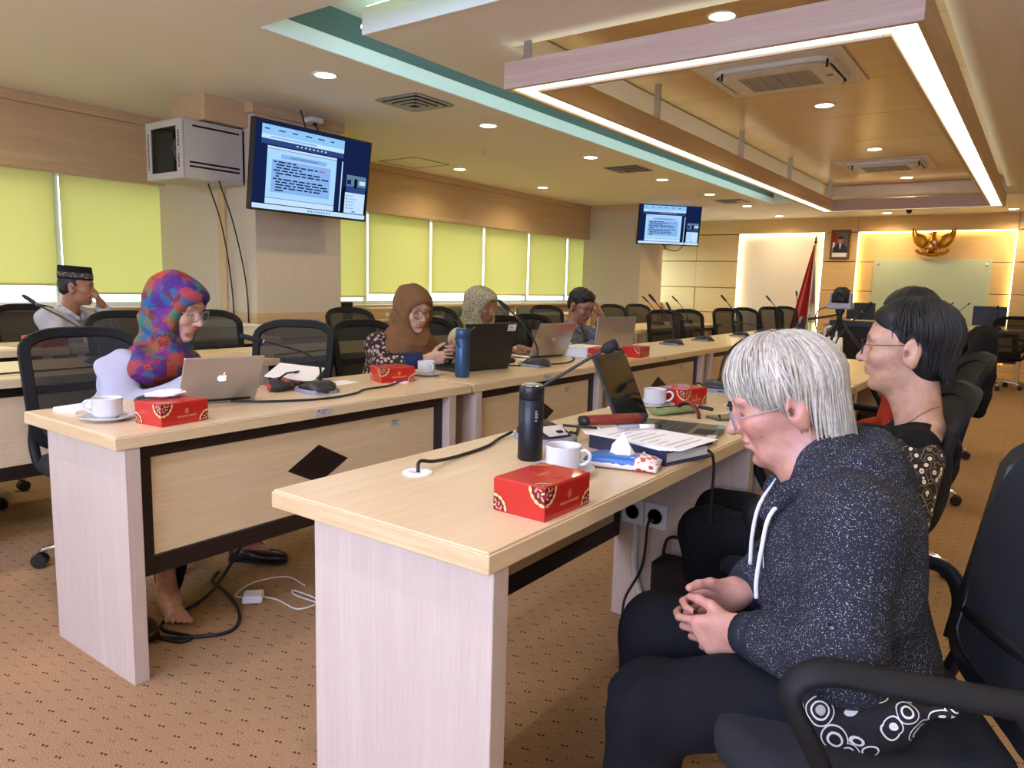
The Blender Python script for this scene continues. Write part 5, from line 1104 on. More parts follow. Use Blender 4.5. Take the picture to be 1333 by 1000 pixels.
# backpack on the desk between the tripod and the woman in glasses
t = thing('backpack', 'black backpack slumped on the desk edge left of the woman in glasses', 'bag', (-0.835, 3.02, 0.75), math.radians(75))
t.scale = (0.95, 1.0, 0.52)
BP = pbr('black_nylon', hexc('131314'), 0.6, bump=0.2, bscale=90)
G().loft([[(a*k, b*k2+dy, z) for a, b in rrect(0.30, 0.19, 0.07, 5)] for k, k2, dy, z in ((0.92, 0.95, 0, 0.0), (1.0, 1.05, 0, 0.05), (1.02, 1.0, 0, 0.25), (0.92, 0.85, 0.01, 0.38), (0.62, 0.5, 0.02, 0.445), (0.3, 0.2, 0.02, 0.455))]).obj('body', BP, t, True)
G().loft([[(a*k, b*k-0.105, z) for a, b in rrect(0.24, 0.07, 0.03, 4)] for k, z in ((0.9, 0.03), (1.0, 0.06), (1.0, 0.2), (0.85, 0.24))]).obj('front_pocket', BP, t, True)
G().tube(spline([(-0.05, 0.03, 0.43), (-0.04, 0.03, 0.48), (0.04, 0.03, 0.48), (0.05, 0.03, 0.43)], 5), 0.012, 8).obj('grab_handle', BP, t, True)
for s_ in (-1, 1): G().tube(spline([(s_*0.07, 0.08, 0.42), (s_*0.09, 0.13, 0.33), (s_*0.10, 0.125, 0.15), (s_*0.10, 0.09, 0.04)], 5), 0.022, 8, flat=0.35).obj('shoulder_strap', BP, t, True)
# flag
t = thing('flag_on_pole', 'red and white flag hanging on a pole before the lit white panel', 'flag', (-3.43, 13.75, 0))
G().tube([(0, 0, 0.02), (0.05, 0, 2.06)], 0.014, 10).obj('pole', M_['wood_edge'], t, True); G().lathe([(0.012, 0), (0.03, 0.03), (0.012, 0.06), (0.02, 0.09), (0.001, 0.15)], 12, M=T((0.05, 0, 2.05))).obj('finial', M_['black'], t, True); G().lathe([(0.16, 0), (0.16, 0.03), (0.03, 0.06)], 20).obj('stand', M_['wood_edge'], t, True)
def cloth_strip(x0t, x1t, x0b, x1b, zt, zb, m, nm, ph):
    q = G(); K, J = 18, 10; v = []; f = []
    for i in range(K+1):
        s_ = i/K
        for j in range(J+1):
            u_ = j/J; xa = x0t+(x0b-x0t)*s_; xb = x1t+(x1b-x1t)*s_; v.append((xa+(xb-xa)*u_, 0.05*math.sin(u_*9+ph+s_*0.8)*(0.3+s_), zt+(zb-zt)*s_+0.10*u_*s_-0.04*abs(math.sin(u_*6))*s_))
    for i in range(K):
        for j in range(J): f.append((i*(J+1)+j, i*(J+1)+j+1, (i+1)*(J+1)+j+1, (i+1)*(J+1)+j))
    n_ = len(v); q.add(v, f); q.add([(a, b+0.006, c) for a, b, c in v], [x[::-1] for x in f]); q.obj(nm, m, t, True)
cloth_strip(0.02, 0.06, -0.30, 0.03, 2.03, 0.55, pbr('flag_red', hexc('a01c1c'), 0.7), 'red_half', 0)
cloth_strip(0.04, 0.07, -0.02, 0.16, 1.75, 0.62, pbr('flag_white', hexc('e8e2d8'), 0.7), 'white_half', 1.3)
cloth_strip(0.045, 0.07, 0.03, 0.09, 1.5, 0.95, D.materials['flag_red'], 'red_fold', 2.3)
# framed portrait (a plain man in a dark suit and cap)
t = thing('framed_portrait', 'gilt framed portrait of a man in a dark suit between the lit wall panels', 'picture', (-3.065, YF-0.02, 1.80))
w_, h_ = 0.165, 0.52
q = G(); q.box(-w_, w_, -0.02, 0.0, 0, 0.04, 0.006).box(-w_, w_, -0.02, 0, h_-0.04, h_, 0.006).box(-w_, -w_+0.035, -0.02, 0, 0.04, h_-0.04, 0.006).box(w_-0.035, w_, -0.02, 0, 0.04, h_-0.04, 0.006); q.obj('frame', pbr('frame_bronze', hexc('6e4a1c'), 0.4, 0.4), t)
q = G(); pd = -0.006
def R_(x0, z0, x1, z1, mi, l): q.add([(x0, pd-l*0.0005, z0), (x1, pd-l*0.0005, z0), (x1, pd-l*0.0005, z1), (x0, pd-l*0.0005, z1)], [(0, 1, 2, 3)], mi)
R_(-0.13, 0.04, 0.13, 0.48, 0, 0); R_(-0.13, 0.12, -0.06, 0.47, 1, 1); R_(-0.13, 0.12, -0.09, 0.30, 2, 2); R_(-0.13, 0.04, 0.13, 0.115, 2, 2)
q.add([(x_, pd-0.0015, z_) for x_, z_ in ((-0.125, 0.118), (0.125, 0.118), (0.12, 0.20), (0.07, 0.255), (0.02, 0.275), (-0.02, 0.275), (-0.07, 0.255), (-0.12, 0.20))], [tuple(range(8))], 3)
q.add([(x_, pd-0.002, z_) for x_, z_ in ((-0.02, 0.275), (0.0, 0.17), (0.02, 0.275))], [(0, 1, 2)], 2)
q.add([(0.038*math.cos(a), pd-0.0025, 0.335+0.055*math.sin(a)) for a in [2*PI*i/16 for i in range(16)]], [tuple(range(16))], 4)
q.add([(x_, pd-0.003, z_) for x_, z_ in ((-0.042, 0.355), (0.042, 0.355), (0.038, 0.405), (-0.038, 0.405))], [(0, 1, 2, 3)], 5)
q.obj('picture', [pbr('portrait_ground', hexc('6b6258'), 0.6), D.materials['flag_red'], M_['paper'], pbr('portrait_suit', hexc('20242c'), 0.6), pbr('portrait_skin', hexc('b88a6a'), 0.6), M_['black']], t)
tag(copy_tree(t, (0.02, YF-0.02, 1.80), 0, 'gilt framed portrait cut by the right edge of the picture beside the lit eagle panel'), None)
# glass writing board
t = thing('glass_board', 'frosted green glass writing board below the gilded eagle', 'board', (-1.62, YF+0.02, 0.62))
m, nt, b, o = _mat('frosted_board'); b.inputs['Base Color'].default_value = c4(hexc('c9d6b0')); b.inputs['Roughness'].default_value = 0.35; b.inputs['Alpha'].default_value = 0.72; b.inputs['Specular IOR Level'].default_value = 0.3
G().box(-0.87, 0.87, -0.012, 0.0, 0, 1.19, 0.002).obj('glass_sheet', m, t)
for x_, z_ in ((-0.80, 1.10), (0.80, 1.10), (-0.80, 0.06), (0.80, 0.06)): G().lathe([(0.022, -0.05), (0.022, 0.012), (0.018, 0.016)], 14, M=T((x_, -0.012, z_), 0, PI/2)).obj('standoff', M_['chrome'], t, True)
# gilded eagle
t = thing('garuda_emblem', 'gilded eagle emblem with a shield mounted above the glass board', 'emblem', (-1.615, YF+0.0, 1.86))
WG = [(0.265, 0.445), (0.300, 0.385), (0.308, 0.31), (0.285, 0.23), (0.235, 0.165), (0.165, 0.125), (0.115, 0.13), (0.075, 0.19), (0.075, 0.26), (0.115, 0.335), (0.175, 0.36), (0.225, 0.375), (0.25, 0.40)]
for s_ in (-1, 1):
    c0 = (0.185, 0.245); n_ = len(WG)
    ring = lambda k_, y_: [(s_*(c0[0]+(x_-c0[0])*k_), y_, c0[1]+(z_-c0[1])*k_) for x_, z_ in WG]
    wing = G().loft([ring(1.0, -0.012), ring(1.0, -0.026), ring(0.86, -0.042), ring(0.5, -0.050)]).obj('wing', M_['gold'], t, True)
    for k in range(11):       # feathers laid along the outer rim
        f = k/10; p = Vector((0.10+0.21*math.sin(1.75*f), 0, 0.125+0.31*f**1.25)); d_ = Vector((0.75-0.75*f, 0, -0.65+1.6*f)).normalized()
        q = G(); u2 = Vector((-d_.z, 0, d_.x)); tip = p+d_*0.035
        q.loft([[(s_*(p0.x+u2.x*w_*ca), -0.036+w_*0.5*sa, p0.z+u2.z*w_*ca) for ca, sa in ((1, 0), (0, 1), (-1, 0), (0, -1))] for p0, w_ in ((p-d_*0.09, 0.006), (p-d_*0.03, 0.016), (p+d_*0.01, 0.014), (tip, 0.002))]).obj('wing_feather', M_['gold'], wing, True)
G().loft([[(w_*math.cos(a), -0.03+w_*0.6*math.sin(a), z_) for a in [2*PI*j/14 for j in range(14)]] for z_, w_ in ((0.06, 0.05), (0.13, 0.075), (0.24, 0.07), (0.30, 0.045), (0.34, 0.038), (0.375, 0.04), (0.40, 0.02))]).obj('body', M_['gold'], t, True)
G().tube([(-0.02, -0.03, 0.36), (-0.06, -0.04, 0.365), (-0.075, -0.04, 0.35)], [0.018, 0.012, 0.003], 8).obj('beak', M_['gold'], t, True)
for k in range(4): G().tube([(0.0+0.012*k, -0.03, 0.385), (0.02+0.022*k, -0.03, 0.42-0.008*k)], [0.009, 0.002], 6).obj('crest_feather', M_['gold'], t, True)
for k in range(7):
    a = -PI/2+(k-3)*0.20; G().loft([[(0.02*(k-3)*0.4+math.cos(a)*l_+w_*ca, -0.02+w_*0.4*sa, 0.08+math.sin(a)*l_) for ca, sa in ((1, 0), (0, 1), (-1, 0), (0, -1))] for l_, w_ in ((0, 0.02), (0.06, 0.024), (0.11, 0.004))]).obj('tail_feather', M_['gold'], t, True)
for s_ in (-1, 1): G().tube([(s_*0.05, -0.03, 0.09), (s_*0.06, -0.05, 0.04)], [0.03, 0.015], 8).obj('leg', M_['gold'], t, True)
rib = G().tube(spline([(-0.24, -0.03, 0.10), (-0.18, -0.04, 0.045), (-0.09, -0.05, 0.03), (0, -0.05, 0.015), (0.09, -0.05, 0.03), (0.18, -0.04, 0.045), (0.24, -0.03, 0.10)], 6), 0.026, 8, flat=1).obj('ribbon', M_['gold'], t, True)
q = G(); P6 = [(-0.045, 0.24), (0.045, 0.24), (0.05, 0.19), (0.03, 0.145), (0, 0.125), (-0.03, 0.145), (-0.05, 0.19)]
FS = Matrix(((1, 0, 0, 0), (0, 0, -1, -0.085), (0, 1, 0, 0), (0, 0, 0, 1)))
sh = G().prism([(x_*1.12, (z_-0.185)*1.12+0.185) for x_, z_ in P6], 0.012, M=FS).obj('shield', M_['gold'], t)
def SQ(x0, z0, x1, z1, mi): q.add([tuple(FS @ Vector((x_, z_, 0.0135))) for x_, z_ in ((x0, z0), (x1, z0), (x1, z1), (x0, z1))], [(0, 1, 2, 3)], mi)
SQ(-0.045, 0.19, 0, 0.24, 0); SQ(0, 0.19, 0.045, 0.24, 1); SQ(-0.04, 0.14, 0, 0.19, 1); SQ(0, 0.14, 0.04, 0.19, 0); SQ(-0.014, 0.176, 0.014, 0.204, 2); SQ(0.015, 0.205, 0.03, 0.225, 2)
q.obj('shield_field', [D.materials['flag_red'], M_['paper'], M_['black']], sh)
# ================================================================== PEOPLE: smooth bodies from blended distance fields
class Sdf:
    def __init__(s, lo, hi, h):
        s.lo = np.array(lo, np.float32); s.h = h
        n = np.ceil((np.array(hi)-np.array(lo))/h).astype(int)+1
        s.ax = [s.lo[i]+h*np.arange(n[i], dtype=np.float32) for i in range(3)]
        s.d = np.full(n, 0.2, np.float32)
    def _win(s, lo, hi):
        sl = []
        for i in range(3):
            a = max(0, int((lo[i]-s.lo[i])/s.h)-1); b = min(len(s.ax[i]), int((hi[i]-s.lo[i])/s.h)+3)
            if b-a < 1: return None
            sl.append(slice(a, b))
        return tuple(sl)
    def _pts(s, sl): return s.ax[0][sl[0]][:, None, None], s.ax[1][sl[1]][None, :, None], s.ax[2][sl[2]][None, None, :]
    def _mix(s, sl, e, k, op):
        a = s.d[sl]
        if op == 'u':
            if k > 0: h = np.maximum(k-np.abs(a-e), 0)/k; s.d[sl] = np.minimum(a, e)-h*h*k*0.25
            else: s.d[sl] = np.minimum(a, e)
        else:
            e = -e
            if k > 0: h = np.maximum(k-np.abs(a-e), 0)/k; s.d[sl] = np.maximum(a, e)+h*h*k*0.25
            else: s.d[sl] = np.maximum(a, e)
    def cap(s, a, b, ra, rb, k=0.01, op='u'):
        a = np.array(a, float); b = np.array(b, float); m = max(ra, rb)+k+3*s.h
        sl = s._win(np.minimum(a, b)-m, np.maximum(a, b)+m)
        if sl is None: return s
        X, Y, Z = s._pts(sl); ab = b-a; L2 = max(1e-9, float(ab @ ab))
        t = np.clip(((X-a[0])*ab[0]+(Y-a[1])*ab[1]+(Z-a[2])*ab[2])/L2, 0, 1).astype(np.float32)
        e = np.sqrt((X-a[0]-ab[0]*t)**2+(Y-a[1]-ab[1]*t)**2+(Z-a[2]-ab[2]*t)**2)-(ra+(rb-ra)*t)
        s._mix(sl, e.astype(np.float32), k, op); return s
    def chain(s, pts, rs, k=0.01, op='u'):
        for i in range(len(pts)-1): s.cap(pts[i], pts[i+1], rs[i], rs[i+1], k, op)
        return s
    def ell(s, c, r, R=None, k=0.01, op='u'):
        c = np.array(c, float); r = np.array(r, float); m = (r.max() if R is not None else r)+k+3*s.h
        sl = s._win(c-m, c+m)
        if sl is None: return s
        X, Y, Z = s._pts(sl); X = X-c[0]; Y = Y-c[1]; Z = Z-c[2]
        if R is not None: X, Y, Z = (R[0][0]*X+R[1][0]*Y+R[2][0]*Z, R[0][1]*X+R[1][1]*Y+R[2][1]*Z, R[0][2]*X+R[1][2]*Y+R[2][2]*Z)
        k0 = np.sqrt((X/r[0])**2+(Y/r[1])**2+(Z/r[2])**2); k1 = np.sqrt((X/r[0]**2)**2+(Y/r[1]**2)**2+(Z/r[2]**2)**2)
        e = k0*(k0-1)/np.maximum(k1, 1e-6)
        s._mix(sl, e.astype(np.float32), k, op); return s
    def folds(s, seed, amp, freq, aniso=(1, 1, 0.45), band=0.03):
        r = np.random.RandomState(seed); X, Y, Z = s._pts((slice(None),)*3); acc = 0
        near = np.abs(s.d) < band
        ii = np.nonzero(near); P = np.stack([s.ax[i][ii[i]] for i in range(3)], 1)
        w = P+0.02*np.sin(P[:, [1, 2, 0]]*23+seed)
        for i in range(7):
            v = r.normal(size=3)*np.array(aniso); v = v/np.linalg.norm(v)*freq*r.uniform(0.6, 1.6); acc = acc+np.sin(w @ v+r.uniform(0, 6.3))/7**0.5
        s.d[ii] += (amp*acc).astype(np.float32); return s
    def mesh(s):
        d = s.d; g = d < 0; n = np.array(d.shape)
        cnt = np.zeros(n-1, np.uint8); off = [(i, j, k) for i in (0, 1) for j in (0, 1) for k in (0, 1)]
        for o in off: cnt += g[o[0]:n[0]-1+o[0], o[1]:n[1]-1+o[1], o[2]:n[2]-1+o[2]]
        mx = (cnt > 0) & (cnt < 8); cells = np.argwhere(mx); idx = np.full(n-1, -1, np.int64); idx[mx] = np.arange(len(cells))
        val = np.stack([d[cells[:, 0]+o[0], cells[:, 1]+o[1], cells[:, 2]+o[2]] for o in off], 1)
        acc = np.zeros((len(cells), 3)); c = np.zeros(len(cells))
        for a in range(8):
            for b in range(a+1, 8):
                df = np.abs(np.array(off[a])-np.array(off[b]))
                if df.sum() != 1: continue
                cr = (val[:, a] < 0) != (val[:, b] < 0); t = val[:, a]/np.where(cr, val[:, a]-val[:, b], 1)
                p = np.array(off[a])+np.outer(t, np.array(off[b])-np.array(off[a])); acc += p*cr[:, None]; c += cr
        V = s.lo+s.h*(cells+acc/c[:, None]); F = []
        for a in range(3):
            b, e = (a+1) % 3, (a+2) % 3
            sa = [slice(None)]*3; sb = [slice(None)]*3; sa[a] = slice(0, n[a]-1); sb[a] = slice(1, n[a])
            A = g[tuple(sa)]; B = g[tuple(sb)]
            E = np.argwhere(A != B); E = E[(E[:, b] > 0) & (E[:, e] > 0) & (E[:, b] < n[b]-1) & (E[:, e] < n[e]-1)]
            ins = A[E[:, 0], E[:, 1], E[:, 2]]; q = []
            for db, de in ((-1, -1), (0, -1), (0, 0), (-1, 0)):
                C_ = E.copy(); C_[:, b] += db; C_[:, e] += de; q.append(idx[C_[:, 0], C_[:, 1], C_[:, 2]])
            Q = np.stack(q, 1); Q[~ins] = Q[~ins][:, ::-1]; F.append(Q)
        return V.astype(np.float32), np.concatenate(F)
    def obj(s, name, mat, parent, post=None):
        V, F = s.mesh(); return np_mesh(name, V, F, mat, parent, post)
def np_mesh(name, V, F, mat, parent, post=None):
    me = D.meshes.new(name); me.vertices.add(len(V)); me.vertices.foreach_set('co', V.astype(np.float32).ravel())
    k = F.shape[1]; me.loops.add(F.size); me.loops.foreach_set('vertex_index', F.astype(np.int32).ravel())
    me.polygons.add(len(F)); me.polygons.foreach_set('loop_start', np.arange(0, F.size, k, dtype=np.int32)); me.polygons.foreach_set('use_smooth', np.ones(len(F), bool))
    me.update(calc_edges=True); me.materials.append(mat)
    if post is not None:
        at = me.color_attributes.new('tint', 'FLOAT_COLOR', 'POINT'); c = np.ones((len(V), 4), np.float32); c[:, :3] = post(V); at.data.foreach_set('color', c.ravel())
    o = D.objects.new(name, me); COL.objects.link(o); o.parent = parent; return o
WHITE_T = lambda V: np.ones((len(V), 3), np.float32)
def rot3(yaw, pitch, roll=0):
    """columns = head axes (forward, left, up) in the person's frame; pitch > 0 looks down"""
    return np.array(Matrix.Rotation(yaw, 3, 'Z') @ Matrix.Rotation(pitch, 3, 'Y') @ Matrix.Rotation(roll, 3, 'X'))
class Hd:
    def __init__(s, c, yaw, pitch, roll=0, k=1.0): s.c = np.array(c, float); s.R = rot3(math.radians(yaw), math.radians(pitch), math.radians(roll)); s.k = k
    def p(s, x, y, z): return s.c+s.R @ (np.array([x, y, z])*s.k)
    def inv(s, V): return ((V-s.c) @ s.R)/s.k
def skin_mat(name, col, rough=0.45):
    m, nt, b, o = _mat(name); at = N(nt, 'ShaderNodeAttribute', attribute_name='tint')
    tc = N(nt, 'ShaderNodeTexCoord'); n = N(nt, 'ShaderNodeTexNoise', Scale=45.0, Detail=4.0); L(nt, tc.outputs['Object'], n.inputs['Vector'])
    base = ramp(nt, n.outputs['Fac'], [(0.3, [x*0.86 for x in col]), (0.7, [min(1, x*1.10) for x in col])])
    mx = N(nt, 'ShaderNodeMix', data_type='RGBA', blend_type='MULTIPLY'); mx.inputs[0].default_value = 1.0
    L(nt, base, mx.inputs[6]); L(nt, at.outputs['Color'], mx.inputs[7]); L(nt, mx.outputs[2], b.inputs['Base Color'])
    b.inputs['Roughness'].default_value = rough; b.inputs['Subsurface Weight'].default_value = 0.12; b.inputs['Subsurface Radius'].default_value = (0.012, 0.004, 0.002); b.inputs['Subsurface Scale'].default_value = 0.5
    return m
def head_sdf(S, h, female=False, old=False, ears=True):
    k = h.k; R = h.R
    def E(x, y, z, rx, ry, rz, kk=0.012, op='u', tilt=None):
        RR = R if tilt is None else R @ tilt
        S.ell(h.p(x, y, z), (rx*k, ry*k, rz*k), RR, kk*k, op)
    def Cp(a, b, ra, rb, kk=0.01, op='u'): S.cap(h.p(*a), h.p(*b), ra*k, rb*k, kk*k, op)
    E(-0.012, 0, 0.042, 0.095, 0.074, 0.083)
    E(0.030, 0, 0.02, 0.066, 0.064, 0.07, 0.03)
    E(0.034, 0, -0.040, 0.058, 0.056 if female else 0.059, 0.070, 0.03)
    E(0.036, 0, -0.078, 0.046, 0.043 if female else 0.049, 0.036, 0.03)
    E(0.076, 0, -0.099, 0.017, 0.019, 0.015, 0.03)
    for s in (-1, 1):
        E(0.066, s*0.037, -0.022, 0.026, 0.024, 0.024, 0.025)          # cheeks
        E(0.084, s*0.028, 0.030, 0.012, 0.026, 0.008, 0.02)            # brow ridge
        E(0.105, s*0.031, 0.009, 0.018, 0.019, 0.013, 0.016, 'd')      # sockets
        E(0.0765, s*0.031, 0.008, 0.0135, 0.0155, 0.0125, 0.006)       # lids
    Cp((0.088, 0, 0.018), (0.114, 0, -0.024), 0.008, 0.0115, 0.012)
    E(0.115, 0, -0.028, 0.0115, 0.0125, 0.0105, 0.008)
    for s in (-1, 1):
        E(0.098, s*0.0125, -0.031, 0.012, 0.0075, 0.0085, 0.008); E(0.104, s*0.007, -0.040, 0.006, 0.0035, 0.004, 0.004, 'd')
    E(0.083, 0, -0.058, 0.016, 0.030, 0.016, 0.02)
    E(0.096, 0, -0.0535, 0.008, 0.020, 0.0055, 0.006); E(0.095, 0, -0.0655, 0.0085, 0.018, 0.0065, 0.006)
    Cp((0.105, -0.011, -0.0595), (0.105, 0.011, -0.0595), 0.0022, 0.0022, 0.004, 'd')
    for s in (-1, 1): Cp((0.104, s*0.011, -0.0597), (0.092, s*0.024, -0.0615), 0.002, 0.0014, 0.004, 'd')
    E(0.092, 0, -0.083, 0.012, 0.02, 0.006, 0.012, 'd')
    if old:
        for s in (-1, 1): Cp((0.098, s*0.022, -0.035), (0.085, s*0.035, -0.070), 0.003, 0.003, 0.01, 'd'); E(0.055, s*0.035, -0.088, 0.022, 0.014, 0.016, 0.02)
    if ears:
        for s in (-1, 1):
            t = np.array(Matrix.Rotation(s*0.35, 3, 'Z') @ Matrix.Rotation(-0.2, 3, 'Y'))
            E(-0.012, s*0.081, -0.004, 0.024, 0.0095, 0.038, 0.006, 'u', t); E(-0.014, s*0.077, -0.035, 0.012, 0.0085, 0.015, 0.008, 'u', t)
            E(-0.007, s*0.094, 0.000, 0.0135, 0.0085, 0.024, 0.006, 'd', t); E(0.0, s*0.087, -0.010, 0.007, 0.010, 0.009, 0.004, 'd')
def face_tint(h, lip=(0.80, 0.52, 0.50), brow=(0.35, 0.30, 0.28), cheek=0.06, moles=(), lash=True):
    def f(V):
        q = h.inv(V); c = np.ones((len(V), 3), np.float32)
        m = np.exp(-(((q[:, 0]-0.098)/0.014)**2+((q[:, 1])/0.021)**2+((q[:, 2]+0.0595)/0.0095)**2)**2); c *= 1-m[:, None]*(1-np.array(lip))
        fr = q[:, 0] > 0.055
        for s in (-1, 1):
            zc = 0.030+0.006*np.cos((q[:, 1]-s*0.030)/0.02*1.4); m = np.exp(-((q[:, 2]-zc)/0.0038)**4-((q[:, 1]-s*0.031)/0.021)**4)*fr; c *= 1-m[:, None]*(1-np.array(brow))
            if lash:
                m = np.exp(-((q[:, 2]-0.0045+0.25*np.abs(q[:, 1]-s*0.031))/0.0026)**4-((q[:, 1]-s*0.031)/0.0155)**6)*fr; c *= 1-m[:, None]*(1-np.array((0.22, 0.16, 0.15)))
            m = np.exp(-((q[:, 1]-s*0.045)/0.022)**2-((q[:, 2]+0.025)/0.022)**2)*fr; c[:, 1:] *= 1-cheek*m[:, None]
            m = np.exp(-((q[:, 1]-s*0.008)/0.005)**2-((q[:, 2]+0.040)/0.0035)**2)*(q[:, 0] > 0.085); c *= 1-0.55*m[:, None]
        for x_, y_, z_, r_ in moles:
            m = np.exp(-((q[:, 0]-x_)**2+(q[:, 1]-y_)**2+(q[:, 2]-z_)**2)/r_**2); c *= 1-0.6*m[:, None]
        return c
    return f
def orth(d, p):
    d = np.array(d, float); d /= np.linalg.norm(d); p = np.array(p, float); p = p-d*(p @ d); p /= np.linalg.norm(p); return d, p
def hand_sdf(S, w, d, palm, thumb, curls, k=0.92, tcurl=0.4, spread=0.06, topen=0.7):
    """palm and five fingers; curls: bend at knuckle / middle / tip joint for index..little"""
    d, p = orth(d, palm); lat = np.cross(d, p); w = np.array(w, float)
    if lat @ np.array(thumb) < 0: lat = -lat
    offs = (0.0285, 0.0098, -0.0092, -0.0275); ml = (0.086, 0.089, 0.084, 0.076); fl = (0.96, 1.08, 1.0, 0.80); rad = (0.0084, 0.0087, 0.0083, 0.0073)
    for i in range(4):
        b = w+(lat*offs[i]*0.75+d*0.008)*k; m = w+(d*ml[i]+lat*offs[i])*k
        S.cap(b, m, 0.0165*k, 0.0118*k, 0.014*k)
        c1, c2, c3 = curls[i] if isinstance(curls[0], (list, tuple)) else curls
        dd = d*math.cos(spread*(1.5-i)*0.8)+lat*math.sin(spread*(1.5-i)); q = m; a = 0
        for seg, (ln, cu) in enumerate(((0.044, c1), (0.027, c2), (0.021, c3))):
            a += cu; v = dd*math.cos(a)+p*math.sin(a); e = q+v*ln*fl[i]*k
            S.cap(q, e, rad[i]*k*(1-0.07*seg), rad[i]*k*(0.93-0.09*seg), 0.003*k); q = e
    S.cap(w-d*0.03*k, w+d*0.02*k, 0.0235*k, 0.022*k, 0.012*k)
    t0 = w+(d*0.022+lat*0.024+p*0.006)*k; v = d*0.66+lat*topen+p*0.25; v /= np.linalg.norm(v); t1 = t0+v*0.044*k
    v2 = v*math.cos(tcurl)+(d*0.8-lat*0.4+p*0.35)*math.sin(tcurl); v2 /= np.linalg.norm(v2); t2 = t1+v2*0.032*k; v3 = v2+(d*0.3-lat*0.4+p*0.3)*tcurl; v3 /= np.linalg.norm(v3)
    S.cap(w+(d*0.015+lat*0.010)*k, t1, 0.016*k, 0.0115*k, 0.012*k); S.cap(t1, t2, 0.0105*k, 0.0095*k, 0.005*k); S.cap(t2, t2+v3*0.024*k, 0.0098*k, 0.0078*k, 0.004*k)
def glasses(parent, h, rx=0.110, z=0.006, w=0.024, hh=0.020, m='black', temple=True, r=0.0013, label=None, rim=True):
    fm = M_[m]; g_ = G(); k = h.k; P = lambda x, y, z_: tuple(h.p(x, y, z_))
    for s in (-1, 1):
        ring = [P(rx-0.10*abs(w*math.cos(a))**1.0*0.3-0.006*(math.cos(a)*s > 0)*abs(math.cos(a)), s*0.034+w*math.copysign(abs(math.cos(a))**0.85, math.cos(a)), z+hh*math.copysign(abs(math.sin(a))**0.85, math.sin(a))) for a in [2*PI*i/24 for i in range(25)]]
        g_.tube(ring, r*k, 6, cap=False)
        if temple: g_.tube(spline([P(rx-0.012, s*0.057, z+hh*0.4), P(rx-0.022, s*0.066, z+hh*0.4), P(0.03, s*0.077, z+hh*0.45), P(-0.008, s*0.081, z+hh*0.5), P(-0.03, s*0.080, z-0.012)], 4), r*0.9*k, 6)
    g_.tube([P(rx-0.003, -0.011, z+hh*0.25), P(rx+0.003, 0, z+hh*0.35), P(rx-0.003, 0.011, z+hh*0.25)], r*k, 6)
    o = g_.obj('glasses', fm, parent, True)
    if label: o['label'] = label
    for s in (-1, 1):
        q = G(); pts = [P(rx-0.002-0.03*abs(w*math.cos(a)), s*0.034+w*math.cos(a), z+hh*math.sin(a)) for a in [2*PI*i/20 for i in range(20)]]
        q.add(pts, [tuple(range(20))]).obj('lens', M_['lens'], o)
    return o
def strands(name, parent, h, mat, n, seed, zend, vol, r0=0.0020, crown=(-0.02, 0, 0.0), phis=(-PI, PI), jit=0.010, start=(0.02, 0.55), segs=11, wave=0.004, base=(0.100, 0.082, 0.092), cz=0.040, sweep=0.0, tws=0.10):
    """combed hair: tapered locks that run from the crown over the skull down to a hem"""
    r = np.random.RandomState(seed); V = []; F = []; TT = []; nb = 4; off = 0
    for i in range(n):
        ph = r.uniform(*phis); ze = zend(ph)+r.normal(0, jit); t0 = r.uniform(*start); v0 = vol(ph)*(1+r.uniform(-0.25, 0.22)); tw = r.normal(0, tws); wv = r.uniform(0, 6.28)
        c = np.array([crown[0], crown[1], cz]); se = np.clip((ze-cz)/base[2], -0.97, 0.97) if ze > cz-base[2]*0.9 else None
        pts = []
        for j in range(segs+1):
            t = t0+(1-t0)*j/segs; p = ph+tw*t+sweep*t*math.sin(ph)
            zt = cz+base[2]*1.0 if True else 0
            if se is not None:
                el = math.asin(max(-0.97, min(0.97, se))); a = PI/2+(el-PI/2)*t; rr_ = math.cos(a); zz = base[2]*math.sin(a)
            else:
                lim = -0.35; el = math.asin(lim); full = (PI/2-el)*0.09; drop = cz+base[2]*lim-ze; tot = full+drop; q = t*tot
                if q < full: a = PI/2-q/0.09; rr_ = math.cos(a); zz = base[2]*math.sin(a)
                else: rr_ = math.cos(el)*(1-0.10*(q-full)/max(drop, 1e-3)); zz = base[2]*lim-(q-full)
            f = 1+v0*(0.55+0.45*math.sin(PI*min(1, t*1.1)))
            pts.append(h.p(c[0]+base[0]*f*rr_*math.cos(p)+wave*math.sin(wv+5*t)*0.5, c[1]+base[1]*f*rr_*math.sin(p)+wave*math.cos(wv+4*t)*0.5, c[2]+zz*(f if zz > 0 else 1)))
        pts = np.array(pts); R_ = r0*h.k*r.uniform(0.7, 1.5)
        for j in range(segs+1):
            tg = pts[min(j+1, segs)]-pts[max(j-1, 0)]; tg /= max(1e-9, np.linalg.norm(tg)); nr = pts[j]-h.p(crown[0], 0, cz-0.02); nr = nr-tg*(nr @ tg); nr /= max(1e-9, np.linalg.norm(nr)); sd = np.cross(tg, nr)
            w_ = R_*(0.5+1.0*math.sin(PI*min(0.98, 0.12+0.86*j/segs)))
            for ca, sa in ((1, 0), (0, 1), (-1, 0), (0, -1)): V.append(pts[j]+sd*w_*1.5*ca+nr*w_*0.6*sa)
        TT += [r.uniform(0.62, 1.12)*np.array((1, r.uniform(0.95, 1.0), r.uniform(0.82, 1.0)))]*((segs+1)*nb)
        for j in range(segs):
            for q in range(nb): F.append((off+j*nb+q, off+j*nb+(q+1) % nb, off+(j+1)*nb+(q+1) % nb, off+(j+1)*nb+q))
        off += (segs+1)*nb
    TT = np.array(TT); o = np_mesh(name, np.array(V), np.array(F), mat, parent, lambda _v: TT); return o
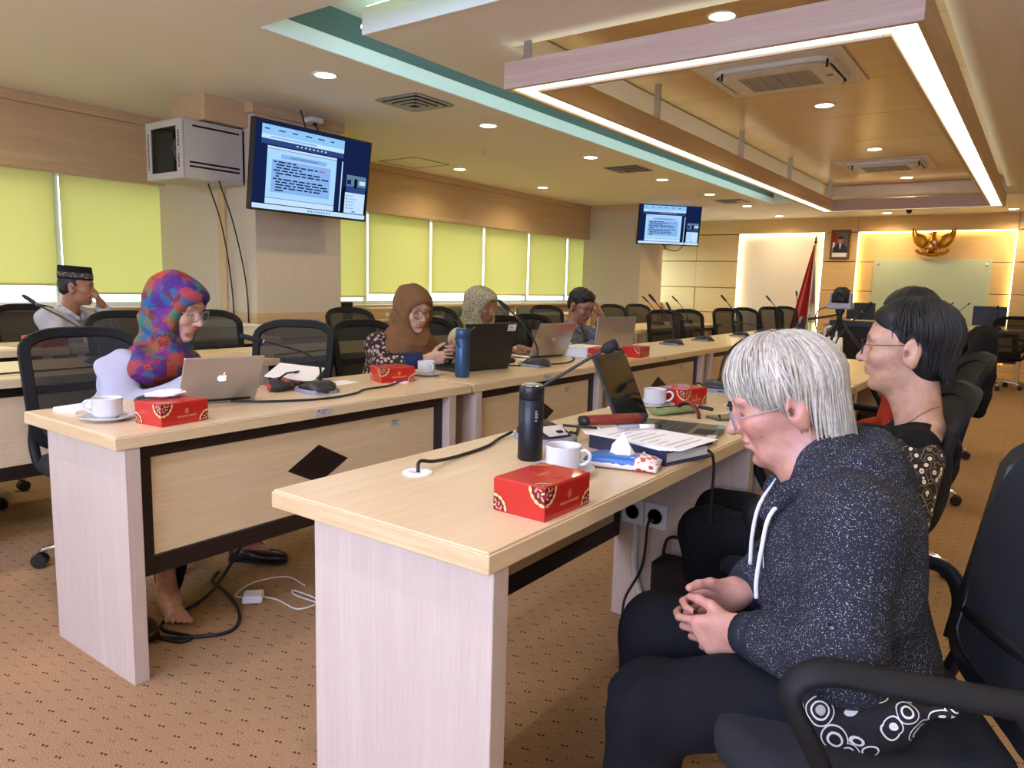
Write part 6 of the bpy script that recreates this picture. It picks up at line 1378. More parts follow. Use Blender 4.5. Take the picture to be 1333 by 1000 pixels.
def arm_sdf(S, sh, el, wr, r, k=0.03): S.cap(sh, el, r[0], r[1], k); S.cap(el, wr, r[1]*0.97, r[2], k*0.7)
def lerp(a, b, t): return np.array(a)*(1-t)+np.array(b)*t
def hair_mat(name, lo, hi, rough=0.4, sc=(30, 30, 30)):
    m, nt, b, o = _mat(name); tc = N(nt, 'ShaderNodeTexCoord'); n = N(nt, 'ShaderNodeTexNoise', Scale=95.0, Detail=3.0); L(nt, tc.outputs['Object'], n.inputs['Vector'])
    at = N(nt, 'ShaderNodeAttribute', attribute_name='tint'); mx = N(nt, 'ShaderNodeMix', data_type='RGBA', blend_type='MULTIPLY'); mx.inputs[0].default_value = 1.0
    L(nt, ramp(nt, n.outputs['Fac'], [(0.32, lo), (0.68, hi)]), mx.inputs[6]); L(nt, at.outputs['Color'], mx.inputs[7]); L(nt, mx.outputs[2], b.inputs['Base Color']); b.inputs['Roughness'].default_value = rough; return m
def cloth(name, col, noise=0.08, scale=30, rough=0.85): return pbr(name, col, rough, noise=noise, nscale=scale, bump=0.15, bscale=700, spec=0.2)
def speckle(name, base, dot, scale=420, thr=0.16, big=0.0):
    m, nt, b, o = _mat(name); tc = N(nt, 'ShaderNodeTexCoord')
    mp = N(nt, 'ShaderNodeMapping'); mp.inputs['Scale'].default_value = (1, 1, 1); L(nt, tc.outputs['Object'], mp.inputs[0])
    nz = N(nt, 'ShaderNodeTexNoise', Scale=scale, Detail=1.0); L(nt, mp.outputs[0], nz.inputs['Vector'])
    n2 = N(nt, 'ShaderNodeTexNoise', Scale=14.0, Detail=3.0); L(nt, tc.outputs['Object'], n2.inputs['Vector'])
    a = N(nt, 'ShaderNodeMath', operation='MULTIPLY_ADD'); L(nt, n2.outputs['Fac'], a.inputs[0]); a.inputs[1].default_value = 0.10; L(nt, nz.outputs['Fac'], a.inputs[2])
    L(nt, ramp(nt, a.outputs[0], [(0.0, [x*0.75 for x in base]), (0.5, base), (thr-0.035, base), (thr+0.01, dot)]), b.inputs['Base Color'])
    b.inputs['Roughness'].default_value = 0.95; b.inputs['Specular IOR Level'].default_value = 0.1; return m
def batik(name, ground, figs, scale=40, kind='F1', stops=None, dist=0.0):
    m, nt, b, o = _mat(name); tc = N(nt, 'ShaderNodeTexCoord'); src = tc.outputs['Object']
    if dist:
        nz = N(nt, 'ShaderNodeTexNoise', Scale=scale*0.4, Detail=2.0); L(nt, src, nz.inputs['Vector']); mv = N(nt, 'ShaderNodeVectorMath', operation='MULTIPLY_ADD'); L(nt, nz.outputs['Color'], mv.inputs[0]); mv.inputs[1].default_value = (dist,)*3; L(nt, src, mv.inputs[2]); src = mv.outputs[0]
    v = N(nt, 'ShaderNodeTexVoronoi', Scale=float(scale), feature=kind); L(nt, src, v.inputs['Vector'])
    L(nt, ramp(nt, v.outputs['Distance'], stops, 'CONSTANT'), b.inputs['Base Color']); b.inputs['Roughness'].default_value = 0.8; return m

def torso(S, p, grow=0.0, chest=(0.115, 0.165, 0.15), k=0.05):
    hip, ch, nk, sl, sr = [np.array(p[q], float) for q in ('hip', 'chest', 'neck', 'shL', 'shR')]
    g_ = grow
    S.ell(hip+(0, 0, 0.02), (0.135+g_, 0.165+g_, 0.11+g_), None, k); S.ell(lerp(hip, ch, 0.5), (0.115+g_, 0.15+g_, 0.14+g_), None, k)
    S.ell(ch, (chest[0]+g_, chest[1]+g_, chest[2]+g_), None, k)
    S.cap(sl, sr, 0.052+g_, 0.052+g_, k); S.cap(lerp(ch, nk, 0.6), nk, 0.075+g_, 0.050+g_, k)
def seat_legs(parent, p, mat, shoe, h=0.012, r=(0.085, 0.072, 0.052), nm='trousers', seed=1):
    S = Sdf((-0.25, -0.35, 0.0), (0.75, 0.35, 0.68), h); hip = np.array(p['hip'], float)
    S.ell(hip, (0.14, 0.175, 0.10), None, 0.04)
    for s, q in ((1, 'L'), (-1, 'R')):
        kn = np.array(p['kn'+q], float); an = np.array(p['an'+q], float); S.cap(hip+(0.02, s*0.09, -0.01), kn, r[0]+0.01, r[1], 0.05); S.cap(kn, an, r[1]*0.97, r[2], 0.03)
    S.folds(seed, 0.004, 55); S.obj(nm, mat, parent)
    for s, q in ((1, 'L'), (-1, 'R')):
        an = np.array(p['an'+q], float)
        if shoe is None: continue
        T_ = Sdf(an+(-0.12, -0.09, -an[2]-0.01), an+(0.26, 0.09, 0.10), 0.008); a0 = np.array([an[0], an[1], 0])
        T_.ell(a0+(0.12, 0, 0.035), (0.10, 0.042, 0.032), None, 0.02).ell(a0+(0.0, 0, 0.045), (0.06, 0.036, 0.045), None, 0.03).cap(a0+(0, 0, 0.05), a0+(0, 0, 0.10), 0.04, 0.04, 0.02)
        T_.obj('shoe', shoe, parent)
def seated(name_label, x, y, deg, cat='person'): return thing('person', name_label, 'person', (x, y, 0), math.radians(deg))
BLACKCLOTH = cloth('black_cotton', hexc('0f1012'), 0.15); SHOE = pbr('black_shoe', hexc('151311'), 0.4)

# ------------------------------------------------------------------ 1. white haired man in the foreground
mp_ = dict(hip=(0.02, 0, 0.50), chest=(0.065, -0.01, 0.745), neck=(0.095, -0.04, 0.875), shL=(0.065, 0.160, 0.825), shR=(0.06, -0.205, 0.825),
           elL=(0.075, 0.225, 0.62), elR=(0.08, -0.27, 0.62), wrL=(0.218, 0.072, 0.575), wrR=(0.222, -0.074, 0.592), knL=(0.375, 0.10, 0.415), knR=(0.385, -0.14, 0.45), anL=(0.39, 0.12, 0.09), anR=(0.40, -0.15, 0.09))
t = seated('white haired man in glasses and a speckled dark hoodie, sitting with clasped hands', -0.21, 1.43, 200)
hm = Hd((0.160, -0.062, 0.992), 0, 20, 0, 0.97)
SK1 = skin_mat('skin_fair_ruddy', hexc('c08a74'))
S = Sdf((-0.10, -0.32, 0.44), (0.42, 0.30, 1.13), 0.0033)
torso(S, mp_, -0.03); head_sdf(S, hm, old=True)
S.cap(hm.p(-0.02, 0, -0.06), mp_['neck'], 0.056, 0.058, 0.03); S.cap(hm.p(0.035, 0, -0.085), lerp(mp_['neck'], mp_['chest'], 0.1)+np.array((0.03, 0, 0)), 0.03, 0.045, 0.03)
for q in 'LR': arm_sdf(S, mp_['sh'+q], mp_['el'+q], mp_['wr'+q], (0.045, 0.038, 0.027), 0.02)
hand_sdf(S, mp_['wrL'], (0.88, -0.34, -0.36), (-0.25, -0.95, 0.0), (0.3, 0.0, 1), ((0.22, 0.75, 0.45), (0.50, 1.05, 0.5), (0.60, 1.1, 0.5), (0.70, 1.1, 0.5)), 0.97, 0.35, 0.11, 0.5)
hand_sdf(S, mp_['wrR'], (0.88, 0.34, -0.34), (-0.25, 0.95, 0.0), (0.3, 0.0, 1), ((0.55, 0.9, 0.4), (0.75, 0.95, 0.4), (0.8, 1.0, 0.4), (0.85, 1.0, 0.4)), 0.97, 0.35, 0.10, 0.5)
S.obj('body', SK1, t, face_tint(hm, (0.80, 0.60, 0.58), (0.8, 0.78, 0.76), 0.12, ((0.07, 0.05, 0.045, 0.004), (0.072, 0.052, -0.03, 0.004), (0.06, 0.058, -0.012, 0.003), (0.065, 0.055, -0.045, 0.003))))
HOOD = speckle('hoodie_speckled', hexc('2a2c32'), hexc('a4a4a8'), 460, 0.728)
S = Sdf((-0.22, -0.40, 0.38), (0.36, 0.36, 1.0), 0.0055)
torso(S, mp_, 0.012, (0.118, 0.165, 0.15), 0.06)
S.ell((0.02, 0.0, 0.70), (0.105, 0.165, 0.15), None, 0.05); S.ell((0.035, -0.01, 0.81), (0.09, 0.15, 0.08), None, 0.05)
for q in 'LR': arm_sdf(S, mp_['sh'+q], mp_['el'+q], lerp(mp_['el'+q], mp_['wr'+q], 0.78), (0.072, 0.062, 0.048), 0.04)
S.folds(11, 0.0068, 36, (1, 1, 0.9))
for s_, q in ((1, 'L'), (-1, 'R')):
    e_ = np.array(mp_['el'+q]); 
    for k in range(3): S.cap(e_+(0.045+0.03*k, -s_*0.05-0.01*k, 0.02+0.015*k), e_+(0.02+0.03*k, s_*0.02-s_*0.02*k, 0.065+0.01*k), 0.006, 0.004, 0.016, 'd')
S.cap(hm.p(0.0, 0, -0.05), lerp(mp_['neck'], mp_['chest'], 0.25)+np.array((0.055, 0, 0)), 0.066, 0.05, 0.015, 'd')
S.obj('hoodie', HOOD, t)
S = Sdf((-0.15, -0.26, 0.74), (0.24, 0.2, 1.0), 0.005)     # hood lying round the neck
hp = [(0.185, 0.045, 0.80), (0.155, 0.065, 0.85), (0.10, 0.075, 0.878), (0.04, 0.06, 0.898), (0.005, 0.01, 0.905), (0.0, -0.06, 0.91), (0.03, -0.115, 0.91), (0.08, -0.145, 0.895), (0.14, -0.13, 0.855), (0.18, -0.105, 0.80)]
hr_ = [0.016, 0.020, 0.026, 0.032, 0.036, 0.037, 0.034, 0.028, 0.022, 0.016]
S.chain(hp, hr_, 0.02); S.chain([(0.06, 0.085, 0.85), (0.0, 0.05, 0.86), (-0.025, -0.03, 0.86), (0.0, -0.11, 0.865)], [0.026, 0.034, 0.038, 0.032], 0.03)
S.folds(5, 0.004, 60, (1, 1, 1)).obj('hood', HOOD, t)
CUFF = cloth('hoodie_rib', hexc('23252e'), 0.1, 80)
for q in 'LR': G().tube([tuple(lerp(mp_['el'+q], mp_['wr'+q], a)) for a in (0.74, 0.80, 0.92, 0.985)], [0.052, 0.047, 0.041, 0.039], 18).obj('cuff', CUFF, t, True)
WT = pbr('white_drawcord', hexc('d8d6d2'), 0.8)
G().tube(spline([(0.150, 0.055, 0.845), (0.185, 0.065, 0.80), (0.195, 0.070, 0.74), (0.20, 0.072, 0.68), (0.198, 0.072, 0.645)], 6), 0.0042, 8).obj('drawstring', WT, t, True)
G().tube(spline([(0.165, -0.09, 0.83), (0.195, -0.07, 0.78), (0.205, -0.06, 0.72), (0.205, -0.058, 0.66)], 6), 0.0042, 8).obj('drawstring', WT, t, True)
G().tube(spline([(0.155, 0.045, 0.852), (0.178, 0.035, 0.81), (0.186, 0.015, 0.75), (0.182, 0.0, 0.68)], 6), 0.006, 8, flat=0.5).obj('zip_piping', WT, t, True)
SILV = hair_mat('hair_silver', hexc('b4ae9f'), hexc('c9c3b5'), 0.5)
S = Sdf(hm.c-0.16, hm.c+0.16, 0.004)
S.ell(hm.p(-0.014, 0, 0.042), (0.098, 0.078, 0.086), hm.R, 0.01).ell(hm.p(-0.042, 0, -0.01), (0.060, 0.068, 0.085), hm.R, 0.03)
S.ell(hm.p(0.115, 0, -0.045), (0.10, 0.12, 0.095), hm.R, 0.01, 'd'); S.ell(hm.p(0.0, 0.085, -0.03), (0.045, 0.03, 0.05), hm.R, 0.01, 'd'); S.ell(hm.p(0.0, -0.085, -0.03), (0.045, 0.03, 0.05), hm.R, 0.01, 'd'); S.ell(hm.p(-0.03, 0, -0.125), (0.12, 0.10, 0.045), hm.R, 0.01, 'd')
cap_ = S.obj('hair', SILV, t, lambda V: np.full((len(V), 3), 0.6, np.float32))
def ze(ph):
    a = abs(ph); return float(np.interp(a, [0, 0.35, 0.8, 1.15, 1.5, 1.75, 2.1, 2.6, 3.15], [0.046, 0.042, 0.052, 0.020, 0.010, 0.006, -0.07, -0.095, -0.10]))
def vo(ph): return float(np.interp(abs(ph), [0, 0.6, 1.2, 1.8, 2.4, 3.15], [0.20, 0.18, 0.13, 0.13, 0.12, 0.09]))
strands('hair_locks', cap_, hm, SILV, 3600, 3, ze, vo, 0.00115, (-0.012, 0, 0), jit=0.016, segs=9, tws=0.2)
glasses(t, hm, 0.112, -0.006, 0.021, 0.018, 'grey', label='thin rimmed glasses low on the nose')
for s in (-1, 1): G().ball((0, 0, 0), 0.0115*hm.k, 12).obj('eye', pbr('eye_white', hexc('cfc4ba'), 0.25) if 'eye_white' not in D.materials else D.materials['eye_white'], t, True, loc=tuple(hm.p(0.0765, s*0.031, 0.004)))
seat_legs(t, mp_, cloth('charcoal_trousers', hexc('101114'), 0.15), SHOE, 0.008, (0.085, 0.078, 0.070))
SW = batik('batik_swirls', None, None, 26, 'F1', [(0.0, hexc('b8b2a6')), (0.20, hexc('15120f')), (0.30, hexc('e4e0d8')), (0.36, hexc('100e0c')), (0.50, hexc('dcd8d0')), (0.545, hexc('100e0c')), (1.0, hexc('100e0c'))], 0.03)
S = Sdf((-0.20, 0.05, 0.38), (0.22, 0.34, 0.62), 0.005)
S.ell((0.04, 0.205, 0.505), (0.085, 0.03, 0.05), np.array(Matrix.Rotation(0.35, 3, 'Y')), 0.02); S.cap((-0.03, 0.21, 0.545), (-0.09, 0.20, 0.56), 0.022, 0.010, 0.03); S.cap((0.10, 0.19, 0.53), (0.15, 0.15, 0.57), 0.02, 0.012, 0.03)
S.folds(3, 0.004, 70).obj('shirt_hem', SW, t)['label'] = 'black batik shirt hem with white swirls'

# ------------------------------------------------------------------ 2. woman in glasses behind him
wp = dict(hip=(0.27, 0, 0.49), chest=(0.17, 0, 0.70), neck=(0.135, 0, 0.855), shL=(0.15, 0.155, 0.815), shR=(0.15, -0.155, 0.815), elL=(0.18, 0.215, 0.60), elR=(0.20, -0.23, 0.60), wrL=(0.40, 0.12, 0.60), wrR=(0.41, -0.11, 0.60), knL=(0.66, 0.11, 0.50), knR=(0.66, -0.11, 0.50), anL=(0.62, 0.12, 0.08), anR=(0.62, -0.12, 0.08))
t = seated('woman with short black hair and glasses, in a black blouse with a floral sleeve', -0.10, 2.22, 190)
h2 = Hd((0.185, 0, 1.058), -4, 2, 0, 0.98)
SK2 = skin_mat('skin_warm_beige', hexc('c79a7c'))
S = Sdf((-0.1, -0.3, 0.40), (0.62, 0.3, 1.20), 0.0036)
torso(S, wp, -0.03); head_sdf(S, h2, female=True); S.cap(h2.p(-0.025, 0, -0.06), wp['neck'], 0.050, 0.052, 0.025); S.cap(h2.p(0.03, 0, -0.09), lerp(wp['neck'], wp['chest'], 0.1), 0.028, 0.045, 0.03)
S.cap((0.12, -0.1, 0.825), (0.12, 0.1, 0.825), 0.035, 0.035, 0.04)
for q in 'LR': arm_sdf(S, wp['sh'+q], wp['el'+q], wp['wr'+q], (0.04, 0.034, 0.024), 0.02)
hand_sdf(S, wp['wrL'], (0.8, -0.5, -0.3), (-0.2, -0.4, -0.9), (0.2, -0.6, 0.6), (0.35, 0.4, 0.3), 0.88); hand_sdf(S, wp['wrR'], (0.8, 0.5, -0.25), (-0.2, 0.4, -0.9), (0.2, 0.6, 0.6), (0.35, 0.4, 0.3), 0.88)
S.obj('body', SK2, t, face_tint(h2, (0.80, 0.45, 0.42), (0.30, 0.26, 0.24), 0.05, ((0.072, 0.05, -0.018, 0.0045),)))
BLO = cloth('black_blouse', hexc('121312'), 0.15); FLO = batik('batik_daisies', None, None, 52, 'F1', [(0.0, hexc('8a3a22')), (0.09, hexc('e0c8a4')), (0.30, hexc('15130f')), (0.52, hexc('17150f')), (0.56, hexc('a89060')), (0.60, hexc('15130f')), (1.0, hexc('15130f'))], 0.012)
S = Sdf((-0.2, -0.36, 0.36), (0.50, 0.36, 0.92), 0.006)
torso(S, wp, 0.004, (0.108, 0.145, 0.14)); S.folds(21, 0.003, 50)
S.ell(tuple(np.array(wp['neck'])+(0.03, 0, 0.055)), (0.10, 0.075, 0.07), None, 0.01, 'd'); S.obj('blouse', BLO, t)
for q, s_ in (('L', 1), ('R', -1)):
    S = Sdf((-0.05, -0.36, 0.5), (0.50, 0.36, 0.92), 0.006); S.cap(lerp(wp['sh'+q], wp['el'+q], 0.12)+np.array((0, s_*0.004, 0.0)), wp['el'+q], 0.066, 0.064, 0.02); S.cap(wp['el'+q], lerp(wp['el'+q], wp['wr'+q], 0.7), 0.06, 0.05, 0.02)  # floral from the upper arm down
    S.folds(23, 0.003, 55).obj('floral_sleeve', FLO, t)
BLK = hair_mat('hair_black', hexc('0b0908'), hexc('1d1814'), 0.55)
S = Sdf(h2.c-0.17, h2.c+0.17, 0.004)
S.ell(h2.p(-0.016, 0, 0.043), (0.098, 0.079, 0.087), h2.R, 0.01).ell(h2.p(-0.044, 0, -0.02), (0.054, 0.066, 0.080), h2.R, 0.04).ell(h2.p(0.03, 0, 0.085), (0.055, 0.062, 0.036), h2.R, 0.03)
S.ell(h2.p(0.115, 0, -0.025), (0.085, 0.13, 0.105), h2.R, 0.012, 'd')
for s in (-1, 1): S.ell(h2.p(0.0, s*0.088, -0.028), (0.034, 0.035, 0.045), h2.R, 0.008, 'd'); S.ell(h2.p(0.04, s*0.085, -0.04), (0.06, 0.04, 0.06), h2.R, 0.01, 'd')
S.ell(h2.p(-0.02, 0, -0.135), (0.10, 0.10, 0.05), h2.R, 0.01, 'd'); cap_ = S.obj('hair', BLK, t, WHITE_T)
strands('hair_locks', cap_, h2, BLK, 3000, 6, lambda p: float(np.interp(abs(p), [0, 0.5, 0.9, 1.3, 1.6, 2.0, 2.6, 3.15], [0.090, 0.084, 0.074, 0.046, 0.026, -0.045, -0.074, -0.076])), lambda p: float(np.interp(abs(p), [0, 1, 2, 3.15], [0.12, 0.12, 0.14, 0.13])), 0.0012, (-0.018, 0, 0), jit=0.010, sweep=0.35, segs=9, tws=0.14)
glasses(t, h2, 0.113, 0.004, 0.023, 0.019, 'black', r=0.0012, label='thin dark rimmed glasses')
for s in (-1, 1): G().ball((0, 0, 0), 0.0115*h2.k, 12).obj('eye', D.materials['eye_white'], t, True, loc=tuple(h2.p(0.0765, s*0.031, 0.004)))
G().tube(spline([tuple(np.array(wp['neck'])+q) for q in ((-0.035, 0.03, 0.06), (0.0, 0.055, 0.045), (0.05, 0.045, 0.0), (0.075, 0, -0.02), (0.05, -0.045, 0.0))], 6), 0.0011, 6).obj('necklace', M_['gold'], t, True)
seat_legs(t, wp, BLACKCLOTH, SHOE, 0.010)

# ------------------------------------------------------------------ 3. person in red beyond her
rp = dict(hip=(0.10, 0, 0.49), chest=(0.10, 0, 0.74), neck=(0.11, 0, 0.90), shL=(0.10, 0.165, 0.86), shR=(0.10, -0.165, 0.86), elL=(0.12, 0.20, 0.63), elR=(0.14, -0.20, 0.63), wrL=(0.30, 0.08, 0.60), wrR=(0.30, -0.08, 0.60), knL=(0.44, 0.11, 0.50), knR=(0.44, -0.11, 0.50), anL=(0.40, 0.12, 0.08), anR=(0.40, -0.12, 0.08))
t = seated('person with dark hair in a red top, mostly hidden behind the woman in glasses', -0.31, 3.46, 186)
h3 = Hd((0.155, 0, 1.095), 0, 6, 0, 0.98); S = Sdf((-0.1, -0.3, 0.44), (0.52, 0.3, 1.25), 0.0055)
torso(S, rp, -0.03); head_sdf(S, h3, female=True); S.cap(h3.p(-0.025, 0, -0.06), rp['neck'], 0.050, 0.052, 0.025)
for q in 'LR': arm_sdf(S, rp['sh'+q], rp['el'+q], rp['wr'+q], (0.04, 0.034, 0.024), 0.02)
hand_sdf(S, rp['wrL'], (0.8, -0.5, -0.1), (0, 0, -1), (0, -1, 0.2), (0.3, 0.4, 0.3), 0.88); hand_sdf(S, rp['wrR'], (0.8, 0.5, -0.1), (0, 0, -1), (0, 1, 0.2), (0.3, 0.4, 0.3), 0.88)
S.obj('body', SK2, t, face_tint(h3))
S = Sdf((-0.2, -0.36, 0.38), (0.44, 0.36, 1.0), 0.008); torso(S, rp, 0.006)
for q in 'LR': arm_sdf(S, rp['sh'+q], rp['el'+q], lerp(rp['el'+q], rp['wr'+q], 0.85), (0.062, 0.055, 0.04), 0.03)
S.folds(31, 0.005, 60, (0.4, 0.4, 1)).obj('red_top', cloth('red_cotton', hexc('b03a24'), 0.1), t)
S = Sdf(h3.c-0.17, h3.c+0.17, 0.006); S.ell(h3.p(-0.025, 0, 0.046), (0.112, 0.090, 0.096), h3.R, 0.01).ell(h3.p(-0.06, 0, -0.05), (0.06, 0.078, 0.10), h3.R, 0.04); S.ell(h3.p(0.115, 0, -0.025), (0.085, 0.13, 0.105), h3.R, 0.012, 'd'); S.folds(9, 0.002, 120).obj('hair', BLK, t, WHITE_T)
seat_legs(t, rp, BLACKCLOTH, SHOE, 0.014)

# ------------------------------------------------------------------ headscarf builder
def headscarf(t, h, p, mat, seed, drop=0.10, res=0.0048, brim=0.02, amp=0.0045, drape=(0.13, 0.19, 0.12), nm='headscarf'):
    nk = np.array(p['neck'], float); k = h.k
    lo = np.minimum(h.c-0.2, nk-(0.2, 0.26, 0.10+drop)); hi = np.maximum(h.c+0.2, nk+(0.24, 0.26, 0.1))
    S = Sdf(lo, hi, res)
    S.ell(h.p(-0.020, 0, 0.035), (0.118*k, 0.094*k, 0.106*k), h.R, 0.02); S.ell(h.p(0.030+brim*0.5, 0, 0.070), (0.076*k+brim*0.5, 0.076*k, 0.046*k), h.R, 0.03)
    S.ell(h.p(-0.03, 0, -0.05), (0.100*k, 0.088*k, 0.10*k), h.R, 0.04)
    ring = [h.p(0.045+brim*0.5*(math.sin(a) > 0)*math.sin(a)+0.012*math.sin(a), 0.070*math.cos(a), -0.028+0.105*math.sin(a)) for a in [2*PI*i/16 for i in range(17)]]
    S.chain(ring, [0.020]*17, 0.02)
    S.cap(h.p(-0.005, 0, -0.10), nk+(0.02, 0, -0.01), 0.078, 0.10, 0.05)
    S.ell(nk+(0.02, 0, -0.05), drape, None, 0.05)
    if drop > 0.12: S.ell(nk+(0.045, 0, -0.06-drop*0.5), (0.115, 0.13, 0.05+drop*0.55), None, 0.05)
    # folds that fan out from under the chin and run round the neck
    ii = np.nonzero(np.abs(S.d) < 0.03); P = np.stack([S.ax[i][ii[i]] for i in range(3)], 1); q = h.inv(P)
    rad = np.sqrt((q[:, 2]+0.03)**2+q[:, 1]**2); ang = np.arctan2(q[:, 2]+0.03, np.abs(q[:, 1])+0.02); r = np.random.RandomState(seed)
    low = np.clip((0.02-q[:, 2])/0.10, 0, 1); back = np.clip((0.06-q[:, 0])/0.12, 0, 1)
    w = np.sin(q[:, 0]*42+q[:, 2]*26+1.5*np.sin(q[:, 2]*22+seed)+seed)+1.1*(2*np.abs(np.sin(q[:, 2]*38+q[:, 0]*14-8*np.abs(q[:, 1])+seed*2))-1)+0.5*np.sin(q[:, 1]*50+q[:, 0]*60)
    S.d[ii] += (amp*w*(0.25+0.85*low)*(0.4+0.6*back)).astype(np.float32)
    S.ell(h.p(0.125, 0, -0.024), (0.105*k, 0.066*k, 0.094*k), h.R, 0.008, 'd')
    return S.obj(nm, mat, t)
def scarf_print(name, cols, scale=11):
    """feathery patches of many colours"""
    m, nt, b, o = _mat(name); tc = N(nt, 'ShaderNodeTexCoord')
    def warp(src, sc, amt, det):
        n = N(nt, 'ShaderNodeTexNoise', Scale=float(sc), Detail=float(det)); L(nt, src, n.inputs['Vector'])
        v = N(nt, 'ShaderNodeVectorMath', operation='MULTIPLY_ADD'); L(nt, n.outputs['Color'], v.inputs[0]); v.inputs[1].default_value = (amt,)*3; L(nt, src, v.inputs[2]); return v.outputs[0]
    p1 = warp(warp(tc.outputs['Object'], 9, 0.10, 2), 70, 0.012, 2)
    def cells(src, sc, cs):
        v = N(nt, 'ShaderNodeTexVoronoi', Scale=float(sc)); L(nt, src, v.inputs['Vector']); s_ = N(nt, 'ShaderNodeSeparateColor'); L(nt, v.outputs['Color'], s_.inputs[0]); k = len(cs)
        return ramp(nt, s_.outputs[0], [(i/k, c) for i, c in enumerate(cs)] , 'CONSTANT'), v
    c1, v1 = cells(p1, scale, cols); mp = N(nt, 'ShaderNodeMapping'); mp.inputs['Location'].default_value = (3.3, 1.7, 5.1); L(nt, p1, mp.inputs[0]); c2, v2 = cells(mp.outputs[0], scale*1.9, cols[::-1])
    w = N(nt, 'ShaderNodeTexNoise', Scale=120.0, Detail=2.0); L(nt, p1, w.inputs['Vector'])
    f = N(nt, 'ShaderNodeMath', operation='MULTIPLY_ADD'); L(nt, w.outputs['Fac'], f.inputs[0]); f.inputs[1].default_value = 1.2; L(nt, v1.outputs['Distance'], f.inputs[2])
    mx = N(nt, 'ShaderNodeMix', data_type='RGBA'); L(nt, ramp(nt, f.outputs[0], [(0.92, (0, 0, 0)), (1.12, (0.8, 0.8, 0.8))]), mx.inputs[0]); L(nt, c1, mx.inputs[6]); L(nt, c2, mx.inputs[7])
    L(nt, mx.outputs[2], b.inputs['Base Color']); b.inputs['Roughness'].default_value = 0.7; b.inputs['Specular IOR Level'].default_value = 0.25; return m

# ------------------------------------------------------------------ 4. woman in the colourful scarf
ap = dict(hip=(-0.03, 0, 0.50), chest=(0.10, 0, 0.735), neck=(0.195, 0, 0.895), shL=(0.15, 0.16, 0.835), shR=(0.14, -0.16, 0.835), elL=(0.24, 0.24, 0.68), elR=(0.21, -0.225, 0.69), wrL=(0.44, 0.16, 0.79), wrR=(0.42, -0.10, 0.785), knL=(0.42, 0.12, 0.50), knR=(0.42, -0.10, 0.50), anL=(0.48, -0.02, 0.20), anR=(0.44, -0.345, 0.10))
t = seated('woman in a colourful patterned headscarf and white shirt, working on the silver laptop', -3.02, 1.42, 28)
h4 = Hd((0.295, 0, 1.075), -4, 18, 0, 1.0)
SK4 = skin_mat('skin_light', hexc('cc9c84'))
S = Sdf((-0.1, -0.34, 0.44), (0.62, 0.32, 1.22), 0.0042)
torso(S, ap, -0.03); head_sdf(S, h4, female=True, ears=False); S.cap(h4.p(-0.025, 0, -0.06), ap['neck'], 0.050, 0.052, 0.025)
for q in 'LR': arm_sdf(S, ap['sh'+q], ap['el'+q], ap['wr'+q], (0.04, 0.034, 0.024), 0.02)
hand_sdf(S, ap['wrL'], (0.95, -0.3, -0.1), (0, 0, -1), (0.1, -1, 0), (0.35, 0.5, 0.3), 0.88); hand_sdf(S, ap['wrR'], (0.95, 0.25, -0.1), (0, 0, -1), (0.1, 1, 0), (0.35, 0.5, 0.3), 0.88)
S.obj('body', SK4, t, face_tint(h4, (0.75, 0.42, 0.42), (0.42, 0.36, 0.34)))
WS = pbr('white_shirt', hexc('a9a9b2'), 0.8, noise=0.03, nscale=40)
S = Sdf((-0.24, -0.38, 0.40), (0.48, 0.38, 0.96), 0.006); torso(S, ap, 0.012)
for q in 'LR': arm_sdf(S, ap['sh'+q], ap['el'+q], lerp(ap['el'+q], ap['wr'+q], 0.88), (0.068, 0.060, 0.042), 0.035)
S.folds(41, 0.012, 36, (1, 1, 0.7)).obj('shirt', WS, t)
headscarf(t, h4, ap, scarf_print('scarf_multicolour', [hexc('6a2018'), hexc('a0402a'), hexc('3c2468'), hexc('1a5a7c'), hexc('64286e'), hexc('2f6e48'), hexc('94402e'), hexc('46306e'), hexc('6a5a34')], 13), 4, 0.06, 0.0046, 0.012, 0.0055, (0.135, 0.205, 0.085))
glasses(t, h4, 0.112, 0.002, 0.025, 0.021, 'grey', r=0.0016, label='metal rimmed square glasses')
for s in (-1, 1): G().ball((0, 0, 0), 0.0115, 12).obj('eye', D.materials['eye_white'], t, True, loc=tuple(h4.p(0.0765, s*0.031, 0.004)))
q = G()
for k in range(6):
    a = -0.35+0.14*k; b0 = np.array(ap['chest'])+(0.10, 0, 0.10); q.tube([tuple(b0+(0.02*math.cos(a), math.sin(a)*0.10, 0.02*abs(a))), tuple(b0+(0.035, math.sin(a)*0.12, -0.03)), tuple(b0+(0.035, math.sin(a)*0.13+0.006, -0.065))], 0.005, 6)
q.tube([tuple(np.array(ap['chest'])+(0.105+0.012*math.cos(a), math.sin(a)*0.075, 0.10+0.02*abs(a))) for a in [-1.2+0.2*i for i in range(13)]], 0.004, 6)
o = q.obj('necklace', pbr('dark_bronze', hexc('3a3226'), 0.4, 0.6), t, True); o['label'] = 'dark bronze fringed necklace'
seat_legs(t, ap, cloth('navy_trousers', hexc('14161e'), 0.1), None, 0.012)
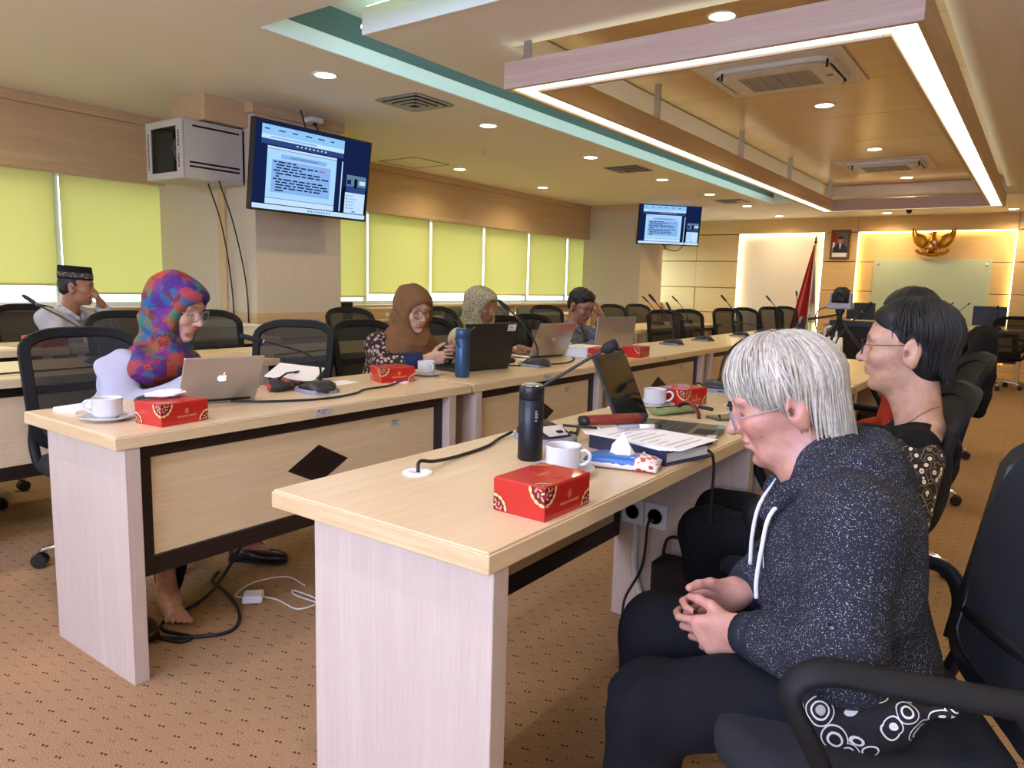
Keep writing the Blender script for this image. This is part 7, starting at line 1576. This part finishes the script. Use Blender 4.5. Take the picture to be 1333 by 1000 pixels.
for q_, s_, lift, fa in (('L', 1, 0.11, 0.25), ('R', -1, 0.0, -0.77)):
    S = Sdf((0.25, -0.55, 0), (0.80, 0.22, 0.40), 0.0055)   # bare foot
    an = np.array(ap['an'+q_]); O_ = np.array([an[0], an[1], lift]); ca_, sa_ = math.cos(fa), math.sin(fa)
    def V3(x_, y_, z_): return O_+np.array((x_*ca_-y_*sa_, x_*sa_+y_*ca_, z_))
    S.cap(an+(-0.02, 0.02, 0.20), V3(0, 0, 0.08), 0.042, 0.034, 0.02); S.cap(V3(0, 0, 0.075), V3(0.02, 0, 0.05), 0.035, 0.034, 0.02); S.cap(V3(-0.03, 0, 0.03), V3(0.05, 0, 0.035), 0.028, 0.028, 0.02)
    S.cap(V3(0.02, 0, 0.05), V3(0.13, 0, 0.022), 0.036, 0.020, 0.02); S.cap(V3(0.05, s_*0.01, 0.025), V3(0.13, -s_*0.022, 0.018), 0.028, 0.016, 0.02); S.cap(V3(0.05, 0, 0.025), V3(0.125, s_*0.022, 0.016), 0.028, 0.014, 0.02)
    for k in range(5): S.cap(V3(0.135-0.006*k, -s_*(0.030-0.0155*k), 0.014), V3(0.178-0.010*k, -s_*(0.034-0.0175*k), 0.011), 0.0105-0.0011*k, 0.0095-0.001*k, 0.005)
    S.obj('bare_foot', SK4, t, lambda V: np.ones((len(V), 3), np.float32))
for i, (x, y, r_) in enumerate(((-2.62, 1.80, 0.5), (-2.40, 1.18, -0.2))):
    o = thing('shoe', ['dark brown slip-on shoe on the carpet behind the bare foot', 'dark brown slip-on shoe behind the end panel of the left desk'][i], 'shoe', (x, y, 0), r_)
    S = Sdf((-0.14, -0.06, 0), (0.15, 0.06, 0.10), 0.005); S.ell((0.06, 0, 0.022), (0.08, 0.04, 0.03), None, 0.02).ell((-0.06, 0, 0.028), (0.065, 0.034, 0.045), None, 0.03).ell((-0.055, 0, 0.075), (0.065, 0.024, 0.04), None, 0.01, 'd'); S.obj('upper', pbr('brown_shoe_leather', hexc('2c1a14'), 0.4) if i == 0 else D.materials['brown_shoe_leather'], o); G().prism([(a+0.005, b) for a, b in rrect(0.26, 0.075, 0.035, 5)], 0.012).obj('sole', M_['black'], o)

# ------------------------------------------------------------------ 5. woman in the brown scarf
bp_ = dict(hip=(-0.03, 0, 0.50), chest=(0.09, 0, 0.745), neck=(0.17, 0, 0.895), shL=(0.12, 0.17, 0.86), shR=(0.12, -0.17, 0.86), elL=(0.24, 0.23, 0.74), elR=(0.20, -0.215, 0.765), wrL=(0.425, 0.06, 0.825), wrR=(0.385, -0.075, 0.80), knL=(0.42, 0.11, 0.50), knR=(0.42, -0.11, 0.50), anL=(0.38, 0.12, 0.08), anR=(0.38, -0.12, 0.08))
t = seated('woman in a plain brown headscarf and glasses, looking at the phone in her hands', -2.98, 2.86, 8)
h5 = Hd((0.225, 0.0, 1.052), -22, 14, 0, 0.98)
S = Sdf((-0.1, -0.34, 0.44), (0.62, 0.32, 1.20), 0.0046)
torso(S, bp_, -0.03); head_sdf(S, h5, female=True, ears=False); S.cap(h5.p(-0.025, 0, -0.06), bp_['neck'], 0.050, 0.052, 0.025)
for q in 'LR': arm_sdf(S, bp_['sh'+q], bp_['el'+q], bp_['wr'+q], (0.04, 0.036, 0.026), 0.02)
hand_sdf(S, bp_['wrL'], (0.75, -0.55, 0.1), (-0.3, -0.9, 0.1), (0.2, 0, 1), (0.7, 0.7, 0.4), 0.9); hand_sdf(S, bp_['wrR'], (0.85, 0.45, 0.12), (-0.3, 0.9, 0.15), (0.2, 0, 1), (0.7, 0.7, 0.4), 0.9)
S.obj('body', SK2, t, face_tint(h5, (0.80, 0.45, 0.45), (0.42, 0.36, 0.34)))
S = Sdf((-0.22, -0.36, 0.40), (0.46, 0.36, 0.96), 0.007); torso(S, bp_, 0.006)
for q in 'LR': arm_sdf(S, bp_['sh'+q], bp_['el'+q], lerp(bp_['el'+q], bp_['wr'+q], 0.35), (0.066, 0.060, 0.052), 0.035)
S.folds(51, 0.004, 50).obj('blouse', batik('batik_petals', None, None, 46, 'F1', [(0.0, hexc('b59a84')), (0.34, hexc('8a6a5a')), (0.42, hexc('1c1014')), (1.0, hexc('160c10'))]), t)
for q in 'LR': G().tube([tuple(lerp(bp_['el'+q], bp_['wr'+q], a)) for a in (0.28, 0.5, 0.8, 0.86)], [0.056, 0.05, 0.042, 0.038], 16).obj('navy_cuff', cloth('navy_cuff_cloth', hexc('25304c'), 0.1) if q == 'L' else D.materials['navy_cuff_cloth'], t, True)
headscarf(t, h5, bp_, cloth('scarf_brown', hexc('7a5636'), 0.06, 12), 2, 0.20, 0.0055, 0.014, 0.0085, (0.135, 0.20, 0.13))
glasses(t, h5, 0.113, 0.002, 0.027, 0.024, 'dkgrey', r=0.0014, label='large round thin glasses')
for s in (-1, 1): G().ball((0, 0, 0), 0.0115, 12).obj('eye', D.materials['eye_white'], t, True, loc=tuple(h5.p(0.0765, s*0.031, 0.004)))
seat_legs(t, bp_, BLACKCLOTH, SHOE, 0.014)
o = thing('phone', 'black phone held in both hands by the woman in the brown scarf', 'phone', (-2.50, 2.95, 0.825), 0.2); G().box(-0.036, 0.036, -0.004, 0.004, -0.02, 0.11, 0.003, M=Matrix.Rotation(0.9, 4, 'Y') @ Matrix.Rotation(PI/2, 4, 'Z')).obj('body', M_['black'], o); G().box(-0.032, 0.032, -0.0046, -0.004, -0.012, 0.10, M=Matrix.Rotation(0.9, 4, 'Y') @ Matrix.Rotation(PI/2, 4, 'Z')).obj('display', SCRN, o)

# ------------------------------------------------------------------ 6. woman in the cream scarf
cp = dict(hip=(-0.10, 0, 0.50), chest=(-0.01, 0, 0.73), neck=(0.02, 0, 0.885), shL=(-0.01, 0.165, 0.845), shR=(-0.01, -0.165, 0.845), elL=(0.10, 0.23, 0.67), elR=(0.10, -0.22, 0.67), wrL=(0.27, 0.15, 0.785), wrR=(0.22, 0.03, 0.785), knL=(0.38, 0.11, 0.50), knR=(0.38, -0.11, 0.50), anL=(0.34, 0.12, 0.08), anR=(0.34, -0.12, 0.08))
t = seated('woman in a cream speckled headscarf and cream top, typing on the thin silver laptop', -2.98, 3.70, 8)
h6 = Hd((0.045, 0.0, 1.050), -12, 10, 0, 0.98)
SK6 = skin_mat('skin_tan', hexc('9a6a50'))
S = Sdf((-0.2, -0.34, 0.44), (0.48, 0.32, 1.20), 0.005)
torso(S, cp, -0.03); head_sdf(S, h6, female=True, ears=False); S.cap(h6.p(-0.025, 0, -0.06), cp['neck'], 0.050, 0.052, 0.025)
for q in 'LR': arm_sdf(S, cp['sh'+q], cp['el'+q], cp['wr'+q], (0.04, 0.034, 0.025), 0.02)
hand_sdf(S, cp['wrL'], (0.9, 0.1, -0.05), (0, 0, -1), (0, -1, 0), (0.35, 0.5, 0.3), 0.9); hand_sdf(S, cp['wrR'], (0.95, 0.1, -0.05), (0, 0, -1), (0, 1, 0), (0.35, 0.5, 0.3), 0.9)
S.obj('body', SK6, t, face_tint(h6, (0.80, 0.50, 0.48), (0.40, 0.36, 0.34)))
S = Sdf((-0.32, -0.36, 0.40), (0.36, 0.36, 0.96), 0.008); torso(S, cp, 0.010)
for q in 'LR': arm_sdf(S, cp['sh'+q], cp['el'+q], lerp(cp['el'+q], cp['wr'+q], 0.85), (0.066, 0.058, 0.042), 0.035)
S.folds(61, 0.005, 50).obj('top', cloth('cream_cotton', hexc('d8cfb4'), 0.04), t)
headscarf(t, h6, cp, speckle('scarf_cream', hexc('b8ad8c'), hexc('6e6450'), 160, 0.60), 6, 0.08, 0.006, 0.006, 0.0075, (0.13, 0.19, 0.10))
seat_legs(t, cp, BLACKCLOTH, SHOE, 0.014)

# ------------------------------------------------------------------ 7. man in batik, hand at his brow
dp_ = dict(hip=(-0.05, 0, 0.50), chest=(0.06, 0, 0.735), neck=(0.11, 0, 0.885), shL=(0.075, 0.175, 0.845), shR=(0.07, -0.175, 0.845), elL=(0.29, 0.185, 0.80), elR=(0.16, -0.24, 0.66), wrL=(0.285, 0.115, 0.985), wrR=(0.36, -0.06, 0.785), knL=(0.42, 0.12, 0.50), knR=(0.42, -0.12, 0.50), anL=(0.38, 0.12, 0.08), anR=(0.38, -0.12, 0.08))
t = seated('man in a grey batik shirt and glasses resting his brow on his hand', -3.05, 4.86, 8)
h7 = Hd((0.160, 0.0, 1.045), -16, 20, 0, 1.0)
S = Sdf((-0.15, -0.34, 0.44), (0.58, 0.34, 1.20), 0.0055)
torso(S, dp_, -0.03); head_sdf(S, h7); S.cap(h7.p(-0.025, 0, -0.06), dp_['neck'], 0.056, 0.058, 0.025)
for q in 'LR': arm_sdf(S, dp_['sh'+q], dp_['el'+q], dp_['wr'+q], (0.045, 0.038, 0.028), 0.02)
hand_sdf(S, dp_['wrL'], (-0.15, -0.45, 0.85), (-0.9, -0.2, -0.3), (0.1, -1, -0.1), (0.5, 0.9, 0.5), 0.95); hand_sdf(S, dp_['wrR'], (0.9, 0.4, -0.05), (0, 0, -1), (0, 1, 0), (0.35, 0.5, 0.3), 0.95)
S.obj('body', SK6, t, face_tint(h7, (0.80, 0.55, 0.52), (0.30, 0.28, 0.26)))
S = Sdf((-0.28, -0.38, 0.40), (0.46, 0.38, 0.98), 0.008); torso(S, dp_, 0.010)
arm_sdf(S, dp_['shR'], dp_['elR'], lerp(dp_['elR'], dp_['wrR'], 0.75), (0.068, 0.060, 0.045), 0.035); arm_sdf(S, dp_['shL'], dp_['elL'], lerp(dp_['elL'], dp_['wrL'], 0.55), (0.068, 0.060, 0.048), 0.035)
S.folds(71, 0.005, 50); nk = np.array(dp_['neck'])
S.obj('shirt', batik('batik_grey', None, None, 30, 'F1', [(0.0, hexc('8d8794')), (0.22, hexc('5c5866')), (0.34, hexc('9a949c')), (0.46, hexc('4c4856')), (0.60, hexc('77727e')), (1.0, hexc('4c4856'))], 0.05), t)
S = Sdf(nk-0.13, nk+0.13, 0.006); S.chain([tuple(nk+q) for q in ((0.075, 0.03, -0.035), (0.045, 0.065, 0.0), (-0.03, 0.06, 0.03), (-0.06, 0, 0.035), (-0.03, -0.06, 0.03), (0.045, -0.065, 0.0), (0.075, -0.03, -0.035))], [0.014]*7, 0.01); S.obj('collar', D.materials['batik_grey'], t)
S = Sdf(h7.c-0.16, h7.c+0.16, 0.006); S.ell(h7.p(-0.016, 0, 0.056), (0.104, 0.083, 0.090), h7.R, 0.01).ell(h7.p(0.04, 0, 0.10), (0.055, 0.066, 0.035), h7.R, 0.03).ell(h7.p(-0.06, 0, 0.0), (0.045, 0.066, 0.06), h7.R, 0.03); S.ell(h7.p(0.115, 0, -0.03), (0.085, 0.12, 0.105), h7.R, 0.01, 'd')
for s in (-1, 1): S.ell(h7.p(0.0, s*0.09, -0.035), (0.05, 0.04, 0.05), h7.R, 0.01, 'd')
S.folds(17, 0.003, 140, (1, 1, 1)).obj('hair', BLK, t, WHITE_T); glasses(t, h7, 0.113, 0.002, 0.025, 0.021, 'black', r=0.002, label='dark thick framed glasses')
seat_legs(t, dp_, BLACKCLOTH, SHOE, 0.014)

# ------------------------------------------------------------------ 8. man in the cap by the window
ep = dict(hip=(-0.03, 0, 0.50), chest=(0.04, 0, 0.75), neck=(0.085, 0, 0.93), shL=(0.04, 0.175, 0.90), shR=(0.04, -0.175, 0.90), elL=(0.25, 0.19, 0.83), elR=(0.17, -0.22, 0.72), wrL=(0.275, 0.05, 0.995), wrR=(0.36, -0.12, 0.80), knL=(0.40, 0.12, 0.50), knR=(0.40, -0.12, 0.50), anL=(0.36, 0.12, 0.08), anR=(0.36, -0.12, 0.08))
t = seated('man in a white shirt and dark cap sitting by the windows, fist at his chin', -5.42, 2.21, 38)
h8 = Hd((0.145, 0.0, 1.105), 14, 4, 0, 0.98)
S = Sdf((-0.15, -0.34, 0.44), (0.55, 0.34, 1.26), 0.005)
torso(S, ep, -0.03); head_sdf(S, h8); S.cap(h8.p(-0.025, 0, -0.06), ep['neck'], 0.056, 0.058, 0.025)
for q in 'LR': arm_sdf(S, ep['sh'+q], ep['el'+q], ep['wr'+q], (0.045, 0.038, 0.028), 0.02)
hand_sdf(S, ep['wrL'], (-0.05, -0.55, 0.75), (-0.75, -0.3, -0.4), (-0.3, 0, 0.9), (1.2, 1.3, 0.8), 0.95); hand_sdf(S, ep['wrR'], (0.9, 0.4, -0.05), (0, 0, -1), (0, 1, 0), (0.4, 0.5, 0.3), 0.95)
S.obj('body', SK6, t, face_tint(h8, (0.75, 0.5, 0.48), (0.30, 0.28, 0.26)))
S = Sdf((-0.26, -0.38, 0.40), (0.46, 0.38, 1.04), 0.008); torso(S, ep, 0.010)
arm_sdf(S, ep['shR'], ep['elR'], lerp(ep['elR'], ep['wrR'], 0.8), (0.070, 0.062, 0.045), 0.035); arm_sdf(S, ep['shL'], ep['elL'], lerp(ep['elL'], ep['wrL'], 0.78), (0.070, 0.062, 0.045), 0.035)
S.folds(81, 0.006, 50).obj('shirt', WS, t)
nk = np.array(ep['neck']); S = Sdf(nk-0.13, nk+0.13, 0.006); S.chain([tuple(nk+q) for q in ((0.075, 0.03, -0.035), (0.045, 0.065, 0.0), (-0.03, 0.06, 0.03), (-0.06, 0, 0.035), (-0.03, -0.06, 0.03), (0.045, -0.065, 0.0), (0.075, -0.03, -0.035))], [0.014]*7, 0.01); S.obj('collar', WS, t)
S = Sdf(h8.c-0.16, h8.c+0.16, 0.006); S.ell(h8.p(-0.018, 0, 0.03), (0.098, 0.079, 0.085), h8.R, 0.01).ell(h8.p(-0.06, 0, -0.01), (0.042, 0.064, 0.06), h8.R, 0.03); S.ell(h8.p(0.115, 0, -0.03), (0.09, 0.12, 0.13), h8.R, 0.01, 'd')
for s in (-1, 1): S.ell(h8.p(0.0, s*0.09, -0.035), (0.05, 0.04, 0.05), h8.R, 0.01, 'd')
S.folds(17, 0.002, 140, (1, 1, 1)).obj('hair', BLK, t, WHITE_T)
def capring(z, f, dx=0): return [tuple(h8.p(-0.010+dx+0.108*f*math.cos(a), 0.086*f*math.sin(a), z)) for a in [2*PI*i/28 for i in range(28)]]
G().loft([capring(0.052, 1.0), capring(0.055, 1.02), capring(0.135, 0.97, -0.006), capring(0.142, 0.92, -0.006), capring(0.140, 0.5, -0.006)]).obj('cap', cloth('black_velvet', hexc('14161a'), 0.2), t, True, angle=0.8)
G().loft([capring(0.066, 1.024), capring(0.098, 1.012, -0.003)], True, False).obj('cap_band', batik('cap_band_print', None, None, 55, 'F1', [(0, hexc('8a7a6a')), (0.3, hexc('3a3a40')), (0.45, hexc('6a4a3a')), (0.55, hexc('3a3a40')), (1, hexc('3a3a40'))]), t, True)
seat_legs(t, ep, BLACKCLOTH, SHOE, 0.014)

# ------------------------------------------------------------------ dark jacket over the chair by the tripod
t = thing('jacket', 'black jacket hung over the armchair beyond the person in red', 'jacket', (-0.60, 4.85, 0), math.radians(195))
S = Sdf((-0.5, -0.36, 0.45), (0.12, 0.36, 1.06), 0.010)
S.chain([(-0.33, -0.17, 0.95), (-0.345, 0, 0.975), (-0.33, 0.17, 0.95)], [0.045, 0.055, 0.045], 0.04)
for y_, z1 in ((-0.17, 0.62), (-0.06, 0.60), (0.06, 0.60), (0.17, 0.62)): S.cap((-0.33, y_, 0.93), (-0.30, y_*1.15, z1), 0.055, 0.075, 0.06)
for s in (-1, 1): S.chain([(-0.31, s*0.2, 0.92), (-0.22, s*0.27, 0.78), (-0.16, s*0.29, 0.66)], [0.055, 0.05, 0.045], 0.04)
S.ell((-0.27, 0, 0.93), (0.06, 0.12, 0.05), None, 0.04); S.folds(91, 0.010, 38, (1, 1, 0.4)).obj('fabric', cloth('black_jacket_cloth', hexc('121214'), 0.2), t)
